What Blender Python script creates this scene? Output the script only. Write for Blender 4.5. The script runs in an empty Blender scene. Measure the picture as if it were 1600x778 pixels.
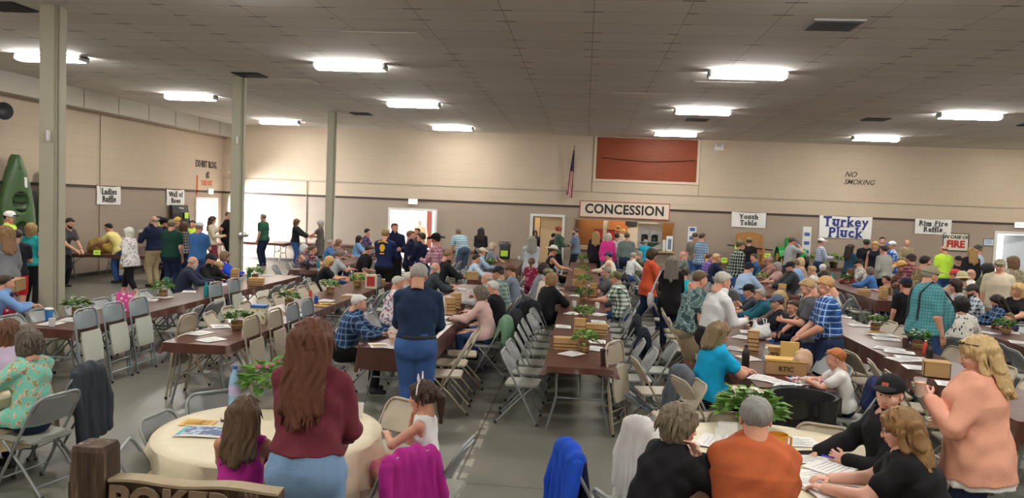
import bpy, bmesh, math, random
import numpy as np
from mathutils import Vector, Matrix, Euler
random.seed(7)
SC = bpy.context.scene
COL = SC.collection
PI = math.pi
# ------------------------------------------------------------------ camera
FPX, CX, CY, CAMH = 1200.0, 800.0, 389.0, 2.45
_dy = np.array([(914 - CX) / FPX, (325 - CY) / FPX, 1.0]); _dy /= np.linalg.norm(_dy)
_hx = np.array([1, .0405, 0]); _xa = _hx - _hx.dot(_dy) * _dy; _xa /= np.linalg.norm(_xa)
_za = np.cross(_xa, _dy)
if _za[1] > 0: _za = -_za
RC = np.stack([_xa, _dy, _za])
def ray(px, py): return RC @ np.array([(px - CX) / FPX, (py - CY) / FPX, 1.0])
def at_z(px, py, z):
    d = ray(px, py); t = (z - CAMH) / d[2]; return Vector((d[0] * t, d[1] * t, z))
def at_Y(px, py, Y):
    d = ray(px, py); t = Y / d[1]; return Vector((d[0] * t, Y, CAMH + d[2] * t))
def at_X(px, py, X):
    d = ray(px, py); t = X / d[0]; return Vector((X, d[1] * t, CAMH + d[2] * t))
cam = bpy.data.cameras.new('camera'); camo = bpy.data.objects.new('camera', cam); COL.objects.link(camo)
cam.sensor_width = 36.0; cam.lens = 27.0; cam.clip_start = .05; cam.clip_end = 300
_r = RC @ np.array([1, 0, 0]); _u = RC @ np.array([0, -1, 0]); _b = RC @ np.array([0, 0, -1])
camo.matrix_world = Matrix(((_r[0], _u[0], _b[0], 0), (_r[1], _u[1], _b[1], 0), (_r[2], _u[2], _b[2], CAMH), (0, 0, 0, 1)))
SC.camera = camo
# ------------------------------------------------------------------ light and exposure
LIGHT_STRENGTH = 72.0
WORLD_STRENGTH = 6.0
EXPOSURE = 0.32
SC.view_settings.view_transform = 'Standard'; SC.view_settings.look = 'None'
SC.view_settings.exposure = EXPOSURE; SC.view_settings.gamma = 1.0
SC.view_settings.use_curve_mapping = False
try:
    SC.cycles.use_denoising = True
    SC.cycles.max_bounces = 6; SC.cycles.diffuse_bounces = 4; SC.cycles.glossy_bounces = 3
    SC.cycles.transmission_bounces = 4; SC.cycles.sample_clamp_indirect = 6.0
    SC.cycles.caustics_reflective = False; SC.cycles.caustics_refractive = False
except Exception: pass
W = bpy.data.worlds.new('sky'); SC.world = W; W.use_nodes = True
W.node_tree.nodes['Background'].inputs[0].default_value = (.86, .93, 1, 1)
W.node_tree.nodes['Background'].inputs[1].default_value = WORLD_STRENGTH
def day_lamp(name, loc, aim, sx, sy, power, color=(.90, .95, 1)):
    l = bpy.data.lights.new(name, 'AREA'); l.shape = 'RECTANGLE'; l.size = sx; l.size_y = sy; l.energy = power; l.color = color
    o = bpy.data.objects.new(name, l); COL.objects.link(o); o.location = loc
    o.rotation_euler = (Vector(aim) - Vector(loc)).to_track_quat('-Z', 'Y').to_euler(); return o
# daylight entering by the doors that stand open
day_lamp('daylight_side_door', (-15.0, 25.55, 1.8), (-9.6, 28.2, 1.1), 1.2, 2.0, 2600)
day_lamp('daylight_far_door', (14.9, 29.6, 1.6), (13.6, 26, 1.0), 1.0, 1.9, 160)
day_lamp('daylight_double_door', (-6.3, 29.9, 1.5), (-6.2, 26, .8), 1.5, 1.9, 160)
# ------------------------------------------------------------------ colours and materials
CN = dict(jeans="#3a5c94", white='#e9e8e6', cream='#e4dcc8', black='#17171a', navy='#1a2340', dnavy='#10162a', blue='#2a5fae', royal='#1f46c4', lblue='#a9c3df', sky='#7fa9d8',
  denim='#2f4a78', ldenim='#7b9cc0', ddenim='#1d2a48', grey='#83868a', lgrey='#b9babb', dgrey='#3c3e42', char='#2a2b2e', khaki='#b3a27f', tan='#c6a883', brown='#5a3d2b', dbrown='#2e2019',
  green='#2f6a4a', dgreen='#153a30', olive='#535640', lime='#c3ee4a', teal='#1f8a8c', dteal='#1f5a6a', turq='#12a0d0', mint='#7cc9b4', red='#c3282c', maroon='#70303c', rust='#c4502f', orange='#b85f38',
  pink='#e58aa5', hpink='#e33c95', magenta='#b02a8a', peach='#e3a58c', purple='#5c4a8c', lav='#c0b2cc', yellow='#ecdc8c', gold='#d9a92c', wine='#7c2340', beige='#cdbfa8', sgreen='#7c9a8c',
  skin='#cf9c84', skin2='#b98467', skin3='#b57a5c', paleskin='#dcae9a')
HC = dict(blk='#16120f', dbrn='#2c1f17', brn='#4a3222', ltbrn='#7a5a3c', auburn='#6a3422', blond='#b8945a', dblond='#94744a', grey='#8c8a86', salt='#6a6661', wht='#d6d3cc', ginger='#a8622e', silver='#b9b7b1')
def lin(c):
    if isinstance(c, (tuple, list)): return tuple(c[:3]) + (1,)
    c = CN.get(c, HC.get(c, c)).lstrip('#'); v = [int(c[i:i + 2], 16) / 255 for i in (0, 2, 4)]
    return tuple(x / 12.92 if x <= .04045 else ((x + .055) / 1.055) ** 2.4 for x in v) + (1,)
MATS = {}
class NT:
    def __init__(s, name):
        s.m = bpy.data.materials.new(name); s.m.use_nodes = True; s.t = s.m.node_tree; s.b = s.t.nodes['Principled BSDF']
    def n(s, typ, **k):
        x = s.t.nodes.new(typ)
        for a, v in k.items():
            if a.startswith('i_'):
                key = a[2:]; x.inputs[int(key) if key.isdigit() else key.replace('_', ' ')].default_value = v
            else: setattr(x, a, v)
        return x
    def l(s, a, b): s.t.links.new(a, b)
    def coord(s, scale=(1, 1, 1), rot=(0, 0, 0), kind='Object'):
        c = s.n('ShaderNodeTexCoord'); mp = s.n('ShaderNodeMapping'); mp.inputs['Scale'].default_value = scale; mp.inputs['Rotation'].default_value = rot
        s.l(c.outputs[kind], mp.inputs[0]); return mp.outputs[0]
    def mix(s, fac, a, b, mode='MIX'):
        x = s.n('ShaderNodeMix', data_type='RGBA', blend_type=mode)
        for sock, v in ((x.inputs[0], fac), (x.inputs[6], a), (x.inputs[7], b)):
            if hasattr(v, 'is_linked') or hasattr(v, 'links'): s.l(v, sock)
            else: sock.default_value = v
        return x.outputs[2]
    def math(s, op, a, b=0.0):
        x = s.n('ShaderNodeMath', operation=op)
        for sock, v in ((x.inputs[0], a), (x.inputs[1], b)):
            if hasattr(v, 'links'): s.l(v, sock)
            else: sock.default_value = v
        return x.outputs[0]
    def ramp(s, fac, stops, interp='LINEAR'):
        x = s.n('ShaderNodeValToRGB'); e = x.color_ramp; e.interpolation = interp
        while len(e.elements) < len(stops): e.elements.new(.5)
        for el, (p, c) in zip(e.elements, stops): el.position = p; el.color = lin(c) if not isinstance(c, float) else (c, c, c, 1)
        s.l(fac, x.inputs[0]); return x.outputs[0]
    def noise(s, vec, scale, detail=3, rough=.5):
        x = s.n('ShaderNodeTexNoise', i_Scale=scale, i_Detail=detail, i_Roughness=rough); s.l(vec, x.inputs['Vector']); return x.outputs[0]
    def bump(s, h, strength, dist=.01):
        x = s.n('ShaderNodeBump', i_Strength=strength, i_Distance=dist); s.l(h, x.inputs['Height']); s.l(x.outputs[0], s.b.inputs['Normal'])
    def col(s, c):
        if hasattr(c, 'links'): s.l(c, s.b.inputs['Base Color'])
        else: s.b.inputs['Base Color'].default_value = c
    def set(s, rough=.6, metal=0., spec=.5):
        s.b.inputs['Roughness'].default_value = rough; s.b.inputs['Metallic'].default_value = metal; s.b.inputs['Specular IOR Level'].default_value = spec
def plain(name, c, rough=.6, metal=0., spec=.5, var=.0, bump=0., scale=20.):
    if name in MATS: return MATS[name]
    t = NT(name); t.set(rough, metal, spec); base = lin(c)
    if var or bump:
        v = t.coord(); n = t.noise(v, scale, 4)
        if var:
            d = tuple(max(0, x * (1 - var)) for x in base[:3]) + (1,); u = tuple(min(1, x * (1 + var)) for x in base[:3]) + (1,)
            t.col(t.mix(n, d, u))
        else: t.col(base)
        if bump: t.bump(n, bump, .01)
    else: t.col(base)
    MATS[name] = t.m; return t.m
def cloth(spec):
    """'navy' plain cloth; 'plaid:a,b,c'; 'stripe:a,b'; 'spots:a,b'; 'camo:a,b,c'; 'floral:bg,a,b,c'."""
    if spec in MATS: return MATS[spec]
    kind, _, rest = spec.partition(':')
    if not rest: cols, kind = [spec], 'plain'
    else: cols = rest.split(',')
    sc = 1.0
    if cols[-1].replace('.', '').isdigit(): sc = float(cols.pop())
    t = NT('fabric_' + spec.replace(':', '_').replace(',', '_').replace('#', '')); t.set(.85, 0, .25); v = t.coord()
    L = [lin(c) for c in cols]
    fine = t.noise(v, 90, 2)
    if kind == 'plain':
        n = t.noise(v, 9, 3); a = tuple(x * .82 for x in L[0][:3]) + (1,); b = tuple(min(1, x * 1.12) for x in L[0][:3]) + (1,)
        c = t.mix(n, a, b)
    elif kind == 'plaid':
        sx = t.n('ShaderNodeSeparateXYZ'); t.l(v, sx.inputs[0])
        u = t.math('ADD', sx.outputs[0], t.math('MULTIPLY', sx.outputs[1], .8)); c = L[0]
        def band(co, per, w, off=0.):
            f = t.math('FRACT', t.math('ADD', t.math('MULTIPLY', co, 1. / (per * sc)), off)); return t.math('LESS_THAN', f, w)
        k1 = t.math('MULTIPLY', t.math('ADD', band(u, .075, .45), band(sx.outputs[2], .075, .45)), .5)
        c = t.mix(k1, L[0], L[1])
        if len(L) > 2: c = t.mix(t.math('MAXIMUM', band(u, .075, .10, .3), band(sx.outputs[2], .075, .10, .3)), c, L[2])
    elif kind in ('stripe', 'hstripe', 'vstripe'):
        sx = t.n('ShaderNodeSeparateXYZ'); t.l(v, sx.inputs[0])
        co = sx.outputs[2] if kind != 'vstripe' else t.math('ADD', sx.outputs[0], t.math('MULTIPLY', sx.outputs[1], .8))
        f = t.math('FRACT', t.math('MULTIPLY', co, 1. / (.035 * sc))); c = t.mix(t.math('LESS_THAN', f, .4), L[0], L[1])
    elif kind == 'spots':
        vo = t.n('ShaderNodeTexVoronoi', i_Scale=22. / sc); t.l(v, vo.inputs['Vector']); c = t.mix(t.math('LESS_THAN', vo.outputs[0], .33), L[0], L[1])
    elif kind == 'feather':
        v2 = t.coord((26 / sc, 26 / sc, 11 / sc), (.5, .9, .3)); vo = t.n('ShaderNodeTexVoronoi', i_Scale=1.0); t.l(v2, vo.inputs['Vector']); c = t.mix(t.math('LESS_THAN', vo.outputs[0], .26), L[0], L[1])
    elif kind in ('camo', 'floral'):
        n = t.noise(v, (11. if kind == 'camo' else 24.) / sc, 2, .5); st = [(0., cols[0])]
        for i, c_ in enumerate(cols[1:]): st.append(((.46 if kind == 'camo' else .545) + .06 * i, c_))
        c = t.ramp(n, st, 'CONSTANT')
    t.col(c)
    t.bump(t.math('ADD', fine, t.math('MULTIPLY', t.noise(v, 11, 3), 2.)), .16, .014)
    MATS[spec] = t.m; return t.m
def hairmat(c):
    k = 'hair_' + c
    if k in MATS: return MATS[k]
    t = NT(k); t.set(.5, 0, .35); v = t.coord((150, 150, 14)); n = t.noise(v, 1., 4, .6); b = lin(c)
    dk = tuple(x * .35 for x in b[:3]) + (1,); lt = tuple(min(1, x * 1.75) for x in b[:3]) + (1,)
    t.col(t.mix(n, dk, lt)); t.bump(n, .5, .01); MATS[k] = t.m; return t.m
def skinmat(c):
    k = 'skin_' + c
    if k in MATS: return MATS[k]
    t = NT(k); t.set(.5, 0, .4); v = t.coord(); n = t.noise(v, 14, 3); b = lin(c)
    t.col(t.mix(n, tuple(x * y for x, y in zip(b[:3], (.93, .84, .80))) + (1,), tuple(min(1, x * 1.06) for x in b[:3]) + (1,)))
    t.b.inputs['Subsurface Weight'].default_value = .08; t.b.inputs['Subsurface Radius'].default_value = (.012, .005, .003)
    MATS[k] = t.m; return t.m
# ------------------------------------------------------------------ mesh helpers
def tag(o, label=None, cat=None, group=None, kind=None):
    if label: o['label'] = label
    if cat: o['category'] = cat
    if group: o['group'] = group
    if kind: o['kind'] = kind
    return o
def empty(name, loc, rz=0., label=None, cat=None, group=None):
    o = bpy.data.objects.new(name, None); o.empty_display_size = .1; COL.objects.link(o); o.location = loc; o.rotation_euler = (0, 0, rz)
    return tag(o, label, cat, group)
class MB:
    def __init__(s): s.v = []; s.f = []; s.mi = []; s.m = 0
    def add(s, vs, fs):
        b = len(s.v); s.v += [tuple(x) for x in vs]; s.f += [tuple(b + i for i in f) for f in fs]; s.mi += [s.m] * len(fs); return s
    def box(s, lo, hi, rot=None, org=None):
        x0, y0, z0 = lo; x1, y1, z1 = hi
        vs = [Vector(p) for p in ((x0, y0, z0), (x1, y0, z0), (x1, y1, z0), (x0, y1, z0), (x0, y0, z1), (x1, y0, z1), (x1, y1, z1), (x0, y1, z1))]
        if rot is not None:
            o = Vector(org or (0, 0, 0)); vs = [o + rot @ (p - o) for p in vs]
        return s.add(vs, [(0, 3, 2, 1), (4, 5, 6, 7), (0, 1, 5, 4), (1, 2, 6, 5), (2, 3, 7, 6), (3, 0, 4, 7)])
    def tube(s, pts, r, n=8, closed=False, caps=True):
        P = [Vector(p) for p in pts]; R = r if isinstance(r, (list, tuple)) else [r] * len(P); rings = []; up = None
        for i, p in enumerate(P):
            a = P[(i - 1) % len(P)] if (i > 0 or closed) else P[i]; c = P[(i + 1) % len(P)] if (i < len(P) - 1 or closed) else P[i]
            d = (c - a).normalized()
            if up is None: up = d.orthogonal().normalized()
            else:
                up = up - d * up.dot(d); up = up.normalized() if up.length > 1e-6 else d.orthogonal().normalized()
            w = d.cross(up); rings.append([p + (up * math.cos(2 * PI * k / n) + w * math.sin(2 * PI * k / n)) * R[i] for k in range(n)])
        vs = [q for ring in rings for q in ring]; fs = []; m = len(P)
        for i in range(m if closed else m - 1):
            j = (i + 1) % m
            for k in range(n): fs.append((i * n + k, i * n + (k + 1) % n, j * n + (k + 1) % n, j * n + k))
        if caps and not closed: fs += [tuple(range(n - 1, -1, -1)), tuple((m - 1) * n + k for k in range(n))]
        return s.add(vs, fs)
    def lathe(s, prof, n=20, c=(0, 0, 0), sx=1., sy=1.):
        vs = []; fs = []; m = len(prof)
        for r, z in prof:
            for k in range(n): a = 2 * PI * k / n; vs.append((c[0] + r * sx * math.cos(a), c[1] + r * sy * math.sin(a), c[2] + z))
        for i in range(m - 1):
            for k in range(n): fs.append((i * n + k, i * n + (k + 1) % n, (i + 1) * n + (k + 1) % n, (i + 1) * n + k))
        if prof[0][0] > 1e-5: fs.append(tuple(range(n - 1, -1, -1)))
        if prof[-1][0] > 1e-5: fs.append(tuple((m - 1) * n + k for k in range(n)))
        return s.add(vs, fs)
    def sheet(s, fn, nu, nv, th=.004):
        """two-sided sheet of thickness th from fn(u,v)->Vector, u,v in 0..1"""
        g = [[Vector(fn(i / nu, j / nv)) for j in range(nv + 1)] for i in range(nu + 1)]; top = []; bot = []
        for i in range(nu + 1):
            for j in range(nv + 1):
                a = g[min(i + 1, nu)][j] - g[max(i - 1, 0)][j]; b = g[i][min(j + 1, nv)] - g[i][max(j - 1, 0)]; nn = a.cross(b)
                nn = nn.normalized() if nn.length > 1e-9 else Vector((0, 0, 1)); top.append(g[i][j] + nn * th / 2); bot.append(g[i][j] - nn * th / 2)
        N = nv + 1; o = len(top); fs = []
        for i in range(nu):
            for j in range(nv):
                a, b, c, d = i * N + j, (i + 1) * N + j, (i + 1) * N + j + 1, i * N + j + 1; fs += [(a, b, c, d), (o + d, o + c, o + b, o + a)]
        for i in range(nu):
            fs += [(i * N, o + i * N, o + (i + 1) * N, (i + 1) * N), ((i + 1) * N + nv, o + (i + 1) * N + nv, o + i * N + nv, i * N + nv)]
        for j in range(nv):
            fs += [(j + 1, o + j + 1, o + j, j), (nu * N + j, o + nu * N + j, o + nu * N + j + 1, nu * N + j + 1)]
        return s.add(top + bot, fs)
    def build(s, name, mats, parent=None, smooth=None, loc=None, rz=0., bevel=0.):
        me = bpy.data.meshes.new(name); me.from_pydata(s.v, [], s.f); me.update()
        for m in (mats if isinstance(mats, (list, tuple)) else [mats]): me.materials.append(m)
        if any(s.mi): me.polygons.foreach_set('material_index', s.mi)
        bm = bmesh.new(); bm.from_mesh(me); bmesh.ops.remove_doubles(bm, verts=bm.verts, dist=1e-6)
        if bevel:
            ed = [e for e in bm.edges if len(e.link_faces) == 2 and e.calc_face_angle(0) > .6]
            bmesh.ops.bevel(bm, geom=ed, offset=bevel, segments=2, affect='EDGES', clamp_overlap=True)
        bmesh.ops.recalc_face_normals(bm, faces=bm.faces); bm.to_mesh(me); bm.free()
        if smooth is not None:
            me.polygons.foreach_set('use_smooth', [True] * len(me.polygons)); me.set_sharp_from_angle(angle=smooth)
        return link(name, me, parent, loc, rz)
def link(name, me, parent=None, loc=None, rz=0.):
    o = bpy.data.objects.new(name, me); COL.objects.link(o)
    if parent: o.parent = parent
    if loc is not None: o.location = loc
    if rz: o.rotation_euler = (0, 0, rz)
    return o
def children_of(o): return KIDS.get(o.name, None) or list(o.children)
KIDS = {}
def dup(root, loc, rz, label=None, group=None):
    r = root.copy(); COL.objects.link(r); r.location = loc; r.rotation_euler = (0, 0, rz)
    if label: r['label'] = label
    if group: r['group'] = group
    for ch in list(root.children):
        c = ch.copy(); COL.objects.link(c); c.parent = r
        for g in ch.children:
            d = g.copy(); COL.objects.link(d); d.parent = c
    return r
def rr(hx, hy, r, n=4):
    """rounded rectangle outline"""
    out = []
    for cx, cy, a0 in ((hx - r, hy - r, 0), (-hx + r, hy - r, 90), (-hx + r, -hy + r, 180), (hx - r, -hy + r, 270)):
        for k in range(n + 1):
            a = math.radians(a0 + 90 * k / n); out.append((cx + r * math.cos(a), cy + r * math.sin(a)))
    return out
def prism(mb, pts, z0, z1, M=None):
    n = len(pts); vs = [Vector((x, y, z0)) for x, y in pts] + [Vector((x, y, z1)) for x, y in pts]
    if M is not None: vs = [M @ p for p in vs]
    return mb.add(vs, [tuple(range(n - 1, -1, -1)), tuple(range(n, 2 * n))] + [(i, (i + 1) % n, n + (i + 1) % n, n + i) for i in range(n)])
def slabs(me, size, sx, mat):
    """slab feet on the stems of the letters"""
    zf = max(v.co.z for v in me.vertices); m = MB(); seen = set()
    vert = {}
    for e in me.edges:
        a, b = (me.vertices[i].co for i in e.vertices)
        if a.z > zf - 1e-5 and b.z > zf - 1e-5 and abs(a.x - b.x) < size * .03 and abs(a.y - b.y) > size * .13:
            for i, s_ in ((e.vertices[0], b.y - a.y), (e.vertices[1], a.y - b.y)): vert.setdefault(i, []).append(1 if s_ > 0 else -1)
    for e in me.edges:
        a, b = me.vertices[e.vertices[0]].co, me.vertices[e.vertices[1]].co
        if a.z < zf - 1e-5 or b.z < zf - 1e-5 or abs(a.y - b.y) > size * .012: continue
        w = abs(a.x - b.x)
        if not size * .06 < w < size * .24: continue
        if not (set(vert.get(e.vertices[0], [])) & set(vert.get(e.vertices[1], []))): continue
        key = (round((a.x + b.x) / size * 20), round(a.y / size * 20))
        if key in seen: continue
        seen.add(key); x0, x1 = min(a.x, b.x), max(a.x, b.x); t = size * .045; g = size * .065 * sx; m.box((x0 - g, a.y - t, -zf), (x1 + g, a.y + t, zf + .0008))
    o = m.build('slab', mat); md = o.data; bm = bmesh.new(); bm.from_mesh(me); bm.from_mesh(md); bm.to_mesh(me); bm.free(); bpy.data.objects.remove(o); return me
def text_mesh(s, size, bold=0., depth=.004, shear=0., sx=1., align='CENTER', space=1., slab=False, mat=None, name='lettering', parent=None):
    c = bpy.data.curves.new('lettering', 'FONT'); c.body = s; c.size = size; c.offset = bold; c.extrude = depth; c.shear = shear; c.align_x = align; c.align_y = 'CENTER'; c.space_character = space; c.resolution_u = 3
    o = bpy.data.objects.new('lettering', c); COL.objects.link(o); dg = bpy.context.evaluated_depsgraph_get(); me = bpy.data.meshes.new_from_object(o.evaluated_get(dg)); bpy.data.objects.remove(o)
    if sx != 1.: me.transform(Matrix.Diagonal((sx, 1, 1, 1)))
    me.materials.clear(); me.materials.append(mat)
    if slab: me = slabs(me, size, sx, mat)
    return link(name, me, parent)
# ------------------------------------------------------------------ implicit surfaces: one continuous organic mesh
class Field:
    def __init__(s, lo, hi, h):
        s.h = h; s.lo = np.array(lo, np.float32) - 2 * h; n = np.ceil((np.array(hi) + 2 * h - s.lo) / h).astype(int) + 1
        s.ax = [s.lo[i] + h * np.arange(n[i], dtype=np.float32) for i in range(3)]; s.f = np.full(n, .3, np.float32)
    def sub(s, lo, hi, pad):
        sl = []
        for i in range(3):
            a = int(max(0, math.floor((lo[i] - pad - s.lo[i]) / s.h))); b = int(min(s.f.shape[i], math.ceil((hi[i] + pad - s.lo[i]) / s.h) + 1))
            if b <= a: return None
            sl.append(slice(a, b))
        return tuple(sl)
    def pts(s, sl):
        return np.meshgrid(s.ax[0][sl[0]], s.ax[1][sl[1]], s.ax[2][sl[2]], indexing='ij', sparse=True)
    def merge(s, sl, d, k, cut=False):
        f = s.f[sl]
        if cut:
            d = -d
            if k > 0: hh = np.clip(.5 - .5 * (d - f) / k, 0, 1); s.f[sl] = f * hh + d * (1 - hh) + k * hh * (1 - hh) if False else np.maximum(f, d)
            else: s.f[sl] = np.maximum(f, d)
        elif k > 0:
            hh = np.clip(.5 + .5 * (f - d) / k, 0, 1); s.f[sl] = f * (1 - hh) + d * hh - k * hh * (1 - hh)
        else: s.f[sl] = np.minimum(f, d)
    def cap(s, a, b, ra, rb, k=.02, frame=None, sq=1., org=None, cut=False, inf=0., tmin=0., tmax=1.):
        """tapered capsule; frame (3x3, rows right, forward, up) with sq squashes it along forward"""
        a = np.array(a, np.float32); b = np.array(b, np.float32); ra += inf; rb += inf; R = max(ra, rb)
        sl = s.sub(np.minimum(a, b) - R, np.maximum(a, b) + R, k + 2 * s.h)
        if sl is None: return s
        X, Y, Z = s.pts(sl)
        ba = b - a
        if frame is None or sq == 1.:
            px, py, pz = X - a[0], Y - a[1], Z - a[2]; dd = float(ba @ ba) + 1e-12
            t = np.clip((px * ba[0] + py * ba[1] + pz * ba[2]) / dd, tmin, tmax)
            d = np.sqrt((px - t * ba[0]) ** 2 + (py - t * ba[1]) ** 2 + (pz - t * ba[2]) ** 2) - (ra + (rb - ra) * t)
        else:
            px, py, pz = X - a[0], Y - a[1], Z - a[2]
            q = [px * frame[i][0] + py * frame[i][1] + pz * frame[i][2] for i in range(3)]; q[1] = q[1] / sq
            bb = np.array([frame[i] @ ba for i in range(3)]); bb[1] /= sq; dd = float(bb @ bb) + 1e-12
            t = np.clip((q[0] * bb[0] + q[1] * bb[1] + q[2] * bb[2]) / dd, 0, 1)
            d = (np.sqrt((q[0] - t * bb[0]) ** 2 + (q[1] - t * bb[1]) ** 2 + (q[2] - t * bb[2]) ** 2) - (ra + (rb - ra) * t)) * (sq if sq < 1 else 1.) ** .6
        s.merge(sl, d, k, cut); return s
    def ell(s, c, r, k=.02, cut=False, rot=None):
        c = np.array(c, np.float32); R = max(r); sl = s.sub(c - R, c + R, k + 2 * s.h)
        if sl is None: return s
        X, Y, Z = s.pts(sl); px, py, pz = X - c[0], Y - c[1], Z - c[2]
        if rot is not None: px, py, pz = [px * rot[i][0] + py * rot[i][1] + pz * rot[i][2] for i in range(3)]
        l0 = np.sqrt((px / r[0]) ** 2 + (py / r[1]) ** 2 + (pz / r[2]) ** 2); l1 = np.sqrt((px / r[0] ** 2) ** 2 + (py / r[1] ** 2) ** 2 + (pz / r[2] ** 2) ** 2) + 1e-9
        s.merge(sl, l0 * (l0 - 1) / l1, k, cut); return s
    def plane(s, p, n, cut=True):
        """keep the side the normal points away from"""
        n = np.array(n, np.float32); n = n / np.linalg.norm(n); X, Y, Z = s.pts((slice(None),) * 3)
        s.f = np.maximum(s.f, (X - p[0]) * n[0] + (Y - p[1]) * n[1] + (Z - p[2]) * n[2]); return s
    def wave(s, fn):
        X, Y, Z = s.pts((slice(None),) * 3); s.f = s.f + fn(X, Y, Z).astype(np.float32); return s
    def mesh(s):
        f = s.f; n = f.shape; ins = f < 0
        if not ins.any(): return np.zeros((0, 3)), np.zeros((0, 4), int)
        c = ins[:-1, :-1, :-1].astype(np.int8); tot = np.zeros_like(c)
        offs = [(i, j, k) for i in (0, 1) for j in (0, 1) for k in (0, 1)]
        for i, j, k in offs: tot += ins[i:n[0] - 1 + i, j:n[1] - 1 + j, k:n[2] - 1 + k]
        act = (tot > 0) & (tot < 8); ci = np.argwhere(act); idx = np.full(act.shape, -1, np.int64); idx[act] = np.arange(len(ci))
        acc = np.zeros((len(ci), 3)); cnt = np.zeros(len(ci))
        val = {o: f[ci[:, 0] + o[0], ci[:, 1] + o[1], ci[:, 2] + o[2]] for o in offs}
        for a in offs:
            for ax in range(3):
                if a[ax]: continue
                b = list(a); b[ax] = 1; b = tuple(b); va, vb = val[a], val[b]; m = (va < 0) != (vb < 0); t = np.where(m, va / np.where(m, va - vb, 1), 0)
                p = np.tile(np.array(a, float), (len(ci), 1)); p[:, ax] += t; acc[m] += p[m]; cnt[m] += 1
        V = s.lo + s.h * (ci + acc / cnt[:, None]); F = []
        for ax in range(3):
            sa = [slice(None)] * 3; sb = [slice(None)] * 3; sa[ax] = slice(0, -1); sb[ax] = slice(1, None)
            a, b = ins[tuple(sa)], ins[tuple(sb)]; e = np.argwhere(a != b); u, w = (ax + 1) % 3, (ax + 2) % 3
            e = e[(e[:, u] > 0) & (e[:, w] > 0) & (e[:, u] < n[u] - 1) & (e[:, w] < n[w] - 1)]
            if not len(e): continue
            q = []
            for du, dw in ((1, 1), (0, 1), (0, 0), (1, 0)):
                g = e.copy(); g[:, u] -= du; g[:, w] -= dw; q.append(idx[g[:, 0], g[:, 1], g[:, 2]])
            q = np.stack(q, 1); fl = ~a[e[:, 0], e[:, 1], e[:, 2]]; q[fl] = q[fl][:, ::-1]; F.append(q)
        F = np.concatenate(F) if F else np.zeros((0, 4), int)
        return V, F[(F >= 0).all(1)]
def vf_mesh(name, parts, mats):
    """parts: list of (V, F, material index or array)"""
    vs = []; fs = []; mi = []; b = 0
    for V, F, m in parts:
        if len(F) == 0: continue
        vs.append(V); fs.append(F + b); b += len(V); mi.append(np.full(len(F), m) if np.isscalar(m) else m)
    me = bpy.data.meshes.new(name)
    if not vs: return me
    V = np.concatenate(vs); F = np.concatenate(fs); MI = np.concatenate(mi).astype(np.int32)
    me.vertices.add(len(V)); me.vertices.foreach_set('co', V.astype(np.float32).ravel()); me.loops.add(F.size); me.loops.foreach_set('vertex_index', F.astype(np.int32).ravel())
    me.polygons.add(len(F)); me.polygons.foreach_set('loop_start', (np.arange(len(F)) * 4).astype(np.int32))
    me.update(calc_edges=True); me.polygons.foreach_set('material_index', MI); me.polygons.foreach_set('use_smooth', np.ones(len(F), bool))
    for m in mats: me.materials.append(m)
    me.update(); return me
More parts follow.
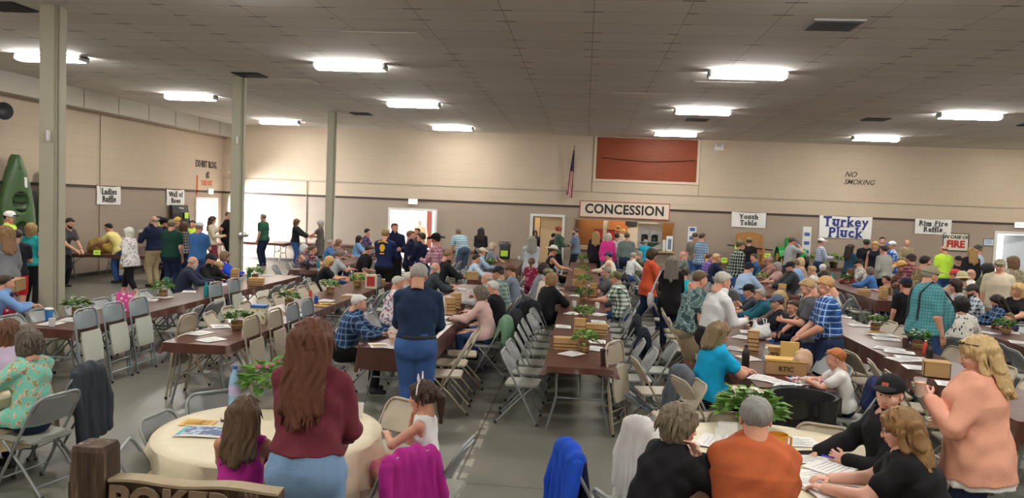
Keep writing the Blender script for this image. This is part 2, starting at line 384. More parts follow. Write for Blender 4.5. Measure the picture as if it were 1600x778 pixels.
# ------------------------------------------------------------------ people
def v3(*a): return np.array(a, float)
def ik(S, T, l1, l2, pole):
    d = T - S; L = np.linalg.norm(d); m = (l1 + l2) * .995
    if L > m: T = S + d / L * m; L = m; d = T - S
    L = max(L, abs(l1 - l2) + .01); n = d / np.linalg.norm(d); a = (l1 * l1 - l2 * l2 + L * L) / (2 * L); hgt = math.sqrt(max(0, l1 * l1 - a * a))
    p = pole - n * (pole @ n); p = p / (np.linalg.norm(p) + 1e-9); return S + n * a + p * hgt, T
def rotx(a): c, s = math.cos(a), math.sin(a); return np.array([[1, 0, 0], [0, c, -s], [0, s, c]])
def rotz(a): c, s = math.cos(a), math.sin(a); return np.array([[c, -s, 0], [s, c, 0], [0, 0, 1]])
def roty(a): c, s = math.cos(a), math.sin(a); return np.array([[c, 0, s], [0, 1, 0], [-s, 0, c]])
def skeleton(h, pose, lean, fem, kid, hp, hy, ht, arms, stride, seat, table=.80):
    L = math.radians(lean); K = {}; sc = h
    u = v3(0, math.sin(L), math.cos(L)); f = v3(0, math.cos(L), -math.sin(L)); r = v3(1, 0, 0); K['u'], K['f'], K['r'] = u, f, r
    if pose == 'sit':
        P = v3(0, 0, seat + .085 * h); kz = seat + .055 * h
        K['hip'] = [v3(s * .05 * h, .02 * h, P[2] - .015 * h) for s in (-1, 1)]
        K['knee'] = [v3(s * .075 * h, .25 * h, kz) for s in (-1, 1)]
        az = max(.075, kz - .26 * h); K['ank'] = [v3(s * .07 * h, (.24 + .05 * s * (stride or .3)) * h, az) for s in (-1, 1)]
    else:
        P = v3(0, 0, .535 * h)
        K['hip'] = [v3(s * .048 * h, 0, .505 * h) for s in (-1, 1)]
        K['ank'] = [v3(s * .055 * h, s * stride * .16 * h, .045 * h + (.02 * h if s * stride < 0 else 0)) for s in (-1, 1)]
        K['knee'] = [ik(K['hip'][i], K['ank'][i], .238 * h, .235 * h, v3(0, 1, 0))[0] for i in (0, 1)]
        K['ank'] = [ik(K['hip'][i], K['ank'][i], .238 * h, .235 * h, v3(0, 1, 0))[1] for i in (0, 1)]
    K['P'] = P
    w = .5 if pose == 'sit' else .35
    u1 = v3(0, math.sin(L * w), math.cos(L * w)); K['W'] = P + u1 * .10 * h; K['C'] = K['W'] + u * .10 * h
    L2 = L * 1.15; u2 = v3(0, math.sin(L2), math.cos(L2)); K['N'] = K['C'] + u2 * .095 * h; K['u2'] = u2; K['f2'] = v3(0, math.cos(L2), -math.sin(L2))
    sw = (.088 if fem else .099) * h
    K['S'] = [K['N'] - u2 * .040 * h + r * s * sw for s in (-1, 1)]
    hs = (.134 if not kid else .134 + .035 * (1.75 - min(h, 1.75)) / .6) * h; hs = min(hs, .235); K['un'] = hs / .225
    Ln = L * .55; nk = v3(0, math.sin(Ln), math.cos(Ln)); K['Hc'] = K['N'] + nk * (.024 * h) + v3(0, .008, .105 * K['un']) * 1.0 + v3(0, math.sin(Ln), 0) * .06 * K['un']
    HR = rotz(math.radians(hy)) @ rotx(-math.radians(hp)) @ roty(math.radians(ht)); K['HR'] = HR
    K['top'] = K['Hc'] + HR @ v3(0, -.01, .112) * K['un']
    K['elb'], K['wri'] = [], []; l1, l2 = .172 * h, .148 * h
    for i, s in enumerate((-1, 1)):
        S = K['S'][i]; a = arms[i]; o = r * s; pole = o * .6 - K['f2'] * .6 - v3(0, 0, 1)
        if a == 'down': T = S + o * .035 * h + v3(0, .03, -.31) * h; pole = o * .4 - v3(0, 1, 0)
        elif a == 'table': T = v3(S[0] * .75, S[1] + .26 * h, table); pole = o * .8 - v3(0, 0, 1)
        elif a == 'rest': T = v3(S[0] * .25, S[1] + .21 * h, table); pole = o * 1.2 - v3(0, 0, .6)
        elif a == 'lap': T = v3(S[0] * .6, P[1] + .17 * h, P[2] + .07 * h); pole = o * .8 - v3(0, .8, 0)
        elif a == 'hold': T = S + v3(-s * .06 * h, .20 * h, -.15 * h); pole = o * .5 - v3(0, .3, 1)
        elif a == 'drink': T = K['Hc'] + K['f'] * .11 * h + o * .035 * h - v3(0, 0, .05) * h; pole = o * .7 - v3(0, 0, 1)
        elif a == 'cup': T = S + v3(-s * .02 * h, .16 * h, -.06 * h); pole = o * .6 - v3(0, .2, 1)
        elif a == 'chin': T = K['Hc'] + K['HR'] @ v3(s * .035, .09, -.145) * K['un'] + v3(0, .01, -.03) * h; pole = o * .3 - v3(0, -.3, 1)
        elif a == 'cheek': T = K['Hc'] + K['HR'] @ v3(s * .075, .09, -.10) * K['un'] + v3(s * .02, .01, -.03) * h; pole = o * .35 + v3(0, .4, -1)
        elif a == 'hip': T = v3(s * .125 * h, P[1] - .01 * h, P[2] + .04 * h); pole = o - v3(0, .5, 0)
        elif a == 'cross': T = S + v3(-s * .15 * h, .12 * h, -.15 * h); pole = o - v3(0, 0, .6)
        elif a == 'back': T = v3(s * .02 * h, P[1] - .10 * h, P[2] + .05 * h); pole = o - v3(0, .6, 0)
        elif a == 'reach': T = S + v3(-s * .02 * h, .27 * h, -.16 * h); pole = o * .5 - v3(0, 0, 1)
        elif a == 'low': T = S + v3(-s * .04 * h, .17 * h, -.24 * h); pole = o * .7 - v3(0, .6, .3)
        elif a == 'side': T = S + o * .13 * h + v3(0, .10, -.20) * h; pole = -v3(0, 1, .4)
        else: T = v3(*a)
        e, T = ik(S, T, l1, l2, pole); K['elb'].append(e); K['wri'].append(T)
    return K
def hand_parts(W, d, s, nrm, sc, hv, curl):
    """palm, four unequal bent fingers and a thumb; d finger direction, nrm palm normal"""
    d = d / np.linalg.norm(d); nrm = nrm - d * (nrm @ d); nrm /= np.linalg.norm(nrm) + 1e-9; sd = np.cross(d, nrm)
    F = Field(W - .14 * sc, W + .14 * sc + d * .06 * sc, hv); c = sc
    fat = max(0, hv * .55 - .0045); R = lambda x: x * c + fat
    for k in (-1, 0, 1): F.cap(W + sd * .018 * k * c, W + d * .085 * c + sd * .026 * k * c, R(.014), R(.012), .008)
    for k, ln in ((-1.5, .062), (-.5, .078), (.5, .086), (1.5, .074)):
        k2 = k * -s; b = W + d * .085 * c + sd * .0185 * k2 * c; a1 = curl; a2 = curl * 2.1
        m = b + (d * math.cos(a1) + nrm * math.sin(a1) + sd * .06 * k2) * ln * .52 * c; t = m + (d * math.cos(a2) + nrm * math.sin(a2)) * ln * .48 * c
        F.cap(b, m, R(.0092), R(.0082), .004); F.cap(m, t, R(.0082), R(.0068), .003)
    tb = W + d * .022 * c + sd * .022 * -s * -1 * -1 * c if False else W + d * .02 * c - sd * .024 * s * -1 * c
    tb = W + d * .02 * c + sd * s * .024 * c
    tm = tb + (d * .62 + sd * s * .62 + nrm * .35) * .046 * c; tt = tm + (d * .85 + sd * s * .12 + nrm * .4) * .036 * c
    F.cap(tb, tm, R(.0125), R(.0105), .008); F.cap(tm, tt, R(.0105), R(.008), .004)
    return F.mesh()
NPEOPLE = []
def person(px, py, Y, pose, face, hair, top, bot, label, zt=None, lean=None, arms=None, build=1., fem=None, kid=False, hp=None, hy=0., ht=0., hat=None, beard=None, glass=False, skin='skin',
           stride=0., belly=0., hem=None, emblem=False, seat=.472, hmax=1.93, hl=1., hem2=None, hmin=None, table=.80, curl=.45, shoe='#222222', sleeve=None, extra=None, name='person', dz=0.):
    hs_, hc_ = hair.split(':'); 
    if fem is None: fem = hs_ in ('long', 'bob', 'curly', 'pony', 'bun', 'wavy', 'medium')
    if lean is None: lean = {'stand': 3, 'sit': 14, 'walk': 6, 'bend': 70}[pose]
    if hp is None: hp = 12 if pose == 'sit' else 6
    if arms is None: arms = ('table', 'rest') if pose == 'sit' else ('down', 'down')
    if pose == 'walk' and not stride: stride = .9
    base = at_z(px, py, zt) if zt else at_Y(px, py, Y); z = base.z; Yd = base.y
    hat_h = {None: 0, 'cap': .022, 'trucker': .03, 'cowboy': .05, 'straw': .05, 'bucket': .02}[hat.split(':')[0] if hat else None]
    if hs_ in ('long', 'bob', 'curly', 'wavy', 'medium', 'short', 'pony', 'bun'): hat_h = max(hat_h, .016)
    lo, hi = .7, 2.05
    for _ in range(26):
        h = (lo + hi) / 2; K = skeleton(h, pose, lean, fem, kid, hp, hy, ht, arms, stride, seat, table)
        if K['top'][2] + hat_h < z: lo = h
        else: hi = h
    h = max(hmin or (.85 if kid else 1.5), min(hmax, h)); K = skeleton(h, pose, lean, fem, kid, hp, hy, ht, arms, stride, seat, table)
    th = math.radians(face); cz, sz = math.cos(th), math.sin(th); tx, ty = K['top'][0], K['top'][1]
    X0 = base.x - (cz * tx - sz * ty); Y0 = base.y - (sz * tx + cz * ty)
    Yv = max(3.5, Yd)
    vb = min(max(.0011 * Yv, .0085), .027); vh = min(max(.00062 * Yv, .0042), .0135); hv = min(max(.0008 * Yv, .0042), .010)
    near = Yv < 13; B = build; un = K['un']; Rt = np.stack([K['r'], K['f'], K['u']]); Rt2 = np.stack([K['r'], K['f2'], K['u2']])
    P, Wd, C, N = K['P'], K['W'], K['C'], K['N']
    pw, ww, cw = ((.092, .078, .088) if fem else (.086, .082, .099)); dk = .68 + .25 * max(0, B - 1)
    b1 = 1 + (B - 1) * 1.05; b2 = 1 + (B - 1) * .55
    allp = np.array([P, N, K['top'], *K['S'], *K['elb'], *K['wri'], *K['knee'], *K['ank'], *K['hip']])
    lo_ = allp.min(0) - .17 * B; hi_ = allp.max(0) + .17 * B
    def torso(F, inf, low=0., k=.03, flare=0.):
        F.cap(P - v3(0, .005 * h, .012 * h), Wd, pw * h * b1, ww * h * b1, k, Rt, dk + .10, inf=inf)
        F.cap(Wd, C, ww * h * b1, cw * h * (1 + (B - 1) * .8), k, Rt, dk, inf=inf)
        F.cap(C, N - K['u2'] * .035 * h, cw * h * (1 + (B - 1) * .8), .062 * h * b2, k, Rt2, dk, inf=inf)
        for i in (0, 1): F.cap(N - K['u2'] * .016 * h, K['S'][i], .031 * h * b2, .030 * h * b2, k, inf=inf)
        if fem and not kid:
            for s in (-1, 1): F.ell(C + K['f'] * .058 * h * b2 + K['r'] * s * .042 * h * b2 + K['u'] * .012 * h, np.array([.040, .034, .042]) * h * b2 + inf, .06)
        if belly: F.ell(Wd + K['f'] * .05 * h * b1 - K['u'] * .01 * h, np.array([.085, .070 * (1 + belly), .10]) * h * b1 + inf, .10)
        if low: F.cap(P, P - (K['u'] if pose != 'sit' else v3(0, 0, 1)) * low * h, pw * h * b1, (pw + flare) * h * b1, k, Rt, dk + .1, inf=inf)
        for i in (0, 1): F.ell(K['hip'][i] - K['f'] * .022 * h + v3(0, 0, .012 * h if pose == 'sit' else 0), np.array([.055, .058, .06]) * h * b1 + inf, k)
        if low > .045:
            for i in (0, 1): leg(F, i, inf + .010, .45 if pose != 'sit' else .25)
    def arm(F, i, inf, frac=1., k=.018):
        S, E, Wr = K['S'][i], K['elb'][i], K['wri'][i]; ra, rb, rc, rd = .0305 * h * b2, .0265 * h * b2, .026 * h * b2, .0175 * h * (1 + (B - 1) * .3)
        if frac <= 1: F.cap(S, S + (E - S) * frac, ra, ra + (rb - ra) * frac, k, inf=inf)
        else:
            F.cap(S, E, ra, rb, k, inf=inf); g = frac - 1; F.cap(E, E + (Wr - E) * g, rc, rc + (rd - rc) * g, k * .8, inf=inf)
    def leg(F, i, inf, frac=2., k=.022):
        Hh, Kn, An = K['hip'][i], K['knee'][i], K['ank'][i]; ra, rb, rc, rd = (.052 if pose == 'sit' else .056) * h * (b2 if pose == 'sit' else b1), .036 * h * b2, .035 * h * b2, .021 * h
        if frac <= 1: F.cap(Hh, Hh + (Kn - Hh) * frac, ra, ra + (rb - ra) * frac, k, inf=inf)
        else:
            F.cap(Hh, Kn, ra, rb, k, inf=inf); g = frac - 1; m = Kn + (An - Kn) * .3
            F.cap(Kn, Kn + (An - Kn) * g, rc, rc + (rd - rc) * g, k, inf=inf)
    # body
    F = Field(lo_, hi_, vb); torso(F, 0.)
    for i in (0, 1): arm(F, i, 0., 2.); leg(F, i, 0., 2.)
    F.cap(N - K['u2'] * .02 * h, K['Hc'] + K['HR'] @ v3(0, -.025, -.05) * un, .041 * h ** .5 * 1.2 * b2 * (.9 if fem else 1.), .05 * un * b2 ** .5, .02)
    parts = [(*F.mesh(), 0)]
    # head with a face
    HR, Hc = K['HR'], K['Hc']
    G = Field((-.115, -.135, -.145), (.115, .15, .13), vh / max(un, .8))
    G.ell((0, -.012, .03), (.074, .094, .080), .02); G.ell((0, .028, -.038), (.058 * (1 + (B - 1) * .35), .064, .074), .03); G.ell((0, .058, -.094), (.024, .022, .02), .025)
    G.cap((-.034, .076, .03), (.034, .076, .03), .011, .011, .012); G.cap((0, .086, .014), (0, .103, -.028), .007, .0115, .008)
    for s in (-1, 1):
        G.ell((s * .036, .062, -.026), (.024, .024, .022), .02); G.ell((s * .077, -.006, -.008), (.011, .020, .032), .006)
    if vh < .010:
        for s in (-1, 1): G.ell((s * .031, .097, .009), (.017, .014, .010), 0, cut=True); G.ell((s * .012, .103, -.036), (.008, .010, .008), .006)
        G.ell((0, .088, -.058), (.024, .013, .0065), .005); G.ell((0, .086, -.070), (.021, .012, .0075), .005)
    G.cap((0, -.03, -.05), (0, -.035, -.13), .055 * (1 + (B - 1) * .3), .058 * (1 + (B - 1) * .5), .02)
    V, Q = G.mesh(); cen = V[Q].mean(1); mi = np.zeros(len(Q), int)
    if vh < .010: mi[(np.abs(cen[:, 0]) < .024) & (cen[:, 1] > .086) & (np.abs(cen[:, 2] + .064) < .0115)] = 1
    tohead = lambda V: (V * un) @ HR.T + Hc
    parts.append((tohead(V), Q, mi))
    if Yv < 20:
        for s in (-1, 1):
            if vh < .009:
                e = Field((s * .031 - .014, .065, -.006), (s * .031 + .014, .095, .022), .0035).ell((s * .031, .0770, .008), (.0115, .0118, .0098), 0); V, Q = e.mesh(); parts.append((tohead(V), Q, 2))
                e = Field((s * .031 - .008, .082, .0), (s * .031 + .008, .095, .016), .0022).ell((s * .031, .0865, .008), (.0058, .0045, .0058), 0); V, Q = e.mesh(); parts.append((tohead(V), Q, 3))
                e = Field((s * .031 - .022, .07, .015), (s * .031 + .022, .1, .034), .0035).cap((s * .015, .0895, .024), (s * .044, .083, .0255), .0042, .0036, 0); V, Q = e.mesh(); parts.append((tohead(V), Q, 4))
            else:
                e = Field((s * .031 - .014, .06, -.006), (s * .031 + .014, .10, .022), .006).ell((s * .031, .080, .010), (.014, .010, .007), 0); V, Q = e.mesh(); parts.append((tohead(V), Q, 3))
    # hands
    for i, s in enumerate((-1, 1)):
        E, Wr = K['elb'][i], K['wri'][i]; d = Wr - E; a = arms[i]; cl = curl; hsz = h / 1.75 * (.92 if fem else 1.0)
        if a in ('table', 'rest'): d = d / np.linalg.norm(d) * v3(1, 1, .25); nr = v3(0, 0, -1)
        elif a in ('down', 'side', 'walk'): nr = v3(-s, .2, 0); cl = .35
        elif a in ('chin', 'cheek'): d = d / np.linalg.norm(d) + v3(0, -.05, .4); nr = -K['f']
        elif a in ('drink', 'cup', 'hold'): d = d / np.linalg.norm(d) + v3(-s * .35, .1, .2); nr = v3(-s, -.3, -.1); cl = .75
        elif a == 'cross': nr = -K['f']
        else: nr = v3(-s * .4, 0, -1)
        parts.append((*hand_parts(Wr, d, s, nr, hsz, hv, cl), 0))
    sk = skinmat(skin); me = vf_mesh(name, parts, [sk, plain('lips_' + skin, '#b5685e' if fem else '#b57768', .45), plain('eye_white', '#d3cdc5', .3), plain('eye_dark', '#1c1410', .2), hairmat(hc_)])
    o = link(name, me, None, (X0, Y0, dz), th); tag(o, label, 'person')
    def piece(nm, F, mat, parent=o, xf=None):
        V, Q = F.mesh()
        if not len(Q): return None
        if xf is not None: V = xf(V)
        return link(nm, vf_mesh(nm, [(V, Q, 0)], [mat]), parent)
    wr = (lambda amp: (lambda X, Y, Z: amp * (np.sin(27 * Z + 13 * X + 4 * np.sin(11 * Y)) + .7 * np.sin(41 * X - 23 * Z + 17 * Y + 3 * np.sin(9 * Z)))))
    # trousers, shorts, skirt
    cin = .007 + vb * .22; bk, _, bspec = bot.partition(' ')
    if not bspec: bk, bspec = 'long', bk
    bmat = cloth(bspec); F = Field(lo_, hi_, vb); ci2 = cin + .003
    F.cap(P - v3(0, .005 * h, .012 * h), Wd, pw * h * b1, ww * h * b1, .03, Rt, dk + .10, inf=ci2)
    for i in (0, 1):
        F.ell(K['hip'][i] - K['f'] * .022 * h + v3(0, 0, .012 * h if pose == 'sit' else 0), np.array([.055, .058, .06]) * h * b1 + ci2, .03)
        leg(F, i, ci2 + (.006 if bk in ('long', 'shorts') else 0.), {'long': 1.93, 'shorts': .95, 'capri': 1.6, 'skirt': .9}.get(bk, 1.93))
    if bk == 'skirt': F.cap(P, (K['knee'][0] + K['knee'][1]) / 2, pw * h * b1, .10 * h * b1, .03, inf=ci2)
    F.plane(P + K['u'] * .055 * h, K['u'])
    if near: F.wave(wr(.0022))
    piece('trousers' if bk in ('long', 'capri') else bk, F, bmat)
    # upper garment
    tk, _, tspec = top.partition(' '); tmat = cloth(tspec); ti = cin + (.007 if tk in ('jacket', 'coat', 'hoodie') else .003)
    tuck = tk in ('shirt', 'tshirt'); hm = hem if hem is not None else {'shirt': -.02, 'tshirt': -.02, 'jacket': .03, 'coat': .16, 'dress': .3, 'blouse': .10, 'hoodie': .06}.get(tk, .055)
    if pose == 'sit': hm = min(hm, .05)
    F = Field(lo_, hi_, vb); torso(F, ti + (.004 if hm > 0 else 0), low=max(0, hm) + .02, flare=.012 if hm > .05 else .004)
    fr = sleeve if sleeve is not None else {'tee': .62, 'tshirt': .62, 'tank': .0, 'vest': .0, 'dress': .45, 'polo': .66}.get(tk, 1.9)
    if fr > 0:
        for i in (0, 1): arm(F, i, ti + (.006 if fr < 1 else .003), fr)
    F.plane(P - K['u'] * hm * h, -K['u'])
    nr_ = .052 if tk in ('tank', 'blouse', 'dress') else .046
    F.ell(N + K['u2'] * .030 * h + K['f2'] * .012 * h, (nr_ * h, nr_ * h * 1.1, .04 * h), 0, cut=True)
    if tk in ('tank', 'vest'):
        for s in (-1, 1): F.ell(K['S'][0 if s < 0 else 1] + K['r'] * s * .03 * h - K['u2'] * .02 * h, (.045 * h, .07 * h, .07 * h), 0, cut=True)
    if near: F.wave(wr(.0026 if Yv > 8 else .0045))
    TOPN = {'tee': 'shirt', 'tshirt': 'shirt', 'polo': 'shirt', 'tank': 'tank_top', 'long': 'sweater'}.get(tk, tk)
    tp = piece(TOPN, F, tmat)
    if tk in ('shirt', 'polo', 'jacket') and Yv < 22:
        F = Field(N - .13 * h, N + .13 * h, min(vb, .014)); cc = N + K['u2'] * .012 * h
        F.cap(cc - K['u2'] * .008 * h, cc + K['u2'] * .014 * h + K['f2'] * .004 * h, .046 * h * b2 ** .5 + .006, .042 * h * b2 ** .5 + .004, 0); F.ell(cc + K['u2'] * .05 * h, (.036 * h, .038 * h, .05 * h), 0, cut=True); F.ell(cc + K['f2'] * .06 * h + K['u2'] * .02 * h, (.026 * h, .034 * h, .03 * h), 0, cut=True); piece('collar', F, tmat, tp)
    if tuck and Yv < 14:
        F = Field(P - .2, P + .25, min(vb, .012)); bc = P + K['u'] * .03 * h; F.cap(P - v3(0, .005 * h, .012 * h), Wd, pw * h * b1, ww * h * b1, .03, Rt, dk + .10, inf=ti + .010)
        F.plane(bc + K['u'] * .012 * h, K['u']); F.plane(bc - K['u'] * .012 * h, -K['u']); piece('belt', F, plain('belt_leather', '#1d1a18', .45))
    # hair
    H = Field((-.17, -.20, -.42 * max(1, hl) if hs_ in ('long', 'wavy', 'pony', 'medium') else -.2), (.17, .16, .2), vh * 1.15 / max(un, .8)); hm_ = hairmat(hc_)
    if hs_ != 'none':
        inf = {'buzz': .005, 'bald': .007, 'short': .014, 'curly': .03, 'bob': .02, 'medium': .022}.get(hs_, .017); c0 = (0, -.014, .032)
        H.ell(c0, (.076 + inf, .095 + inf, .081 + inf), 0)
        if hs_ in ('short', 'buzz', 'bald'):
            H.plane((0, .044, .080), (0, .74, -.67)); H.plane((0, 0, -.062), (0, 0, -1))
            if hs_ == 'bald': H.plane((0, -.02, .048), (0, -.25, 1))
            if hs_ == 'bald': H.plane((0, .01, 0), (0, 1, 0))
            if hs_ == 'short' and not hat: H.cap((-.03, .060, .090), (.03, .060, .094), .016, .016, .03)
            if hs_ == 'short': H.wave(lambda X, Y, Z: .0022 * np.sin(95 * X + 40 * Y) * np.sin(70 * Z + 30 * Y))
        else:
            if hs_ in ('bob', 'curly', 'medium'):
                H.ell((0, -.028, -.035), (.092 + inf * .5, .092, .105 if hs_ != 'medium' else .15), .03)
                for s in (-1, 1): H.cap((s * .078, .012, .03), (s * .082, .012, -.085 if hs_ != 'medium' else -.15), .026, .024, .02)
            if hs_ in ('long', 'wavy'):
                for s in (-1, 1): H.cap((s * .080, -.005, .03), (s * .092, -.01, -.20 * hl), .026, .030, .02)
                for k in range(-2, 3): H.cap((k * .035, -.085, .02), (k * .050, -.125 + .015 * abs(k), (-.34 + .03 * abs(k) + .02 * (k % 2)) * hl), .045, .030, .02)
            if hs_ == 'pony': H.cap((0, -.10, .045), (0, -.145, .0), .028, .034, .01); H.cap((0, -.145, .0), (.01, -.135, -.19), .036, .016, .015)
            if hs_ == 'bun': H.ell((0, -.115, .055), (.042, .036, .042), .008)
            H.ell((0, .105, -.045), (.064, .09, .098), 0, cut=True)
            if hs_ in ('pony', 'bun'): H.plane((0, .05, -.06), (0, .55, -.84)) if False else H.ell((0, .06, -.09), (.11, .085, .075), 0, cut=True)
            H.cap((-.045, .072, .085), (-.068, .05, .03), .016, .012, .02); H.cap((.045, .072, .085), (.068, .05, .03), .016, .012, .02)
            if hs_ == 'curly': H.wave(lambda X, Y, Z: .006 * np.sin(95 * X + 20 * Z) * np.sin(90 * Y + 1) * np.sin(70 * Z + 2))
            elif hs_ == 'wavy': H.wave(lambda X, Y, Z: .0045 * np.sin(110 * X + 60 * Y + 4 * np.sin(26 * Z)) + .003 * np.sin(48 * Z + 30 * X))
            else: H.wave(lambda X, Y, Z: .0032 * np.sin(120 * X + 4 * np.sin(16 * Z) + 70 * Y))
            if near and vh < .0085 and not (hat and hs_ == 'short'):
                rg = random.Random(int(px * 7 + py)); 
                for _ in range(90 if hs_ in ('short', 'bob', 'curly', 'medium', 'pony', 'bun') else 46):
                    a = rg.uniform(0, 2 * PI); el = rg.uniform(-.3, 1.35); dx, dyy, dz_ = math.cos(a) * math.cos(el), math.sin(a) * math.cos(el), math.sin(el)
                    p = np.array([dx * (.076 + inf), dyy * (.095 + inf) - .014, dz_ * (.081 + inf) + .032])
                    if hs_ == 'short' and (p[1] - .05) * .74 - (p[2] - .075) * .67 > 0: continue
                    if hs_ != 'short' and p[1] > .045 and p[2] < .085: continue
                    fl = np.array([dx * .3 + rg.uniform(-.35, .35), -.35 + rg.uniform(-.3, .3) if hs_ == 'short' else dyy * .25, -1. if el < .9 else -.2]); fl = fl / np.linalg.norm(fl); L = rg.uniform(.018, .035) if hs_ == 'short' else rg.uniform(.05, .09)
                    H.cap(p, p + fl * L + np.array([dx, dyy, 0]) * .003, .0085 if hs_ == 'short' else .011, .004, .004)
                if hs_ in ('long', 'wavy'):
                    for _ in range(46):
                        a = rg.uniform(-1.25, 1.25); q0 = np.array([math.sin(a) * .094, -.014 - math.cos(a) * .105, rg.uniform(-.02, .07)]); z1 = rg.uniform(-.24, -.36) * hl; prev = q0; amp = .012 if hs_ == 'wavy' else .004; ph = rg.uniform(0, 6)
                        for t_ in (.25, .5, .75, 1.):
                            q = np.array([math.sin(a) * (.094 + .03 * t_) + amp * math.sin(ph + 9 * t_), -.014 - math.cos(a) * (.105 + .025 * t_) + amp * math.cos(ph + 8 * t_), q0[2] + (z1 - q0[2]) * t_]); H.cap(prev, q, .011 - .002 * t_, .010 - .004 * t_, .004); prev = q
        piece('hair', H, hm_, xf=tohead)
    if beard:
        H = Field((-.12, -.06, -.17), (.12, .15, .03), vh * 1.2 / max(un, .8)); H.ell((0, .03, -.042), (.067 * (1 + (B - 1) * .35), .073, .083), .01); H.ell((0, .066, -.105), (.036, .03, .034), .02)
        H.plane((0, .0, -.038), (0, -.30, .95)); H.plane((0, .0, 0), (0, -1, -.1)); H.ell((0, .10, -.030), (.03, .04, .022), 0, cut=True); piece('beard', H, hairmat(beard), xf=tohead)
    if glass:
        m = MB()
        for s in (-1, 1):
            m.tube([(s * .034 + .020 * math.cos(a), .098 - .012 * abs(math.cos(a)) * (1 if s * math.cos(a) > 0 else 0), .006 + .016 * math.sin(a)) for a in [k * PI / 7 for k in range(14)]], .0018, 5, True)
            m.tube([(s * .054, .088, .010), (s * .078, .06, .008), (s * .082, .0, .004)], .0018, 5)
        m.tube([(-.014, .100, .010), (.014, .100, .010)], .0018, 5)
        m.v = [tuple(tohead(np.array([p]))[0]) for p in m.v]; m.build('glasses', plain('spectacle_frame', '#1a1a1c', .35), o, .6)
    if hat:
        hk, _, hcol = hat.partition(':'); c1, _, c2 = hcol.partition('/'); hmat = cloth(c1)
        if hk in ('cap', 'trucker'):
            H = Field((-.13, -.15, .0), (.13, .15, .19), min(vh * 1.15, .012)); H.ell((0, -.012, .045), (.096, .117, .100 if hk == 'cap' else .108), 0)
            if hk == 'trucker': H.ell((0, .05, .075), (.07, .055, .075), .03)
            H.plane((0, 0, .036), (0, -.12, -1)); cp = piece('cap', H, hmat, xf=tohead)
            H = Field((-.11, .04, .0), (.11, .23, .09), min(vh * 1.1, .010)); H.ell((0, .115, .052), (.078, .088, .030), 0); H.ell((0, .115, .037), (.1, .12, .030), 0, cut=True); V, Q = H.mesh()
            if len(Q): link('visor', vf_mesh('visor', [(tohead(V), Q, 0)], [cloth(c2 or c1)]), cp)
        else:
            H = Field((-.13, -.15, .0), (.13, .15, .24), min(vh * 1.2, .012)); H.ell((0, -.012, .07), (.096, .115, .105), 0); H.ell((0, -.01, .19), (.03, .10, .035), 0, cut=True); H.plane((0, 0, .040), (0, 0, -1)); cp = piece('hat_crown' if hk != 'bucket' else 'hat', H, hmat, xf=tohead)
            m = MB(); bw = .075 if hk == 'bucket' else .115
            def brim(uu, vv):
                a = uu * 2 * PI; r0 = 1 + vv * bw / .10; x = .094 * r0 * math.sin(a); y = .114 * (1 + vv * bw * .9 / .114) * math.cos(a) - .012; up = .045 * vv * vv * abs(math.sin(a)) ** 2 if hk != 'bucket' else -.03 * vv
                return (x, y, .046 + up - .012 * vv * abs(math.cos(a)))
            m.sheet(brim, 28, 5, .006); m.v = [tuple(tohead(np.array([p]))[0]) for p in m.v]; m.build('brim', hmat, cp, .8)
    # shoes
    if Yv < 30:
        for i in (0, 1):
            A = K['ank'][i]; F = Field(A - v3(.08, .12, .10), A + v3(.08, .24, .08), min(max(vb, .010), .018)); zs = max(.030, A[2] - .055 * h / 1.75)
            zf = min(A[2] - .02, .034 + max(0, A[2] - .1)); F.cap((A[0], A[1] - .035, zf), (A[0] * 1.12, A[1] + .125 * h / 1.75, zf - .004), .036, .034, .02); F.cap((A[0], A[1] - .01, A[2] + .01), (A[0], A[1], zf), .036, .036, .02); F.plane((0, 0, max(.004, zf - .030)), (0, 0, -1)); piece('shoe', F, plain('shoe_' + shoe.strip('#'), shoe, .6))
    if hem2:
        F = Field(P - .45, P + .3, vb); torso(F, ti + .001, low=hm + .03, flare=.008); F.plane(P - K['u'] * (hm + .022) * h, -K['u']); F.plane(P - K['u'] * (hm - .03) * h, K['u']); F.wave(lambda X, Y, Z: .004 * np.sin(60 * X + 40 * Y)); piece('undershirt_hem', F, cloth(hem2))
    if emblem:
        m = MB(); c = C + K['u'] * .015 * h - K['f'] * (cw * h * dk + ti + .012); yb = c[1]
        E_ = lambda x, z: tuple(c + K['r'] * x + K['u'] * z + K['f'] * (.35 * x * x * 4))
        n = 20; ring = [E_(.062 * math.sin(2 * PI * k / n), .085 * math.cos(2 * PI * k / n) - .01) for k in range(n)]
        off = K['f'] * -.012
        m.add(ring + [tuple(np.array(q) + off) for q in ring], [tuple(range(n, 2 * n))] + [(k, (k + 1) % n, n + (k + 1) % n, n + k) for k in range(n)])
        m.build('emblem', cloth('gold'), tp)
        m = MB(); pr = [E_(x, .125 + .02 * (1 - (x / .12) ** 2) * 1.5) for x in np.linspace(-.12, .12, 9)]; pl = [E_(x, .098 + .02 * (1 - (x / .12) ** 2) * 1.5) for x in np.linspace(-.12, .12, 9)]
        m.add(pr + pl + [tuple(np.array(q) + off) for q in pr + pl], [(18 + k, 18 + k + 1, 27 + k + 1, 27 + k) for k in range(8)] + [(k, k + 1, 19 + k, 18 + k) for k in range(8)] + [(9 + k, 10 + k, 28 + k, 27 + k) for k in range(8)]); m.build('emblem_arc', cloth('gold'), tp)
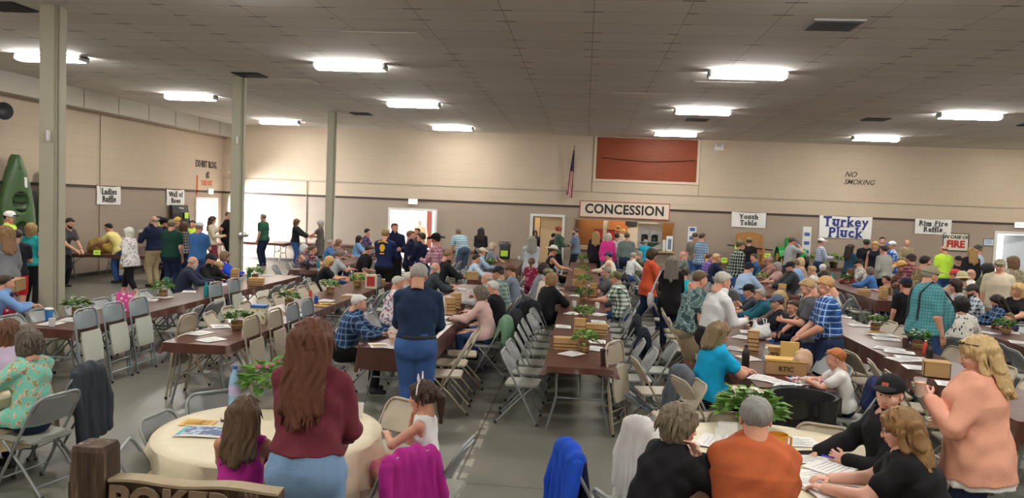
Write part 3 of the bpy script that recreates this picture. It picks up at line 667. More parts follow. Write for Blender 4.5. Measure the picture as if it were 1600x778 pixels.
        m = MB(); m.add([E_(x, z) for x, z in ((-.05, -.125), (.05, -.125), (.05, -.15), (-.05, -.15))] + [tuple(np.array(E_(x, z)) + off) for x, z in ((-.05, -.125), (.05, -.125), (.05, -.15), (-.05, -.15))], [(4, 5, 6, 7), (0, 1, 5, 4), (1, 2, 6, 5), (2, 3, 7, 6), (3, 0, 4, 7)]); m.build('emblem_bar', cloth('gold'), tp)
    M = o.matrix_world if False else Matrix.Translation((X0, Y0, dz)) @ Matrix.Rotation(th, 4, 'Z')
    info = dict(o=o, x=X0, y=Y0, face=face, pose=pose, K=K, h=h, M=M, z=z, top=tp, label=label)
    NPEOPLE.append(info)
    if extra: extra(info)
    return info
# ------------------------------------------------------------------ the hall
D, CEIL, XL, XR, YB = 28.0, 5.04, -13.7, 17.2, -3.0
def wallmat():
    t = NT('painted_block_wall'); t.set(.75, 0, .25); v = t.coord((1, 1, 1))
    sx = t.n('ShaderNodeSeparateXYZ'); t.l(v, sx.inputs[0]); cb = t.n('ShaderNodeCombineXYZ'); t.l(t.math('ADD', sx.outputs[0], sx.outputs[1]), cb.inputs[0]); t.l(sx.outputs[2], cb.inputs[1])
    br = t.n('ShaderNodeTexBrick', i_Scale=1.0, i_Mortar_Size=.006, i_Brick_Width=.60, i_Row_Height=.30, i_Mortar_Smooth=.3); t.l(cb.outputs[0], br.inputs[0])
    n = t.noise(v, 1.2, 4); up = t.mix(n, lin('#b7a691'), lin('#c3b39f')); low = t.mix(n, lin('#998a7b'), lin('#a59687'))
    c = t.mix(t.math('GREATER_THAN', sx.outputs[2], 2.49), low, up)
    c = t.mix(t.math('MULTIPLY', br.outputs['Fac'], .16), c, lin('#6b5d50')); t.col(c); t.bump(t.math('SUBTRACT', t.math('MULTIPLY', t.noise(v, 30, 3), .3), br.outputs['Fac']), .35, .012); return t.m
WALL = wallmat()
def ceilmat():
    t = NT('ceiling_tiles'); t.set(.9, 0, .1); v = t.coord()
    br = t.n('ShaderNodeTexBrick', i_Scale=1.0, i_Mortar_Size=.007, i_Brick_Width=1.22, i_Row_Height=.6096, offset=0., i_Mortar_Smooth=.2); t.l(t.coord((1, 1, 1)), br.inputs[0])
    br.inputs['Color1'].default_value = lin('#dcdad6'); br.inputs['Color2'].default_value = lin('#d4d1cc'); br.inputs['Mortar'].default_value = lin('#a4a099')
    vx = t.n('ShaderNodeSeparateXYZ'); t.l(v, vx.inputs[0])
    fx = t.math('ABSOLUTE', t.math('SUBTRACT', t.math('FRACT', t.math('ADD', t.math('DIVIDE', vx.outputs[0], 1.22), .5)), .5)); fy = t.math('ABSOLUTE', t.math('SUBTRACT', t.math('FRACT', t.math('ADD', t.math('DIVIDE', vx.outputs[1], .6096), .5)), .5))
    knot = t.math('MULTIPLY', t.math('LESS_THAN', fx, .11), t.math('LESS_THAN', fy, .035)); gate = t.math('GREATER_THAN', t.noise(t.coord(), 1.7, 2), .46)
    c = t.mix(t.math('MULTIPLY', t.math('MULTIPLY', knot, gate), .75), br.outputs[0], lin('#37322d')); c = t.mix(t.math('MULTIPLY', t.noise(v, .5, 3), .25), c, lin('#a79f93')); t.col(c); t.bump(t.math('SUBTRACT', t.math('MULTIPLY', t.noise(v, 45, 2), .35), br.outputs['Fac']), .4, .01); return t.m
def floormat():
    t = NT('sealed_concrete_floor'); t.set(.3, 0, .5); v = t.coord(); n1 = t.noise(v, .55, 5, .6); n2 = t.noise(v, 5, 5, .65)
    c = t.mix(n1, lin('#64625a'), lin('#88857b')); c = t.mix(t.math('MULTIPLY', n2, .5), c, lin('#706e65'))
    sx = t.n('ShaderNodeSeparateXYZ'); t.l(v, sx.inputs[0])
    def line(co, at, w): return t.math('LESS_THAN', t.math('ABSOLUTE', t.math('SUBTRACT', co, at)), w)
    j = line(sx.outputs[0], -1.02, .012)
    for x in (-7.1, 5.06): j = t.math('MAXIMUM', j, line(sx.outputs[0], x, .01))
    for y in (3.4, 6.55, 9.7, 12.85, 16., 19.1, 22.3, 25.4): j = t.math('MAXIMUM', j, line(sx.outputs[1], y, .008))
    patch = t.math('MULTIPLY', t.math('MULTIPLY', line(sx.outputs[0], -1.0, .06), t.math('GREATER_THAN', t.noise(v, 6, 4), .5)), t.math('LESS_THAN', sx.outputs[1], 9.0))
    c = t.mix(t.math('MULTIPLY', patch, .6), c, lin('#bdb8ac')); c = t.mix(t.math('MULTIPLY', j, .75), c, lin('#35322c')); t.col(c)
    r = t.n('ShaderNodeMapRange'); t.l(n2, r.inputs[0]); r.inputs[3].default_value = .285; r.inputs[4].default_value = .37; t.l(r.outputs[0], t.b.inputs['Roughness']); t.bump(n2, .03, .01); return t.m
FLOORM, CEILM = floormat(), ceilmat()
WHITE = plain('white_paint', '#d9d7d2', .6); DARKTRIM = plain('dark_stripe', '#3a2c26', .6); GREYP = plain('column_paint', '#a29f8b', .55, var=.05, scale=3)
def struct(name, mb, mat, label=None, **k): return tag(mb.build(name, mat, **k), label, kind='structure')
struct('floor', MB().box((XL - 5, YB, -.2), (XR + 4, D + 6, 0)), FLOORM)
struct('ceiling', MB().box((XL - .3, YB - .3, CEIL), (XR + .3, D + .3, CEIL + .2)), CEILM)
def wall_with_holes(name, axis, pos, th, a0, a1, holes, z1=CEIL):
    """holes: (a, b, z0, z1) along the wall"""
    m = MB(); xs = sorted({a0, a1, *[h[0] for h in holes], *[h[1] for h in holes]}); zs = sorted({0., z1, *[h[2] for h in holes], *[h[3] for h in holes]})
    for i in range(len(xs) - 1):
        for j in range(len(zs) - 1):
            cx, cz = (xs[i] + xs[i + 1]) / 2, (zs[j] + zs[j + 1]) / 2
            if any(h[0] < cx < h[1] and h[2] < cz < h[3] for h in holes): continue
            if axis == 'y': m.box((xs[i], pos, zs[j]), (xs[i + 1], pos + th, zs[j + 1]))
            else: m.box((pos, xs[i], zs[j]), (pos + th, xs[i + 1], zs[j + 1]))
    return struct(name, m, WALL)
HD, HW, H2, H3, HS = (-7.18, -5.48, 0, 2.11), (-.34, 3.2, 1.02, 2.03), (-1.9, -.78, 0, 2.1), (14.2, 15.3, 0, 2.15), (.33, 3.9, 3.52, 5.02)
wall_with_holes('wall_back', 'y', D, .25, XL - .3, XR + .3, [HD, HW, H2, H3, HS])
wall_with_holes('wall_left', 'x', XL - .25, .25, YB, D, [(26.05, 27.60, 0, 2.22)])
wall_with_holes('wall_right', 'x', XR, .25, YB, D, []); wall_with_holes('wall_front', 'y', YB - .25, .25, XL - .3, XR + .3, [])
# boxed duct along the left wall
tM = plain('duct_paint', '#b3ada2', .6, var=.06, scale=2)
struct('trim_1', MB().box((XL, YB, 4.56), (XL + .42, D, CEIL)), tM, 'boxed duct running along the top of the left wall')
m = MB()
for k in range(20): m.box((XL + .418, -2 + k * 1.52, 4.565), (XL + .428, -1.985 + k * 1.52, CEIL))
struct('trim_2', m, plain('duct_seam', '#6d675e', .7))
# dark painted belt line, ledge line above it and skirting
m = MB()
for a, b in ((XL, 5.2), (5.2, XR)): m.box((a, D - .012, 2.455), (b, D, 2.535))
struct('trim_3', m, DARKTRIM); struct('trim_4', MB().box((XL, YB, 2.455), (XL + .012, D, 2.535)), DARKTRIM)
struct('trim_5', MB().box((XL, D - .02, 3.035), (XR, D, 3.06)), plain('ledge', '#a08f7d', .7))
struct('baseboard_back', MB().box((XL, D - .015, 0), (HD[0], D, .1)).box((HD[1], D - .015, 0), (H2[0], D, .1)).box((H2[1], D - .015, 0), (H3[0], D, .1)), DARKTRIM)
struct('baseboard_left', MB().box((XL, YB, 0), (XL + .015, 26.1, .1)), DARKTRIM)
# door frames
def frame(name, h, w=.07, mat=WHITE, d=.05):
    m = MB(); m.box((h[0] - w, D - d, 0), (h[0] + .015, D + .24, h[3] - .015)).box((h[1] - .015, D - d, 0), (h[1] + w, D + .24, h[3] - .015)).box((h[0] - w, D - d, h[3] - .015), (h[1] + w, D + .24, h[3] + w)); return struct(name, m, mat)
frame('trim_6', HD); frame('trim_7', H2); frame('trim_8', H3, .09)
m = MB(); m.box((XL - .24, 26.0, 0), (XL + .03, 26.1, 2.19)).box((XL - .24, 27.55, 0), (XL + .03, 27.65, 2.19)).box((XL - .24, 26.0, 2.19), (XL + .03, 27.65, 2.28)); struct('trim_9', m, WHITE)
# doors standing open
def door(name, hinge, w, h, ang, mat, label):
    e = empty(name, (hinge[0], hinge[1], 0), math.radians(ang)); tag(e, label, kind='structure'); MB().box((0, -.02, .01), (w, .02, h)).build('door_panel', mat, e, bevel=.004)
    hd = MB(); hd.tube([(w - .07, -.05, 1.0), (w - .07, .05, 1.0)], .012); hd.tube([(w - .07, -.055, 1.0), (w - .18, -.055, 1.0)], .011); hd.build('handle', plain('steel', '#a8a9ab', .3, 1.), e); return e
door('door_1', (H2[1] - .02, D + .27), .80, 2.08, 172, plain('tan_door', '#d8b98c', .55), 'tan door standing behind the doorway next to the concession window')
door('door_2', (H3[1] - .02, D + .14), .70, 2.12, 160, plain('grey_door', '#b9bfc4', .55), 'pale grey door ajar at the bright far exit')
door('door_3', (HD[0] + .02, D + .2), .85, 2.08, 96, WHITE, 'white leaf of the double doorway swung open')
door('door_4', (HD[1] - .02, D + .2), .85, 2.08, 84, WHITE, 'second white leaf of the double doorway swung open')
door('door_5', (XL - .30, 26.02), 1.25, 2.15, -94, plain('side_door', '#8a8f92', .5), 'grey side exit door opened outward')
# corridor behind the double doorway
m = MB(); m.box((-9.2, 32.2, 0), (-4.2, 32.4, 3)); m.box((-9.3, D + .25, 0), (-9.2, 32.4, 3)); struct('wall_corridor', m, plain('corridor_wall', '#e9e4da', .7))
struct('trim_10', MB().box((-6.46, 31.2, 0), (-6.28, 31.4, 2.6)), plain('redbrown_post', '#7a3a26', .6), 'red-brown post seen through the double doorway')
struct('trim_11', MB().box((-6.0, 31.2, 0), (-5.8, 31.4, 2.6)), plain('yellow_post', '#d9b98a', .6), 'pale timber post seen through the double doorway')
# passage behind the single doorway
struct('wall_passage', MB().box((-2.6, 30.0, 0), (-.2, 30.15, 3)).box((-2.75, D + .25, 0), (-2.6, 30.15, 3)), plain('passage_wall', '#6d5a4a', .7))
struct('trim_12', MB().box((-1.92, 29.96, .2), (-1.72, 30.0, 2.0)), plain('passage_panel', '#e0b57a', .6), 'lit panel at the end of the dark passage')
# kitchen behind the concession window
KW = plain('kitchen_wall', '#d9d2c4', .6); m = MB(); m.box((-.5, 31.6, 0), (5.0, 31.75, 3)); m.box((-.65, D + .25, 0), (-.5, 31.75, 3)); m.box((5.0, D + .25, 0), (5.15, 31.75, 3)); m.box((-.65, D + .25, 3), (5.15, 31.75, 3.1)); struct('wall_kitchen', m, KW)
struct('trim_13', MB().box((1.0, 31.5, 1.0), (1.75, 31.6, 2.4)), plain('orange_shutter', '#c87a42', .6, bump=.3, scale=40), 'orange slatted shutter on the kitchen rear wall')
struct('trim_14', MB().box((2.9, 30.6, 0), (4.2, 30.7, 2.6)).box((-.48, 30.4, 0), (.75, 30.5, 2.6)), plain('brown_partition', '#8a5a2c', .55, var=.15, scale=4), 'brown timber partitions inside the kitchen')
struct('trim_15', MB().box((HW[0] - .05, D - .22, .96), (HW[1] + .05, D + .3, 1.02)), plain('counter_wood', '#a88a5e', .5, var=.1), 'wooden serving ledge of the concession window')
m = MB(); m.box((HW[0] - .05, D - .02, 1.02), (HW[0], D + .02, 2.03)).box((HW[1], D - .02, 1.02), (HW[1] + .05, D + .02, 2.03)).box((HW[0] - .05, D - .02, 2.03), (HW[1] + .05, D + .02, 2.08)); struct('trim_16', m, plain('window_trim', '#8f7a66', .6))
for x in (.6, 2.6): 
    e = empty('kitchen_light', (x, 30.0, 2.99), 0, 'fluorescent light in the kitchen above the ' + ('drink dispensers' if x < 1 else 'coffee machine'), 'light', 'kitchen lights'); MB().box((-.6, -.1, -.05), (.6, .1, 0)).build('housing', WHITE, e)
    mm = NT('kitchen_lens'); mm.b.inputs['Emission Color'].default_value = lin('#fff0d8'); mm.b.inputs['Emission Strength'].default_value = 55; MB().box((-.58, -.08, -.07), (.58, .08, -.05)).build('lens', mm.m, e)
# shuttered opening above the concession sign
e = empty('roller_shutter', (2.12, D, 3.5), 0, 'rust-brown slatted roller shutter above the concession sign', 'shutter')
t = NT('rust_slats'); t.set(.45, 0, .5); v = t.coord(); t.col(t.mix(t.noise(v, 2, 3), lin('#8a4228'), lin('#9c4e2e'))); sm = t.m
def slat(u, vv): z = vv * 1.52; return (-1.78 + u * 3.56, .03 + .012 * math.sin(vv * 34 * 2 * PI), .02 + z)
MB().box((-1.8, .06, .0), (1.8, .24, 1.55)).build('backing', plain('rust_back', '#4a2418', .7), e); MB().sheet(slat, 2, 34 * 6, .006).build('slat_curtain', sm, e, .9)
m = MB(); m.box((-1.87, -.03, -.07), (1.87, .04, .02)).box((-1.87, -.03, .02), (-1.79, .04, 1.5)).box((1.79, -.03, .02), (1.87, .04, 1.5)); m.build('frame', plain('shutter_frame', '#c9b69f', .6), e)
MB().tube([(-1.6 + 3.3 * k / 10, -.02, .80 - .10 * math.sin(PI * k / 10)) for k in range(11)], .014, 6).build('cable', plain('black_cable', '#191512', .6), e)
# columns
for i, (x, y, w) in enumerate(((-7.74, 10.55, .128), (-7.74, 16.55, .12), (-7.74, 22.85, .115))):
    c = struct('column', MB().box((x - w, y - w, 0), (x + w, y + w, CEIL)), GREYP, bevel=.02); tag(c, ('nearest', 'middle', 'far')[i] + ' grey-green square column on the left of the hall')
    MB().tube([(x + w + .012, y - w * .5, .0), (x + w + .012, y - w * .5, CEIL)], .014, 6).build('conduit', plain('conduit_paint', '#8e8c7c', .5), c)
    if i < 2:
        b = MB().box((x + w * .2, y - w - .05, 3.1 if i == 0 else 3.55), (x + w * .5, y - w, 3.25 if i == 0 else 3.72)).build('switch_box', WHITE, c, bevel=.006)
    if i == 1: MB().lathe([(.0, -.06), (.10, -.05), (.13, 0), (.10, .05), (0, .06)], 14, (x + w + .06, y - w * .5, 1.55)).build('junction_box', plain('galvanised', '#b9bbb8', .35, .6), c, .8)
struct('trim_17', MB().tube([(XL + .02, 20.6, 0), (XL + .02, 20.6, 4.56)], .014, 6), plain('wall_pipe', '#9a8a78', .5), 'thin pipe running up the left wall')
struct('trim_18', MB().tube([(-10.4, D - .02, 0), (-10.4, D - .02, 3.03)], .014, 6).tube([(.22, D - .02, 3.05), (.22, D - .02, CEIL)], .012, 6).tube([(4.0, D - .02, 3.05), (4.0, D - .02, CEIL)], .012, 6), plain('wall_pipe', '#9a8a78', .5))
# ceiling fluorescent fixtures
LENS = NT('fluorescent_lens'); LENS.b.inputs['Base Color'].default_value = (.9, .9, .9, 1); LENS.b.inputs['Emission Color'].default_value = (1, .97, .92, 1); LENS.b.inputs['Emission Strength'].default_value = LIGHT_STRENGTH; LENS = LENS.m
steel = plain('fixture_steel', '#c9cac8', .4)
def fixture(x, y, label):
    e = empty('ceiling_light', (x, y, CEIL), 0, label, 'light', 'fluorescent ceiling lights')
    MB().box((-.70, -.12, -.07), (.70, .12, 0)).build('housing', steel, e, bevel=.01)
    prof = [(-.16, -.07), (-.15, -.11), (-.09, -.135), (.09, -.135), (.15, -.11), (.16, -.07)]; m = MB(); vs = [(sx, y_, z_) for sx in (-.65, .65) for y_, z_ in prof]
    m.add(vs, [tuple(range(5, -1, -1)), tuple(range(6, 12))] + [(k, (k + 1) % 6, 6 + (k + 1) % 6, 6 + k) for k in range(6)]); m.build('lens', LENS, e)
    for s in (-1, 1): MB().box((s * .65 - (.0 if s > 0 else .05), -.15, -.125), (s * .65 + (.05 if s > 0 else 0), .15, -.02)).build('end_cap', steel, e, bevel=.01)
rowsL = {-10.6: ('over the left wall side', (3.0, 8.6, 14.4, 19.8, 25.8)), -4.6: ('in the row left of the centre', (-1., 3.2, 8.9, 14.55, 20., 26.)), 2.82: ('in the row right of the centre', (-1., 3.2, 8.3, 14.4, 19.75, 25.6)), 8.92: ('in the second row right of the centre', (2., 7.6, 13.4, 19.2, 25.1)), 14.8: ('along the right wall', (2., 7.6, 13.4, 19.2, 25.))}
ORD = 'first second third fourth fifth sixth seventh eighth ninth tenth eleventh twelfth thirteenth fourteenth fifteenth sixteenth seventeenth eighteenth nineteenth twentieth twenty-first twenty-second twenty-third twenty-fourth twenty-fifth twenty-sixth twenty-seventh twenty-eighth twenty-ninth thirtieth thirty-first thirty-second thirty-third thirty-fourth thirty-fifth thirty-sixth'.split()
for x, (nm, ys) in rowsL.items():
    for k, y in enumerate(sorted(ys, reverse=True)): fixture(x, y, f'fluorescent light {nm}, {ORD[k]} from the rear wall')
# replaced pale tiles, vents
for i, (x, y) in enumerate(((-3.3, 12.1), (1.1, 17.7), (-6.8, 17.0), (2.65, 15.9), (7.0, 21.0))):
    struct(f'trim_{20 + i}', MB().box((x - .6, y - .3, CEIL - .006), (x + .6, y + .3, CEIL)), plain('new_tile', '#d6d2ca', .85), 'paler replaced ceiling tile')
for x, y, dk, lb in ((3.2, 10.8, 0, 'square grey louvred ceiling vent near the front right light'), (-7.35, 16.2, 1, 'dark open gap in the ceiling by the middle column'), (3.0, 22.0, 1, 'small dark ceiling vent behind the right of centre lights'), (7.35, 20.75, 1, 'dark gap in the ceiling between the right hand lights'), (-8.5, 10.6, 1, 'dark ceiling gap at the top of the nearest column'), (-6.9, 23.0, 1, 'dark ceiling gap by the far column'), (11.3, 20.9, 1, 'dark ceiling gap above the far right')):
    e = empty('ceiling_vent', (x, y, CEIL), 0, lb, 'vent'); s = .33 if not dk else .3
    MB().box((-s * 1.0, -s * .9, -.02), (s * 1.0, s * .9, 0)).build('frame', plain('vent_frame', '#a8a49e', .5) if not dk else plain('vent_dark', '#1c1a18', .8), e)
    m = MB()
    for k in range(9): m.box((-s * .9, -s * .8 + k * s * .19, -.03), (s * .9, -s * .8 + k * s * .19 + .03, -.018))
    m.build('slat', plain('vent_slat', '#56565c', .5) if not dk else plain('vent_slat_dark', '#2c2a28', .7), e)
# ------------------------------------------------------------------ signs and banners
BLK = plain('sign_black', '#1e1b1a', .6); REDP = plain('sign_red', '#b02a22', .6); BLUEP = plain('sign_blue', '#1b2c78', .6); VINYL = plain('banner_vinyl', '#e4e3df', .5, bump=.15, scale=3)
def on_wall(o, x, z, left=False, off=.012, y=None):
    if left: o.location = (XL + off, y, z); o.rotation_euler = (PI / 2, 0, PI / 2)
    else: o.location = (x, D - off, z); o.rotation_euler = (PI / 2, 0, 0)
    return o
def board(name, w, h, label, cat, mat, th=.02, border=None, bw=.03, x=0, z=0, left=False, y=None, round_=.0):
    e = empty(name, (0, 0, 0), 0, label, cat); on_wall(e, x, z, left, .0, y); m = MB(); prism(m, rr(w / 2, h / 2, max(round_, .005)), .002, th); m.build('panel', mat, e)
    if border:
        m = MB(); o_ = rr(w / 2, h / 2, max(round_, .005)); i_ = rr(w / 2 - bw, h / 2 - bw, max(round_ - bw, .004)); n = len(o_)
        vs = [(a, b, th) for a, b in o_] + [(a, b, th) for a, b in i_] + [(a, b, th + .01) for a, b in o_] + [(a, b, th + .01) for a, b in i_]
        fs = []
        for k in range(n):
            j = (k + 1) % n; fs += [(2 * n + k, 2 * n + j, 3 * n + j, 3 * n + k), (k, 2 * n + k, 2 * n + j, j), (n + k, n + j, 3 * n + j, 3 * n + k)]
        m.add(vs, fs).build('border', border, e)
    return e
def write(e, lines, mat, z=.03):
    for s, size, x, y, kw in lines:
        o = text_mesh(s, size, mat=mat if not kw.get('mat') else kw['mat'], parent=e, **{k: v for k, v in kw.items() if k != 'mat'}); o.location = (x, y, z)
e = board('concession_sign', 3.22, .60, 'large cream concession sign with black capitals over the serving window', 'sign', plain('sign_cream', '#d5c6b4', .6), .04, plain('sign_rustborder', '#9c4a34', .6), .03, 1.42, 2.425, round_=.04)
write(e, [('CONCESSION', .47, 0, 0, dict(bold=.014, sx=.92, space=1.06))], BLK, .045)
def serif(e, s, size, x, y, mat, z, **k):
    write(e, [(s, size, x, y, k)], mat, z)
def banner(label, lines, w, h, mat, **k):
    e = empty('banner', (0, 0, 0), 0, label, 'banner'); on_wall(e, k.get('x', 0), k['z'], k.get('left', False), .014, k.get('y'))
    sag = .02
    MB().sheet(lambda u, v: ((u - .5) * w * (1 - .02 * (1 - v)), (v - .5) * h - sag * math.sin(PI * u) * v, .012 + .010 * math.sin(u * 7 + v * 3)), 20, 8, .003).build('sheet', VINYL, e, .9)
    write(e, lines, mat, .03)
    for sx in (-1, 1): MB().tube([(sx * w / 2 * .98, h / 2 * .98, .01), (sx * w / 2 * 1.01, h / 2 + .05, .005)], .004, 5).build('tie', BLK, e)
    return e
B_ = dict(bold=.004, space=1.22, slab=True, sx=.95)
small = lambda y: ('2019', .05, 0, y, dict(bold=.0)) 
banner('white banner on the left wall reading Ladies Raffle', [('Ladies', .24, 0, .10, B_), ('Raffle', .24, 0, -.11, B_)], 1.13, .53, BLK, left=True, y=21.0, z=2.26)
banner('white banner reading Wall of Bows above the dark bow rack', [('Wall of', .24, 0, .10, B_), ('Bows', .24, 0, -.11, B_)], 1.13, .53, BLK, left=True, y=24.63, z=2.25)
banner('white banner reading Youth Table above the wooden seat', [('Youth', .23, 0, .11, B_), ('Table', .23, 0, -.11, B_)], 1.2, .54, BLK, x=5.8, z=2.265)
banner('largest white banner, blue lettering Turkey Pluck', [('Turkey', .46, 0, .18, dict(bold=.012, space=1.16, slab=True)), ('Pluck', .46, 0, -.20, dict(bold=.012, space=1.16, slab=True))], 1.8, .78, BLUEP, x=9.13, z=2.145)
banner('white banner reading Rim Fire Raffle beside the red fire sign', [('Rim Fire', .24, 0, .11, B_), ('Raffle', .24, 0, -.10, B_)], 1.22, .53, BLK, x=12.07, z=2.29)
e = board('fire_sign', .86, .62, 'framed fire sign with black and red lettering under the raffle banner', 'sign', plain('sign_ivory', '#d9d2c2', .6), .02, BLK, .025, 12.86, 1.79, round_=.03)
write(e, [('IN CASE OF', .155, 0, .17, dict(bold=.004, shear=.2)), ('FIRE', .33, 0, -.08, dict(bold=.016, mat=REDP))], BLK, .024)
e = empty('fire_arrow', (0, 0, 0), 0, 'red arrow on the wall below the framed fire sign', 'arrow'); on_wall(e, 13.42, 1.45); prism(MB(), [(0.18, .30), (.05, .22), (.1, .16), (-.25, -.2), (-.2, -.26), (.16, .1), (.2, .04)], .004, .02).build('arrow_panel', REDP, e); MB().box((-.3, -.3, .004), (-.2, -.2, .02)).build('arrow_tail', REDP, e)
e = board('notice_board', .36, .26, 'small blue framed notice beside the bright right doorway', 'notice', plain('notice_paper', '#cfd9e2', .6), .015, plain('notice_frame', '#33435c', .5), .02, 13.95, 1.835)
m = MB()
for k in range(4): m.box((-.11, .07 - k * .04, .016), (.11 - .03 * (k % 2), .085 - k * .04, .018))
m.build('text_line', plain('notice_ink', '#5f83ad', .6), e)
def paint_word(name, lines, mat, label, x=0, z=0, left=False, y=None):
    e = empty(name, (0, 0, 0), 0, label, 'wall lettering'); on_wall(e, x, z, left, .0, y); write(e, lines, mat, .004); return e
paint_word('wall_lettering', [('NO', .25, -.30, .13, dict(bold=.002, shear=.35)), ('SMOKING', .25, .0, -.13, dict(bold=.002, shear=.35, sx=.92))], BLK, 'slanted black NO SMOKING lettering painted high on the rear wall', 9.5, 3.86)
paint_word('wall_lettering', [('EXHIBIT BLDG.', .33, 0, .32, dict(bold=.008, sx=.72)), ('#2', .32, .1, -.05, dict(bold=.008, sx=.7))], BLK, 'black EXHIBIT BLDG lettering painted over the side exit', 0, 3.14, True, 26.75)
paint_word('wall_lettering', [('THIS EXIT', .25, 0, 0, dict(bold=.006, sx=.75))], plain('paint_orange', '#c25a38', .6), 'orange THIS EXIT lettering painted over the side exit', 0, 2.79, True, 26.8)
e = empty('orange_arrow', (XL, 26.1, 0), 0, 'orange painted stripe pointing down at the side exit', 'arrow'); MB().box((0, -.05, 2.45), (.012, .05, 3.05)).build('arrow_shaft', plain('paint_orange', '#c25a38', .6), e); MB().add([(0, -.1, 2.45), (0, .1, 2.45), (0, 0, 2.3), (.012, -.1, 2.45), (.012, .1, 2.45), (.012, 0, 2.3)], [(0, 1, 2), (5, 4, 3), (0, 3, 4, 1), (1, 4, 5, 2), (2, 5, 3, 0)]).build('arrow_head', plain('paint_orange', '#c25a38', .6), e)
# exit lights
EX = NT('exit_glow'); EX.b.inputs['Base Color'].default_value = (.9, .95, .88, 1); EX.b.inputs['Emission Color'].default_value = (.86, 1, .86, 1); EX.b.inputs['Emission Strength'].default_value = 1.1; EX = EX.m
for x, z, left, y, lb in ((-6.33, 2.43, False, None, 'glowing exit sign over the double doorway'), (14.9, 2.47, False, None, 'glowing exit sign at the bright right doorway'), (0, 2.5, True, 27.0, 'glowing exit sign over the side exit')):
    e = empty('exit_sign', (0, 0, 0), 0, lb, 'exit sign'); on_wall(e, x, z, left, 0, y); MB().box((-.17, -.10, .0), (.17, .10, .07)).build('case', WHITE, e, bevel=.01); MB().box((-.16, -.09, .068), (.16, .09, .074)).build('face', EX, e)
    o = text_mesh('EXIT', .13, mat=plain('exit_green', '#4f9a62', .5), parent=e, bold=.003, depth=.002); o.location = (0, 0, .076)
e = empty('emergency_light', (4.63, D, 4.75), 0, 'twin emergency lamp high on the rear wall beside the shutter', 'lamp'); MB().box((-.16, -.09, -.07), (.16, 0, .07)).build('case', WHITE, e, bevel=.01)
for s in (-1, 1): MB().lathe([(0, .0), (.05, .01), (.06, .06), (.05, .08), (0, .08)], 12, (s * .11, -.13, .05)).build('lamp_head', WHITE, e, .8)
e = empty('horn_speaker', (XL + .25, 16.45, 4.1), 0, 'dark horn loudspeaker high on the left wall', 'loudspeaker'); m = MB(); m.lathe([(.04, 0), (.06, .12), (.12, .28), (.2, .4), (.19, .4), (.11, .29), (.0, .2)], 18); o = m.build('horn', plain('horn_dark', '#3a3b3d', .5), e, .8); o.rotation_euler = (0, PI / 2, -.5); MB().box((-.26, -.04, -.05), (-.02, .04, .05)).build('bracket', plain('horn_bracket', '#55534f', .5), e)
# flag on its slanted staff
e = empty('wall_flag', (-.53, D, 4.1), 0, 'furled striped flag hanging from a slanted staff on the rear wall', 'flag'); MB().tube([(0, 0, -.1), (.06, -.35, .52)], .014, 8).build('staff', plain('staff_wood', '#7d6a4d', .5), e); MB().lathe([(0, 0), (.03, .02), (.0, .06)], 10, (.06, -.35, .52)).build('finial', plain('gold_finial', '#b8963c', .35, .7), e)
FR = MB().lathe([(0, -.02), (.04, -.01), (.04, .02), (0, .02)], 10, (0, -.01, -.1)).build('socket', BLK, e)
t = NT('flag_stripes'); t.set(.8); v = t.coord(); sx = t.n('ShaderNodeSeparateXYZ'); t.l(v, sx.inputs[0]); st = t.math('LESS_THAN', t.math('FRACT', t.math('MULTIPLY', t.math('ADD', sx.outputs[0], t.math('MULTIPLY', sx.outputs[2], .12)), 14.)), .5); c = t.mix(st, lin('#d8d2cc'), lin('#a52a3a'))
canton = t.math('MULTIPLY', t.math('GREATER_THAN', sx.outputs[2], -.35), t.math('GREATER_THAN', sx.outputs[0], -.3)); vo = t.n('ShaderNodeTexVoronoi', i_Scale=18.); t.l(v, vo.inputs[0]); c = t.mix(canton, c, t.mix(t.math('LESS_THAN', vo.outputs[0], .25), lin('#1c2038'), lin('#b9b9c6'))); t.col(c)
def flagf(u, v_):
    w = .02 + .13 * v_ ** .8; a = u * 3 * PI; return (.05 - .10 * v_ + w * (u - .5) * 1.5, -.30 + .10 * v_ + .05 * math.sin(a) * (.4 + v_), .42 - 1.62 * v_ - .12 * v_ * u)
MB().sheet(flagf, 22, 26, .004).build('flag_cloth', t.m, e, .9)
# ------------------------------------------------------------------ folding chairs
CH_METAL = [plain('chair_grey', '#8f9292', .38, .25, var=.05), plain('chair_beige', '#a89c88', .4, .2, var=.05), plain('chair_blue_grey', '#8a979c', .32, .35, var=.05)]
CH_SEAT = [plain('chair_grey_pad', '#9c9c93', .45, var=.06), plain('chair_beige_pad', '#b5aa96', .5, var=.06), plain('chair_pale_pad', '#b9bbb0', .45, var=.06)]
def arc_hoop(x, z0, z1, y0, y1, r=.09, n=5):
    """inverted U from (−x,y0,z0) up to z1"""
    P = [(-x, y0, z0), (-x, y0 + (y1 - y0) * .5, z0 + (z1 - z0) * .5)]; zr = z1 - r
    yy = lambda z: y0 + (y1 - y0) * (z - z0) / (z1 - z0)
    P += [(-x, yy(zr), zr)] + [(-x + r - r * math.cos(a), yy(zr + r * math.sin(a)), zr + r * math.sin(a)) for a in [PI / 2 * k / n for k in range(1, n + 1)]]
    return P + [(-p[0], p[1], p[2]) for p in reversed(P)]
def back_panel(mb, z0, z1, w, yf, th=.012):
    def fn(u, v):
        e = 1 - .10 * abs(2 * v - 1) ** 3; x = (u - .5) * w * e; z = z0 + (z1 - z0) * v; return (x, yf(z) - .022 + .022 * (2 * u - 1) ** 2, z - .02 * (2 * u - 1) ** 4 * (1 if v > .5 else -.3))
    return mb.sheet(fn, 12, 6, th)
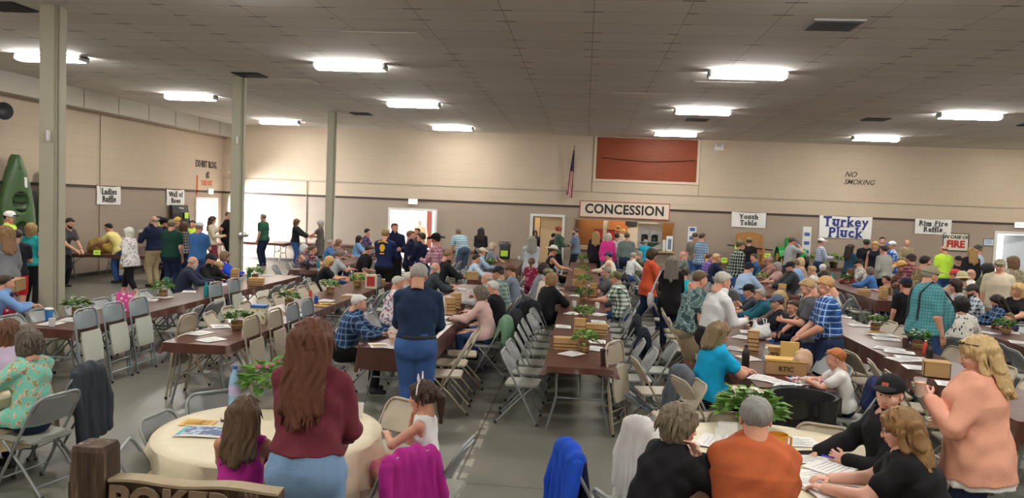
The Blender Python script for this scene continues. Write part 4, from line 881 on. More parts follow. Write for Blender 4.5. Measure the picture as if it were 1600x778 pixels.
def make_chair(kind, label):
    mt, st = CH_METAL[kind], CH_SEAT[kind]; e = empty('folding_chair', (0, 0, -20), 0, label, 'chair')
    hoop = arc_hoop(.215, .008, .80, .20, -.235); MB().tube(hoop, .0125, 8).build('front_frame', mt, e, .8)
    rl = [(-.195, -.27, .008), (-.195, -.06, .24), (-.195, .13, .425), (.195, .13, .425), (.195, -.06, .24), (.195, -.27, .008)]
    MB().tube(rl[:3], .011, 8).build('rear_leg', mt, e, .8); MB().tube(rl[3:], .011, 8).build('rear_leg', mt, e, .8)
    m = MB(); prism(m, rr(.195, .195, .05), .425, .452, Matrix.Translation((0, .01, 0))); m.build('seat', st, e, bevel=.008)
    yf = lambda z: .20 + (-.435) * (z - .008) / .792
    back_panel(MB(), .56, .785, .40, yf).build('backrest', mt if kind == 0 else st, e, .9)
    MB().tube([(-.205, .135, .125), (.205, .135, .125)], .008, 6).build('crossbar', mt, e); MB().tube([(-.19, -.20, .085), (.19, -.20, .085)], .008, 6).build('crossbar', mt, e)
    for s in (-1, 1): MB().tube([(s * .2, .135 - .07, .25), (s * .2, .02, .43)], .007, 6).build('brace', mt, e)
    for x, y in ((-.215, .20), (.215, .20), (-.195, -.27), (.195, -.27)): MB().lathe([(0, 0), (.017, 0), (.016, .03), (0, .032)], 8, (x, y, 0)).build('foot_cap', plain('rubber', '#2d2c2b', .8), e, .8)
    return e
def make_folded(kind, label):
    """folded flat; leans back against a table edge on its +y side"""
    mt, st = CH_METAL[kind], CH_SEAT[kind]; e = empty('folded_chair', (0, 0, -20), 0, label, 'chair'); MB().tube(arc_hoop(.215, .008, .99, -.02, .13, .10), .0125, 8).build('front_frame', mt, e, .8)
    yl = lambda z: -.02 + .15 * z
    MB().tube([(-.19, yl(0) + .035, .02), (-.19, yl(.55) + .03, .55)], .011, 8).build('rear_leg', mt, e, .8); MB().tube([(.19, yl(0) + .035, .02), (.19, yl(.55) + .03, .55)], .011, 8).build('rear_leg', mt, e, .8)
    def seatf(u, v):
        x = (u - .5) * .37; z = .36 + .37 * v; return (x * (1 - .12 * abs(2 * v - 1) ** 4), yl(z) - .035 - .010 * (1 - (2 * u - 1) ** 4), z)
    MB().sheet(seatf, 10, 10, .022).build('seat', st, e, .9); back_panel(MB(), .76, .965, .40, lambda z: yl(z) + .01).build('backrest', mt, e, .9)
    for z in (.13, .26): MB().tube([(-.21, yl(z), z), (.21, yl(z), z)], .008, 6).build('crossbar', mt, e)
    for s in (-1, 1): MB().lathe([(0, 0), (.017, 0), (.016, .03), (0, .032)], 8, (s * .215, -.02, 0)).build('foot_cap', plain('rubber', '#2d2c2b', .8), e, .8)
    return e
CHAIR0 = [make_chair(0, 'a'), make_chair(1, 'b')]; FOLD0 = [make_folded(2, 'c'), make_folded(1, 'd')]
FIRST = set()
def put(protos, k, x, y, rz, label, group=None, z=0.):
    p = protos[k]
    if p.name not in FIRST:
        FIRST.add(p.name); p.location = (x, y, z); p.rotation_euler = (0, 0, rz); p['label'] = label
        if group: p['group'] = group
        return p
    return dup(p, (x, y, z), rz, label, group)
# ------------------------------------------------------------------ tables
WOODT = plain('table_laminate', '#8a7258', .5, var=.08); LEGM = plain('table_leg_steel', '#8d9194', .35, .6)
def cloth_plastic(name, c, rough):
    t = NT(name); t.set(rough, 0, .5); v = t.coord(); n = t.noise(v, 6, 4); b = lin(c); t.col(t.mix(n, tuple(x * .85 for x in b[:3]) + (1,), tuple(x * 1.15 for x in b[:3]) + (1,)))
    sx = t.n('ShaderNodeSeparateXYZ'); t.l(v, sx.inputs[0]); fold = t.math('MULTIPLY', t.math('LESS_THAN', t.math('ABSOLUTE', sx.outputs[0]), .006), .0)
    vo = t.n('ShaderNodeTexVoronoi', feature='DISTANCE_TO_EDGE', i_Scale=3.2); t.l(v, vo.inputs[0]); t.bump(t.math('ADD', t.math('MULTIPLY', vo.outputs[0], .5), t.noise(v, 11, 4)), .35, .012); return t.m
BROWN = cloth_plastic('brown_plastic_cloth', '#543128', .30); CREAM = cloth_plastic('cream_table_cloth', '#d8ccae', .5)
TL, TW = 2.44, .76
def make_table():
    e = empty('folding_table', (0, 0, -20), 0, 'x', 'table'); m = MB(); prism(m, rr(TW / 2, TL / 2, .03), .712, .742); m.build('tabletop', WOODT, e)
    for s in (-1, 1):
        y = s * (TL / 2 - .14); P = [(-.34, y, .012), (-.335, y, .05), (-.27, y, .30), (-.25, y, .40), (-.25, y, .71)]; M_ = MB().tube(P, .014, 8).tube([(-p[0], p[1], p[2]) for p in P], .014, 8).tube([(-.25, y, .38), (.25, y, .38)], .011, 8); M_.build('leg', LEGM, e, .8)
        MB().tube([(0, y, .38), (0, y - s * .45, .70)], .009, 6).build('brace', LEGM, e)
    return e
TABLE0 = [make_table()]
def make_cloth(seed, hang):
    R = random.Random(seed); n = [R.uniform(0, 6) for _ in range(6)]; per = []; K = 64; hx, hy = TW / 2 + .006, TL / 2 + .012; loop = rr(hx, hy, .03, 3); pts = []
    for i in range(len(loop)):
        a = Vector((*loop[i], 0)); b = Vector((*loop[(i + 1) % len(loop)], 0)); k = max(1, int((b - a).length / .06))
        for j in range(k): pts.append(a.lerp(b, j / k))
    m = MB(); N = len(pts); vs = []; s = 0
    rows = 5
    for r in range(rows):
        t = r / (rows - 1)
        for i, p in enumerate(pts):
            q = (i / N) * 2 * PI; w = (math.sin(17 * q + n[0]) + .7 * math.sin(29 * q + n[1]) + .5 * math.sin(43 * q + n[2])) * .010 * t ** 1.2; o = Vector((p.x / hx if abs(p.x) > hx * .97 else 0, p.y / hy if abs(p.y) > hy * .985 else 0, 0))
            corner = 1. if (abs(p.x) > hx * .93 and abs(p.y) > hy * .97) else 0.
            d = hang * t * (1 + .10 * math.sin(5 * q + n[3])) * (1.25 if corner else 1); vs.append((p.x + o.x * (w + .012 * t + .03 * t * corner), p.y + o.y * (w + .012 * t + .03 * t * corner), .748 - d - (0 if r else 0)))
    fs = [tuple(range(N))]
    for r in range(rows - 1):
        for i in range(N): fs.append((r * N + i, (r + 1) * N + i, (r + 1) * N + (i + 1) % N, r * N + (i + 1) % N))
    return m.add(vs, fs)
ROWS = {  # centre x, starts of near tables, starts of far tables, words for the row
    'A': (-6.38, (8.58, 11.04, 13.5), (17.25, 19.71), 'table row nearest the columns'),
    'B': (-4.30, (8.2, 10.66, 13.12), (20.2,), 'second table row from the columns'),
    'C': (-2.15, (8.58, 11.04, 13.5), (16.9, 19.36, 21.82), 'third table row from the columns'),
    'D': (.03, (8.14, 10.6, 13.06), (16.6, 19.06, 21.52), 'centre table row'),
    'E': (2.17, (7.75, 10.21, 12.67), (17.0, 19.46, 21.92), 'first table row right of centre'),
    'F': (4.22, (7.0, 9.46, 11.92), (16.7, 19.16, 21.62), 'second table row right of centre'),
    'G': (6.62, (7.2, 9.66, 12.12), (16.9, 19.36, 21.82), 'third table row right of centre'),
    'H': (9.05, (9.6, 12.06, 14.52), (18.4, 20.86), 'fourth table row right of centre')}
HANG = dict(A=.10, B=.10, C=.24, D=.07, E=.20, F=.22, G=.24, H=.24); ci = 0
for rk, (rx, near_, far_, words) in ROWS.items():
    cms = None
    for k, y0 in enumerate(near_ + far_):
        lab = f'brown covered folding table, {ORD[k]} from the near end of {words}'
        put(TABLE0, 0, rx, y0 + TL / 2, 0, lab, 'long folding tables'); lab2 = f'brown plastic cloth over the {ORD[k]} table of the {words}'
        if k in (0, 1): cms = make_cloth(k * 7 + ord(rk), HANG[rk]).build('tablecloth', BROWN, None, .7, (rx, y0 + TL / 2, 0))
        else: cms = link('tablecloth', cms.data, None, (rx, y0 + TL / 2, 0), PI if k % 2 else 0)
        tag(cms, lab2, 'tablecloth', 'brown plastic tablecloths')
# round tables
def round_table(x, y, R, hang, nm, seed):
    e = empty('round_table', (x, y, 0), .3, f'round folding table {nm}', 'table'); m = MB(); prism(m, [(R * .985 * math.cos(2 * PI * k / 48), R * .985 * math.sin(2 * PI * k / 48)) for k in range(48)], .712, .738); m.build('tabletop', WOODT, e)
    for s in (-1, 1):
        P = [(-.40, s * .35, .012), (-.33, s * .35, .4), (-.30, s * .35, .71)]; MB().tube(P + [(-p[0], p[1], p[2]) for p in reversed(P)], .014, 8).build('leg', LEGM, e, .8)
    m = MB(); N = 96; rows = [(.0, .747), (R * .5, .747), (R * .9, .747), (R, .746), (R + .012, .735)]; vs = [(0, 0, .747)]; q = random.Random(seed).uniform(0, 6)
    prof = [(r, z, 0) for r, z in rows[1:]] + [(R + .012, .66, .35), (R + .02, .55, .7), (R + .045, .45, .8), (R + .05, .735 - hang, 1.)]
    for r, z, w in prof:
        for k in range(N): a = 2 * PI * k / N; f = (math.sin(9 * a + q) + .6 * math.sin(14 * a + 2 * q) + .4 * math.sin(23 * a)) * .050 * w; vs.append(((r + f) * math.cos(a), (r + f) * math.sin(a), z + (.03 * math.sin(4 * a + q) if w == 1 else 0)))
    fs = [(0, 1 + k, 1 + (k + 1) % N) for k in range(N)]
    for r in range(len(prof) - 1):
        for k in range(N): b = 1 + r * N; fs.append((b + k, b + N + k, b + N + (k + 1) % N, b + (k + 1) % N))
    tag(m.add(vs, fs).build('tablecloth', CREAM, None, .9, (x, y, 0)), f'cream cloth draped over the round table {nm}', 'tablecloth', 'cream round tablecloths')
T1, T2, T0 = (-2.2, 5.32), (1.42, 5.5), (-5.3, 5.9)
round_table(*T1, .79, .50, 'in front of the woman in the maroon top', 1); round_table(*T2, .88, .45, 'shared by the man in orange and his companions', 2); round_table(*T0, .76, .45, 'beside the woman in the mint floral shirt', 3)
# ------------------------------------------------------------------ the people
P = person
# --- around the cream tables by the camera
P(1065, 633, 0, 'sit', -62, 'curly:#6e6350', 'long black', 'ddenim', 'woman in black sweater with tousled greying hair resting cheek on her hand', zt=1.31, arms=('rest', 'cheek'), build=1.3, lean=20, hp=8, hy=-22, skin='paleskin')
P(1181, 637, 0, 'sit', -4, 'short:#85837f', 'tee orange', 'ddenim', 'grey-haired man in orange T-shirt seen from behind at the cream table', zt=1.34, arms=('table', 'table'), build=1.42, lean=12, hp=10, hmin=1.75)
P(1392, 586, 0, 'sit', 94, 'short:dbrn', 'jacket black', 'ddenim', 'man in black cap and black jacket holding a blue pen', zt=1.38, arms=('hold', 'reach'), build=1.4, lean=10, hp=4, hy=48, hat='cap:black', skin='paleskin', fem=False)
P(1402, 636, 0, 'sit', 66, 'wavy:#80603a', 'tee black', 'ddenim', 'woman in black T-shirt with wavy brown hair, glasses and tattooed arm', zt=1.34, arms=('table', 'table'), build=1.3, lean=22, hp=16, glass=True, skin='paleskin')
P(1524, 524, 0, 'stand', 62, 'wavy:#b69a6c', 'blouse peach', 'ddenim', 'blonde woman in peach blouse standing with a drink', zt=1.70, arms=('cup', 'side'), build=1.4, hp=16, hy=8, hem=.10, hem2='white', lean=4, skin='paleskin', hl=.85)
P(385, 618, 0, 'sit', 8, 'long:#54402c', 'tank magenta', 'denim', 'girl in sleeveless magenta top sitting at the cream table, back turned', zt=1.24, arms=('table', 'table'), build=.95, lean=12, hp=14, hmin=1.4, skin='skin2', fem=True)
P(493, 496, 0, 'stand', -4, 'long:#5a3522', 'blouse maroon', 'ldenim', 'long-haired woman in maroon top and light jeans standing with back turned', zt=1.77, arms=('low', 'low'), build=1.22, hem=-.035, hp=10, lean=5, hl=1.3)
P(662, 594, 0, 'sit', 82, 'pony:#3a2a1e', 'tank white', 'skirt pink', 'girl in white sleeveless top with ponytail, hand at her chin', zt=1.20, arms=('rest', 'chin'), build=.85, kid=True, lean=6, hp=4, fem=True)
P(44, 516, 0, 'sit', 78, 'curly:#554c42', 'tee floral:#7cc9b4,#e3b9a5,#8a9a6a', 'ddenim', 'woman in mint floral T-shirt with greying hair at the left cream table', zt=1.28, arms=('rest', 'table'), build=1.08, lean=4, hy=-20)
P(15, 507, 0, 'sit', 20, 'medium:#5a3b26', 'long lav', 'ddenim', 'brown-haired person in pale lavender top beyond the left cream table', zt=1.22, arms=('table', 'rest'), lean=18)
# --- standing in the aisles
P(656, 411, 0, 'stand', 3, 'short:#a19e98', 'shirt #223350', 'jeans', 'grey-haired man in dark denim shirt and jeans standing with back turned', zt=1.80, arms=('low', 'low'), build=1.2, hp=20)
P(1134, 425, 0, 'stand', -72, 'short:#a5a199', 'shirt hstripe:#e2e1df,#b9bcc2,.5', 'black', 'grey-haired man in white striped shirt and black trousers leaning over a table', zt=1.72, arms=('cup', 'hold'), build=1.14, lean=14, hp=22)
P(1097, 423, 0, 'stand', -72, 'short:#5a4630', 'tee camo:#5f7a7c,#8fa3a0,#3f5358', 'shorts khaki', 'man in blue-green leafy shirt and khaki shorts behind the striped-shirt man', zt=1.66, arms=('reach', 'down'), build=1.12, lean=18, hp=16)
P(1284, 432, 0, 'stand', 84, 'short:#b48a5c', 'tshirt plaid:#2b62a8,#1d3f74,#c9d8ea', 'ddenim', 'man in blue plaid short-sleeved shirt looking down at his hands', zt=1.72, arms=('low', 'low'), build=1.2, lean=8, hp=30, sleeve=.75)
P(1257, 436, 10.6, 'stand', 84, 'short:#a98b62', 'tee #54565c', 'ddenim', 'sandy-haired man in grey shirt half hidden behind the blue plaid man', arms=('hold', 'low'), lean=8, hp=30, hmin=1.6)
P(1051, 400, 0, 'stand', -10, 'long:#6a6258', 'coat black', 'ddenim', 'woman in long black cardigan with pale tote strap and long greying hair', zt=1.66, arms=('hold', 'hold'), build=1.1, hp=12)
P(1021, 388, 16.0, 'walk', -80, 'bob:#33221a', 'blouse rust', 'ddenim', 'woman in rust-orange blouse with short dark hair walking in the aisle', arms=('hold', 'hold'), build=1.12, glass=True, hp=16, hem=.12)
P(831, 368, 19.6, 'stand', 12, 'long:#8b8880', 'blouse #b6bcc2', 'ddenim', 'woman with long grey hair and pale grey shirt standing back turned', arms=('hold', 'hold'), build=1.15)
P(831, 402, 17.6, 'stand', -5, 'pony:#5a4030', 'dress spots:#7c2340,#c07088,1.4', 'long spots:#7c2340,#c07088,1.4', 'girl in maroon patterned jumpsuit standing in the aisle', kid=True, fem=True, build=.95, hem=.08)
P(1416, 434, 13.4, 'stand', 6, 'short:dbrn', 'tee black', '#2c3038', 'boy in black T-shirt and navy cap standing between the tables', kid=True, hat='cap:navy')
P(1455, 416, 11.2, 'stand', -75, 'buzz:#8d8478', 'tee plaid:#4f8f96,#3f7d86,#6aa5a8,.6', 'denim', 'big man in teal plaid shirt, dark suspenders and tan cap', arms=('down', 'down'), build=1.42, belly=.3, hat='cap:#9d957c', hmin=1.75, sleeve=.8)
P(1447, 399, 15.6, 'stand', -70, 'short:#1a1512', 'jacket camo:#7d6a4c,#4f4633,#a08c66', 'khaki', 'dark-bearded man in brown camouflage jacket', beard='blk', build=1.1)
P(1563, 405, 15.3, 'stand', 150, 'short:#8b8378', 'tee #d8cbb2', 'khaki', 'man in cream scout-style shirt with red neckerchief and camouflage cap', hat='cap:camo:#8d8a72,#6c6b58,#b0ab95', build=1.22, hmin=1.7, sleeve=.8)
P(1583, 400, 16.35, 'stand', 20, 'medium:#6a5038', 'jacket camo:#a39880,#6f6754,#8c8068', 'ddenim', 'brown-haired woman in pale camouflage jacket near the bright doorway', hmin=1.6, build=1.1)
P(1543, 411, 16.0, 'stand', 30, 'curly:#1a1614', 'jacket olive', 'ddenim', 'person with dark curly hair in olive jacket behind the cream-shirted man', hmin=1.5)
# --- left wall: raffle tables and the boats
P(15, 330, 15.6, 'stand', -80, 'short:dbrn', 'vest lime', 'jeans', 'man in white trucker cap and lime vest by the green kayak', hat='trucker:white/char', build=1.1)
P(7, 352, 12.2, 'stand', 75, 'long:#8a6a4a', 'hoodie grey', 'denim', 'woman with long light brown hair in grey hoodie at the left edge', build=1.05, arms=('hold', 'down'))
P(27, 358, 13.2, 'stand', 25, 'short:#33261c', 'tee #23252c', 'shorts red', 'boy in black T-shirt and red shorts facing the kayaks', arms=('down', 'hold'))
P(49, 348, 14.6, 'stand', 10, 'medium:#8d7048', 'tee teal', 'black', 'person in teal T-shirt partly hidden by the nearest column')
P(112, 341, 17.6, 'stand', -95, 'short:#2e2018', 'tee #4a4a4c', 'black', 'bearded man in dark grey T-shirt bending over the raffle table', lean=22, arms=('low', 'low'), beard='#2e2018', hp=28)
P(168, 360, 19.0, 'stand', 92, 'short:#1d1612', 'tee yellow', 'jeans', 'dark-haired person in pale yellow shirt leaning on the raffle table', lean=38, arms=('reach', 'reach'), hmin=1.65, hp=20)
P(201, 355, 16.6, 'walk', 88, 'medium:#d0cabc', 'blouse spots:#e2dedb,#9a8f98,1.2', 'capri black', 'white-haired woman in floral white blouse and black leggings walking', build=1.22, shoe='#d8d4cf')
P(240, 338, 18.6, 'stand', 70, 'bald:#8c857c', 'jacket navy', 'khaki', 'bald man in navy quilted vest and khakis holding a cup', arms=('cup', 'down'), build=1.1)
P(269, 343, 17.6, 'stand', 5, 'short:#6c5a45', 'tee dgreen', 'ddenim', 'man in dark green T-shirt and tan cap standing back turned', hat='cap:#8c7d62', build=1.25, arms=('hold', 'down'))
P(257, 340, 19.8, 'stand', -60, 'short:dbrn', 'jacket #1b1d24', 'black', 'person in black cowboy hat behind the dark green shirt', hat='cowboy:black', hmin=1.7)
P(287, 346, 19.6, 'stand', 40, 'medium:#4d3626', 'tank plaid:#2c2c2e,#8c8c88', 'ddenim', 'woman in patterned dark sleeveless top with brown hair by the bow rack', arms=('reach', 'reach'))
P(301, 344, 22.2, 'stand', 180, 'short:#1c1613', 'tee lime', 'jeans', 'dark-haired person in lime green shirt before the side exit')
P(277, 339, 22.6, 'stand', 160, 'short:brn', 'tee #5b5148', 'jeans', 'person in yellow cap in front of the bow rack', hat='cap:#d9b94a')
P(312, 347, 17.6, 'stand', -3, 'short:#8d7c66', 'tee #3d6aa5', 'jeans', 'man in blue T-shirt and white cap standing back turned', hat='cap:white', build=1.22, arms=('hold', 'hold'))
P(333, 337, 22.8, 'stand', -85, 'long:#4a3628', 'long beige', 'maroon', 'woman in beige sweater and red trousers with long brown hair', arms=('down', 'hold'))
P(357, 331, 24.0, 'stand', -60, 'buzz:#5e564c', 'tee black', 'black', 'man in black with hands behind his back by the middle column', arms=('back', 'back'), build=1.12)
P(411, 334, 25.6, 'stand', 78, 'short:#77695a', 'tee #2f5a48', 'ddenim', 'man in green T-shirt and jeans standing in the bright corner', build=1.1)
P(465, 342, 26.0, 'stand', -88, 'bob:#6b4a30', 'jacket #1d2026', 'jeans', 'woman in black jacket and jeans browsing the rear wall table', arms=('reach', 'reach'), hp=20)
P(499, 344, 26.2, 'stand', 95, 'bob:#a6a19a', 'dress hstripe:#55504e,#7a726c,2', 'skirt #4d4744', 'grey-haired woman in dark striped dress beside the far column', arms=('reach', 'hold'), hp=22)
# --- rows near the columns, seated
P(303, 401, 13.5, 'sit', -72, 'bald:#b9b2a6', 'long #2a3144', 'ddenim', 'bald white-bearded man in navy sweatshirt seated at the row nearest the columns', beard='#bdb8b0', build=1.2, lean=24)
P(330, 397, 14.2, 'sit', -105, 'short:dbrn', 'jacket black', 'black', 'man in black cap and black jacket with sunglasses on the brim', hat='cap:char', build=1.1)
P(343, 408, 14.5, 'sit', -110, 'curly:#b79a66', 'tank pink', 'pink', 'toddler girl in pink sleeveless top with curly blond hair', kid=True, fem=True, hmin=.85, lean=2, table=.82)
P(353, 394, 15.1, 'sit', -80, 'bob:#7a6248', 'blouse royal', 'ddenim', 'woman in bright blue blouse with short brown hair and glasses', glass=True, build=1.15, arms=('table', 'table'))
P(476, 381, 18.3, 'sit', -75, 'bob:#cfccc6', 'vest plaid:#4a3a4c,#8d8490', 'grey', 'white-haired woman in purple-grey plaid vest seated near the far column', build=1.1, sleeve=1.9)
P(491, 391, 18.9, 'sit', -70, 'short:#5a4a3c', 'tee plaid:#6d2e3a,#3b2a35,#c9a7a0', 'jeans', 'person in maroon plaid shirt reaching across beside the plaid-vested woman', arms=('table', 'table'), lean=30)
P(518, 374, 20.8, 'sit', -80, 'short:#a19a90', 'shirt #4a78ad', 'ddenim', 'grey-haired man in mid-blue shirt seated at the far left row')
P(530, 379, 21.6, 'sit', -95, 'bob:#7a5f4a', 'blouse #8f6a62', 'jeans', 'woman in dusty rose top beside the mid-blue shirted man')
P(532, 393, 17.3, 'sit', -60, 'pony:#6b6258', 'tee #a9b0b2', 'jeans', 'woman in pale grey T-shirt with greying ponytail leaning on the far table', lean=26, build=1.15)
P(518, 404, 15.4, 'sit', -70, 'medium:#b1925e', 'tee black', 'jeans', 'blonde woman in black T-shirt leaning over the brown table', lean=26, hp=30)
P(562, 368, 23.6, 'sit', -75, 'medium:#231a15', 'blouse sky', 'jeans', 'dark-haired woman in light blue top at the far left tables')
P(575, 357, 26.0, 'sit', -60, 'short:#2b1f18', 'tee floral:#2f3d68,#b04a5a,#8fa0c4', 'jeans', 'man in blue Hawaiian shirt with hand at his mouth by the rear wall', arms=('rest', 'chin'), hmin=1.7)
P(579, 384, 18.2, 'sit', -75, 'short:#2b2019', 'tee black', 'black', 'man in black short-sleeved shirt seated beside the blue corduroy jackets', build=1.35, lean=20, hp=26, arms=('lap', 'lap'))
# --- boys in blue jackets
P(603, 357, 17.1, 'stand', -8, 'short:#8d7448', 'jacket #16224a', 'black', 'boy in navy corduroy jacket with gold emblem on the back', emblem=True, arms=('hold', 'hold'))
P(617, 348, 18.8, 'stand', -150, 'short:#463424', 'jacket #141d3c', 'black', 'tall brown-haired boy in navy jacket and white collar facing the others', arms=('hold', 'down'))
P(643, 360, 18.4, 'stand', -85, 'short:#6d4e30', 'jacket #141d3c', 'black', 'boy in navy jacket seen in profile in front of the double doorway', arms=('cross', 'down'))
P(658, 363, 17.7, 'stand', 75, 'short:#30231b', 'jacket #131b38', 'black', 'dark-haired boy in navy jacket with arms folded facing his friends', arms=('cross', 'cross'))
P(657, 341, 29.6, 'stand', 170, 'short:brn', 'long #c9a98a', 'khaki', 'man in pale cap and tan shirt outside the double doorway', hat='cap:#e0d6c4')
P(652, 356, 24.2, 'stand', 150, 'short:#2b211b', 'tee #4a4440', 'jeans', 'dark-haired child between the navy jackets, head only showing', kid=True)
P(681, 364, 17.3, 'stand', 70, 'short:#3a2a20', 'shirt plaid:#a87684,#d0a5b0,#7d4d62', 'jeans', 'person in black cowboy hat and pink plaid shirt', hat='cowboy:black', arms=('hold', 'down'), build=1.1)
# --- third row, both sides
P(564, 460, 9.2, 'sit', -78, 'short:#d3cfc8', 'shirt plaid:#2f4a70,#1d2c46,#7f9cbf', 'black', 'white-haired man in dark blue plaid shirt seated at the table end', build=1.25, lean=20, hp=16, zt=None)
P(624, 431, 11.7, 'sit', -75, 'short:#b7b0a6', 'tee floral:#d5d2d6,#c65a6a,#4a6aa8,#4f8a66', 'jeans', 'white-haired person in colourful flowered shirt behind the standing denim man', fem=True, build=1.2)
P(641, 435, 12.5, 'sit', -75, 'short:#c7c1b8', 'tee #9fa6ad', 'jeans', 'white-haired person mostly hidden behind the flowered shirt', build=1.1)
P(682, 411, 14.4, 'sit', -70, 'bald:#c4beb4', 'jacket #3b4148', 'black', 'balding white-haired man in charcoal jacket left of the third row', beard='#c4beb4', build=1.1)
P(704, 392, 16.8, 'sit', -60, 'short:#7a5a44', 'jacket #1c1e22', 'black', 'person in black jacket beside the pink plaid shirt', hp=30, lean=24)
P(716, 357, 24.2, 'bend', 30, 'short:#7d6a4a', 'tee hstripe:#7fa3b8,#c9d6de,2', '#4a5a70', 'man in blue striped shirt bending over by the rear wall', lean=62, hmin=1.7)
P(752, 355, 25.2, 'stand', 5, 'long:#2e1e1a', 'blouse #2b2830', 'skirt #8d8880', 'woman with long dark hair in black top near the rear wall', arms=('hold', 'hold'))
P(746, 397, 17.6, 'sit', -80, 'short:#2f211a', 'long hstripe:#a9c4de,#d4dfea', 'jeans', 'dark-haired child in light blue striped shirt', lean=16, hmin=1.4)
P(755, 387, 19.8, 'sit', -80, 'short:#7d7468', 'shirt lblue', 'khaki', 'man in cream cap and light blue shirt on the third row', hat='cap:#cfc6b4')
P(771, 379, 22.4, 'sit', -95, 'curly:#b3a68c', 'tee #7b8794', 'jeans', 'woman with pale curly hair and grey T-shirt, chin on hand, third row', arms=('rest', 'chin'))
P(749, 446, 10.9, 'sit', 82, 'bob:#6b6156', 'blouse #d5b3ae', 'denim', 'woman in pale pink sweater with bobbed greying hair', build=1.05, lean=16, hp=14)
P(769, 438, 11.6, 'sit', 82, 'short:#d0ccc4', 'tee black', 'jeans', 'white-haired man in black T-shirt beside the pale pink sweater', build=1.2)
P(760, 427, 12.7, 'sit', 85, 'bald:#b5aca0', 'shirt #b7babb', 'jeans', 'bald man in light shirt behind the white-haired man in black', build=1.15)
P(778, 416, 13.8, 'sit', 85, 'short:#4a4038', 'tee plaid:#7e948c,#5d746c,#b4c2bc', 'jeans', 'man in black cap and pale green plaid shirt, third row', hat='cap:char', build=1.15)
P(797, 413, 14.7, 'sit', 85, 'short:#4b3526', 'tee #7e8b99', 'jeans', 'man in visor cap and blue-grey T-shirt, third row', hat='cap:#6b4a3a')
# --- centre row
P(851, 411, 15.4, 'sit', -75, 'curly:#2a1c18', 'long #8b8c94', 'jeans', 'person with dark curly hair seated behind the maroon jumpsuit', lean=20)
P(858, 419, 14.3, 'sit', -60, 'short:#5a4c38', 'jacket #cfc4ae', 'khaki', 'person in cream jacket and camouflage cap at the centre row', hat='cap:camo:#6c6a4c,#4a4a36,#8d8a66')
P(864, 427, 13.1, 'sit', -48, 'curly:#8a6a46', 'long black', 'black', 'woman in black sweater with curly light brown hair, centre row', build=1.3, lean=18)
P(866, 383, 20.6, 'sit', -80, 'short:#5c4a3c', 'vest #1e1d22', 'black', 'man in white cowboy hat and dark vest at the centre row', hat='cowboy:#d9d4c8', hmin=1.65, sleeve=.0)
P(874, 353, 25.8, 'stand', -75, 'bun:#8a4a2c', 'long #3f5a4a', 'black', 'red-haired woman in green sweater near the tan door', arms=('cross', 'hold'))
P(866, 364, 26.6, 'stand', -60, 'short:#171310', 'jacket #1c1d20', 'black', 'dark-haired person behind the woman in the green sweater')
P(899, 356, 26.6, 'stand', 80, 'short:#5a4a40', 'polo #6d7e94', '#2c3442', 'bearded man in grey-blue polo shirt near the concession window', arms=('hold', 'down'), beard='#5a4a40', build=1.12)
P(836, 359, 28.7, 'stand', -170, 'bob:#2d221c', 'jacket #26242a', 'black', 'person in dark coat standing in the doorway')
P(932, 361, 25.0, 'stand', -5, 'long:#a08050', 'blouse #241c24', 'black', 'blonde long-haired woman in black top at the concession line', build=1.15)
P(951, 364, 24.2, 'stand', -15, 'bob:#b9b2a8', 'hoodie hpink', 'grey', 'grey-haired woman in hot pink hoodie at the concession line', build=1.15)
P(964, 364, 25.2, 'stand', 5, 'short:#2c231d', 'shirt plaid:#d0d6d2,#9fb0aa', 'jeans', 'person in pale plaid shirt at the concession line')
P(980, 363, 23.6, 'stand', -4, 'short:#57503f', 'shirt #6a7a74', '#1f2a44', 'man in grey-green shirt and navy jeans waiting at the concession', build=1.15)
P(1009, 374, 26.0, 'stand', -12, 'short:#8a847c', 'tee #1c8ea8', 'jeans', 'person in teal shirt leaning on the serving ledge', lean=24, arms=('reach', 'reach'))
P(966, 354, 29.6, 'stand', 175, 'short:#7a5a3a', 'tee #ece6da', 'khaki', 'server in tan hat inside the kitchen', hat='bucket:#b08a5a')
P(974, 358, 30.2, 'stand', 165, 'bob:#c6a468', 'tee #efe9de', 'khaki', 'blond server inside the kitchen')
P(950, 393, 20.4, 'sit', 78, 'short:#231c20', 'vest #e6d6c0', 'jeans', 'person in purple cap and orange-trimmed white vest, centre row', hat='cap:#5a4a78', build=1.1, sleeve=1.9)
P(946, 416, 15.2, 'sit', 95, 'short:#7a756c', 'tee #55575c', 'jeans', 'grey-bearded man in dark grey shirt facing the centre row', beard='#8d877c', glass=True, build=1.1)
P(961, 424, 14.0, 'sit', 84, 'short:#5c5040', 'tee plaid:#55735f,#e2e6de,#2c3c34', 'jeans', 'man in camouflage cap and green checked shirt at the centre row', hat='cap:camo:#6b6a48,#44452f,#8b8760', build=1.3, lean=18)
P(991, 394, 21.4, 'sit', -60, 'short:#a49a90', 'shirt #dfe0e0', 'jeans', 'grey-haired man in white shirt behind the rust blouse')
P(1000, 392, 22.4, 'sit', -60, 'short:#7e8a86', 'jacket camo:#5d5a44,#3d3c2e,#7d7a5c', 'jeans', 'person in olive camouflage jacket next to the white-shirted man')
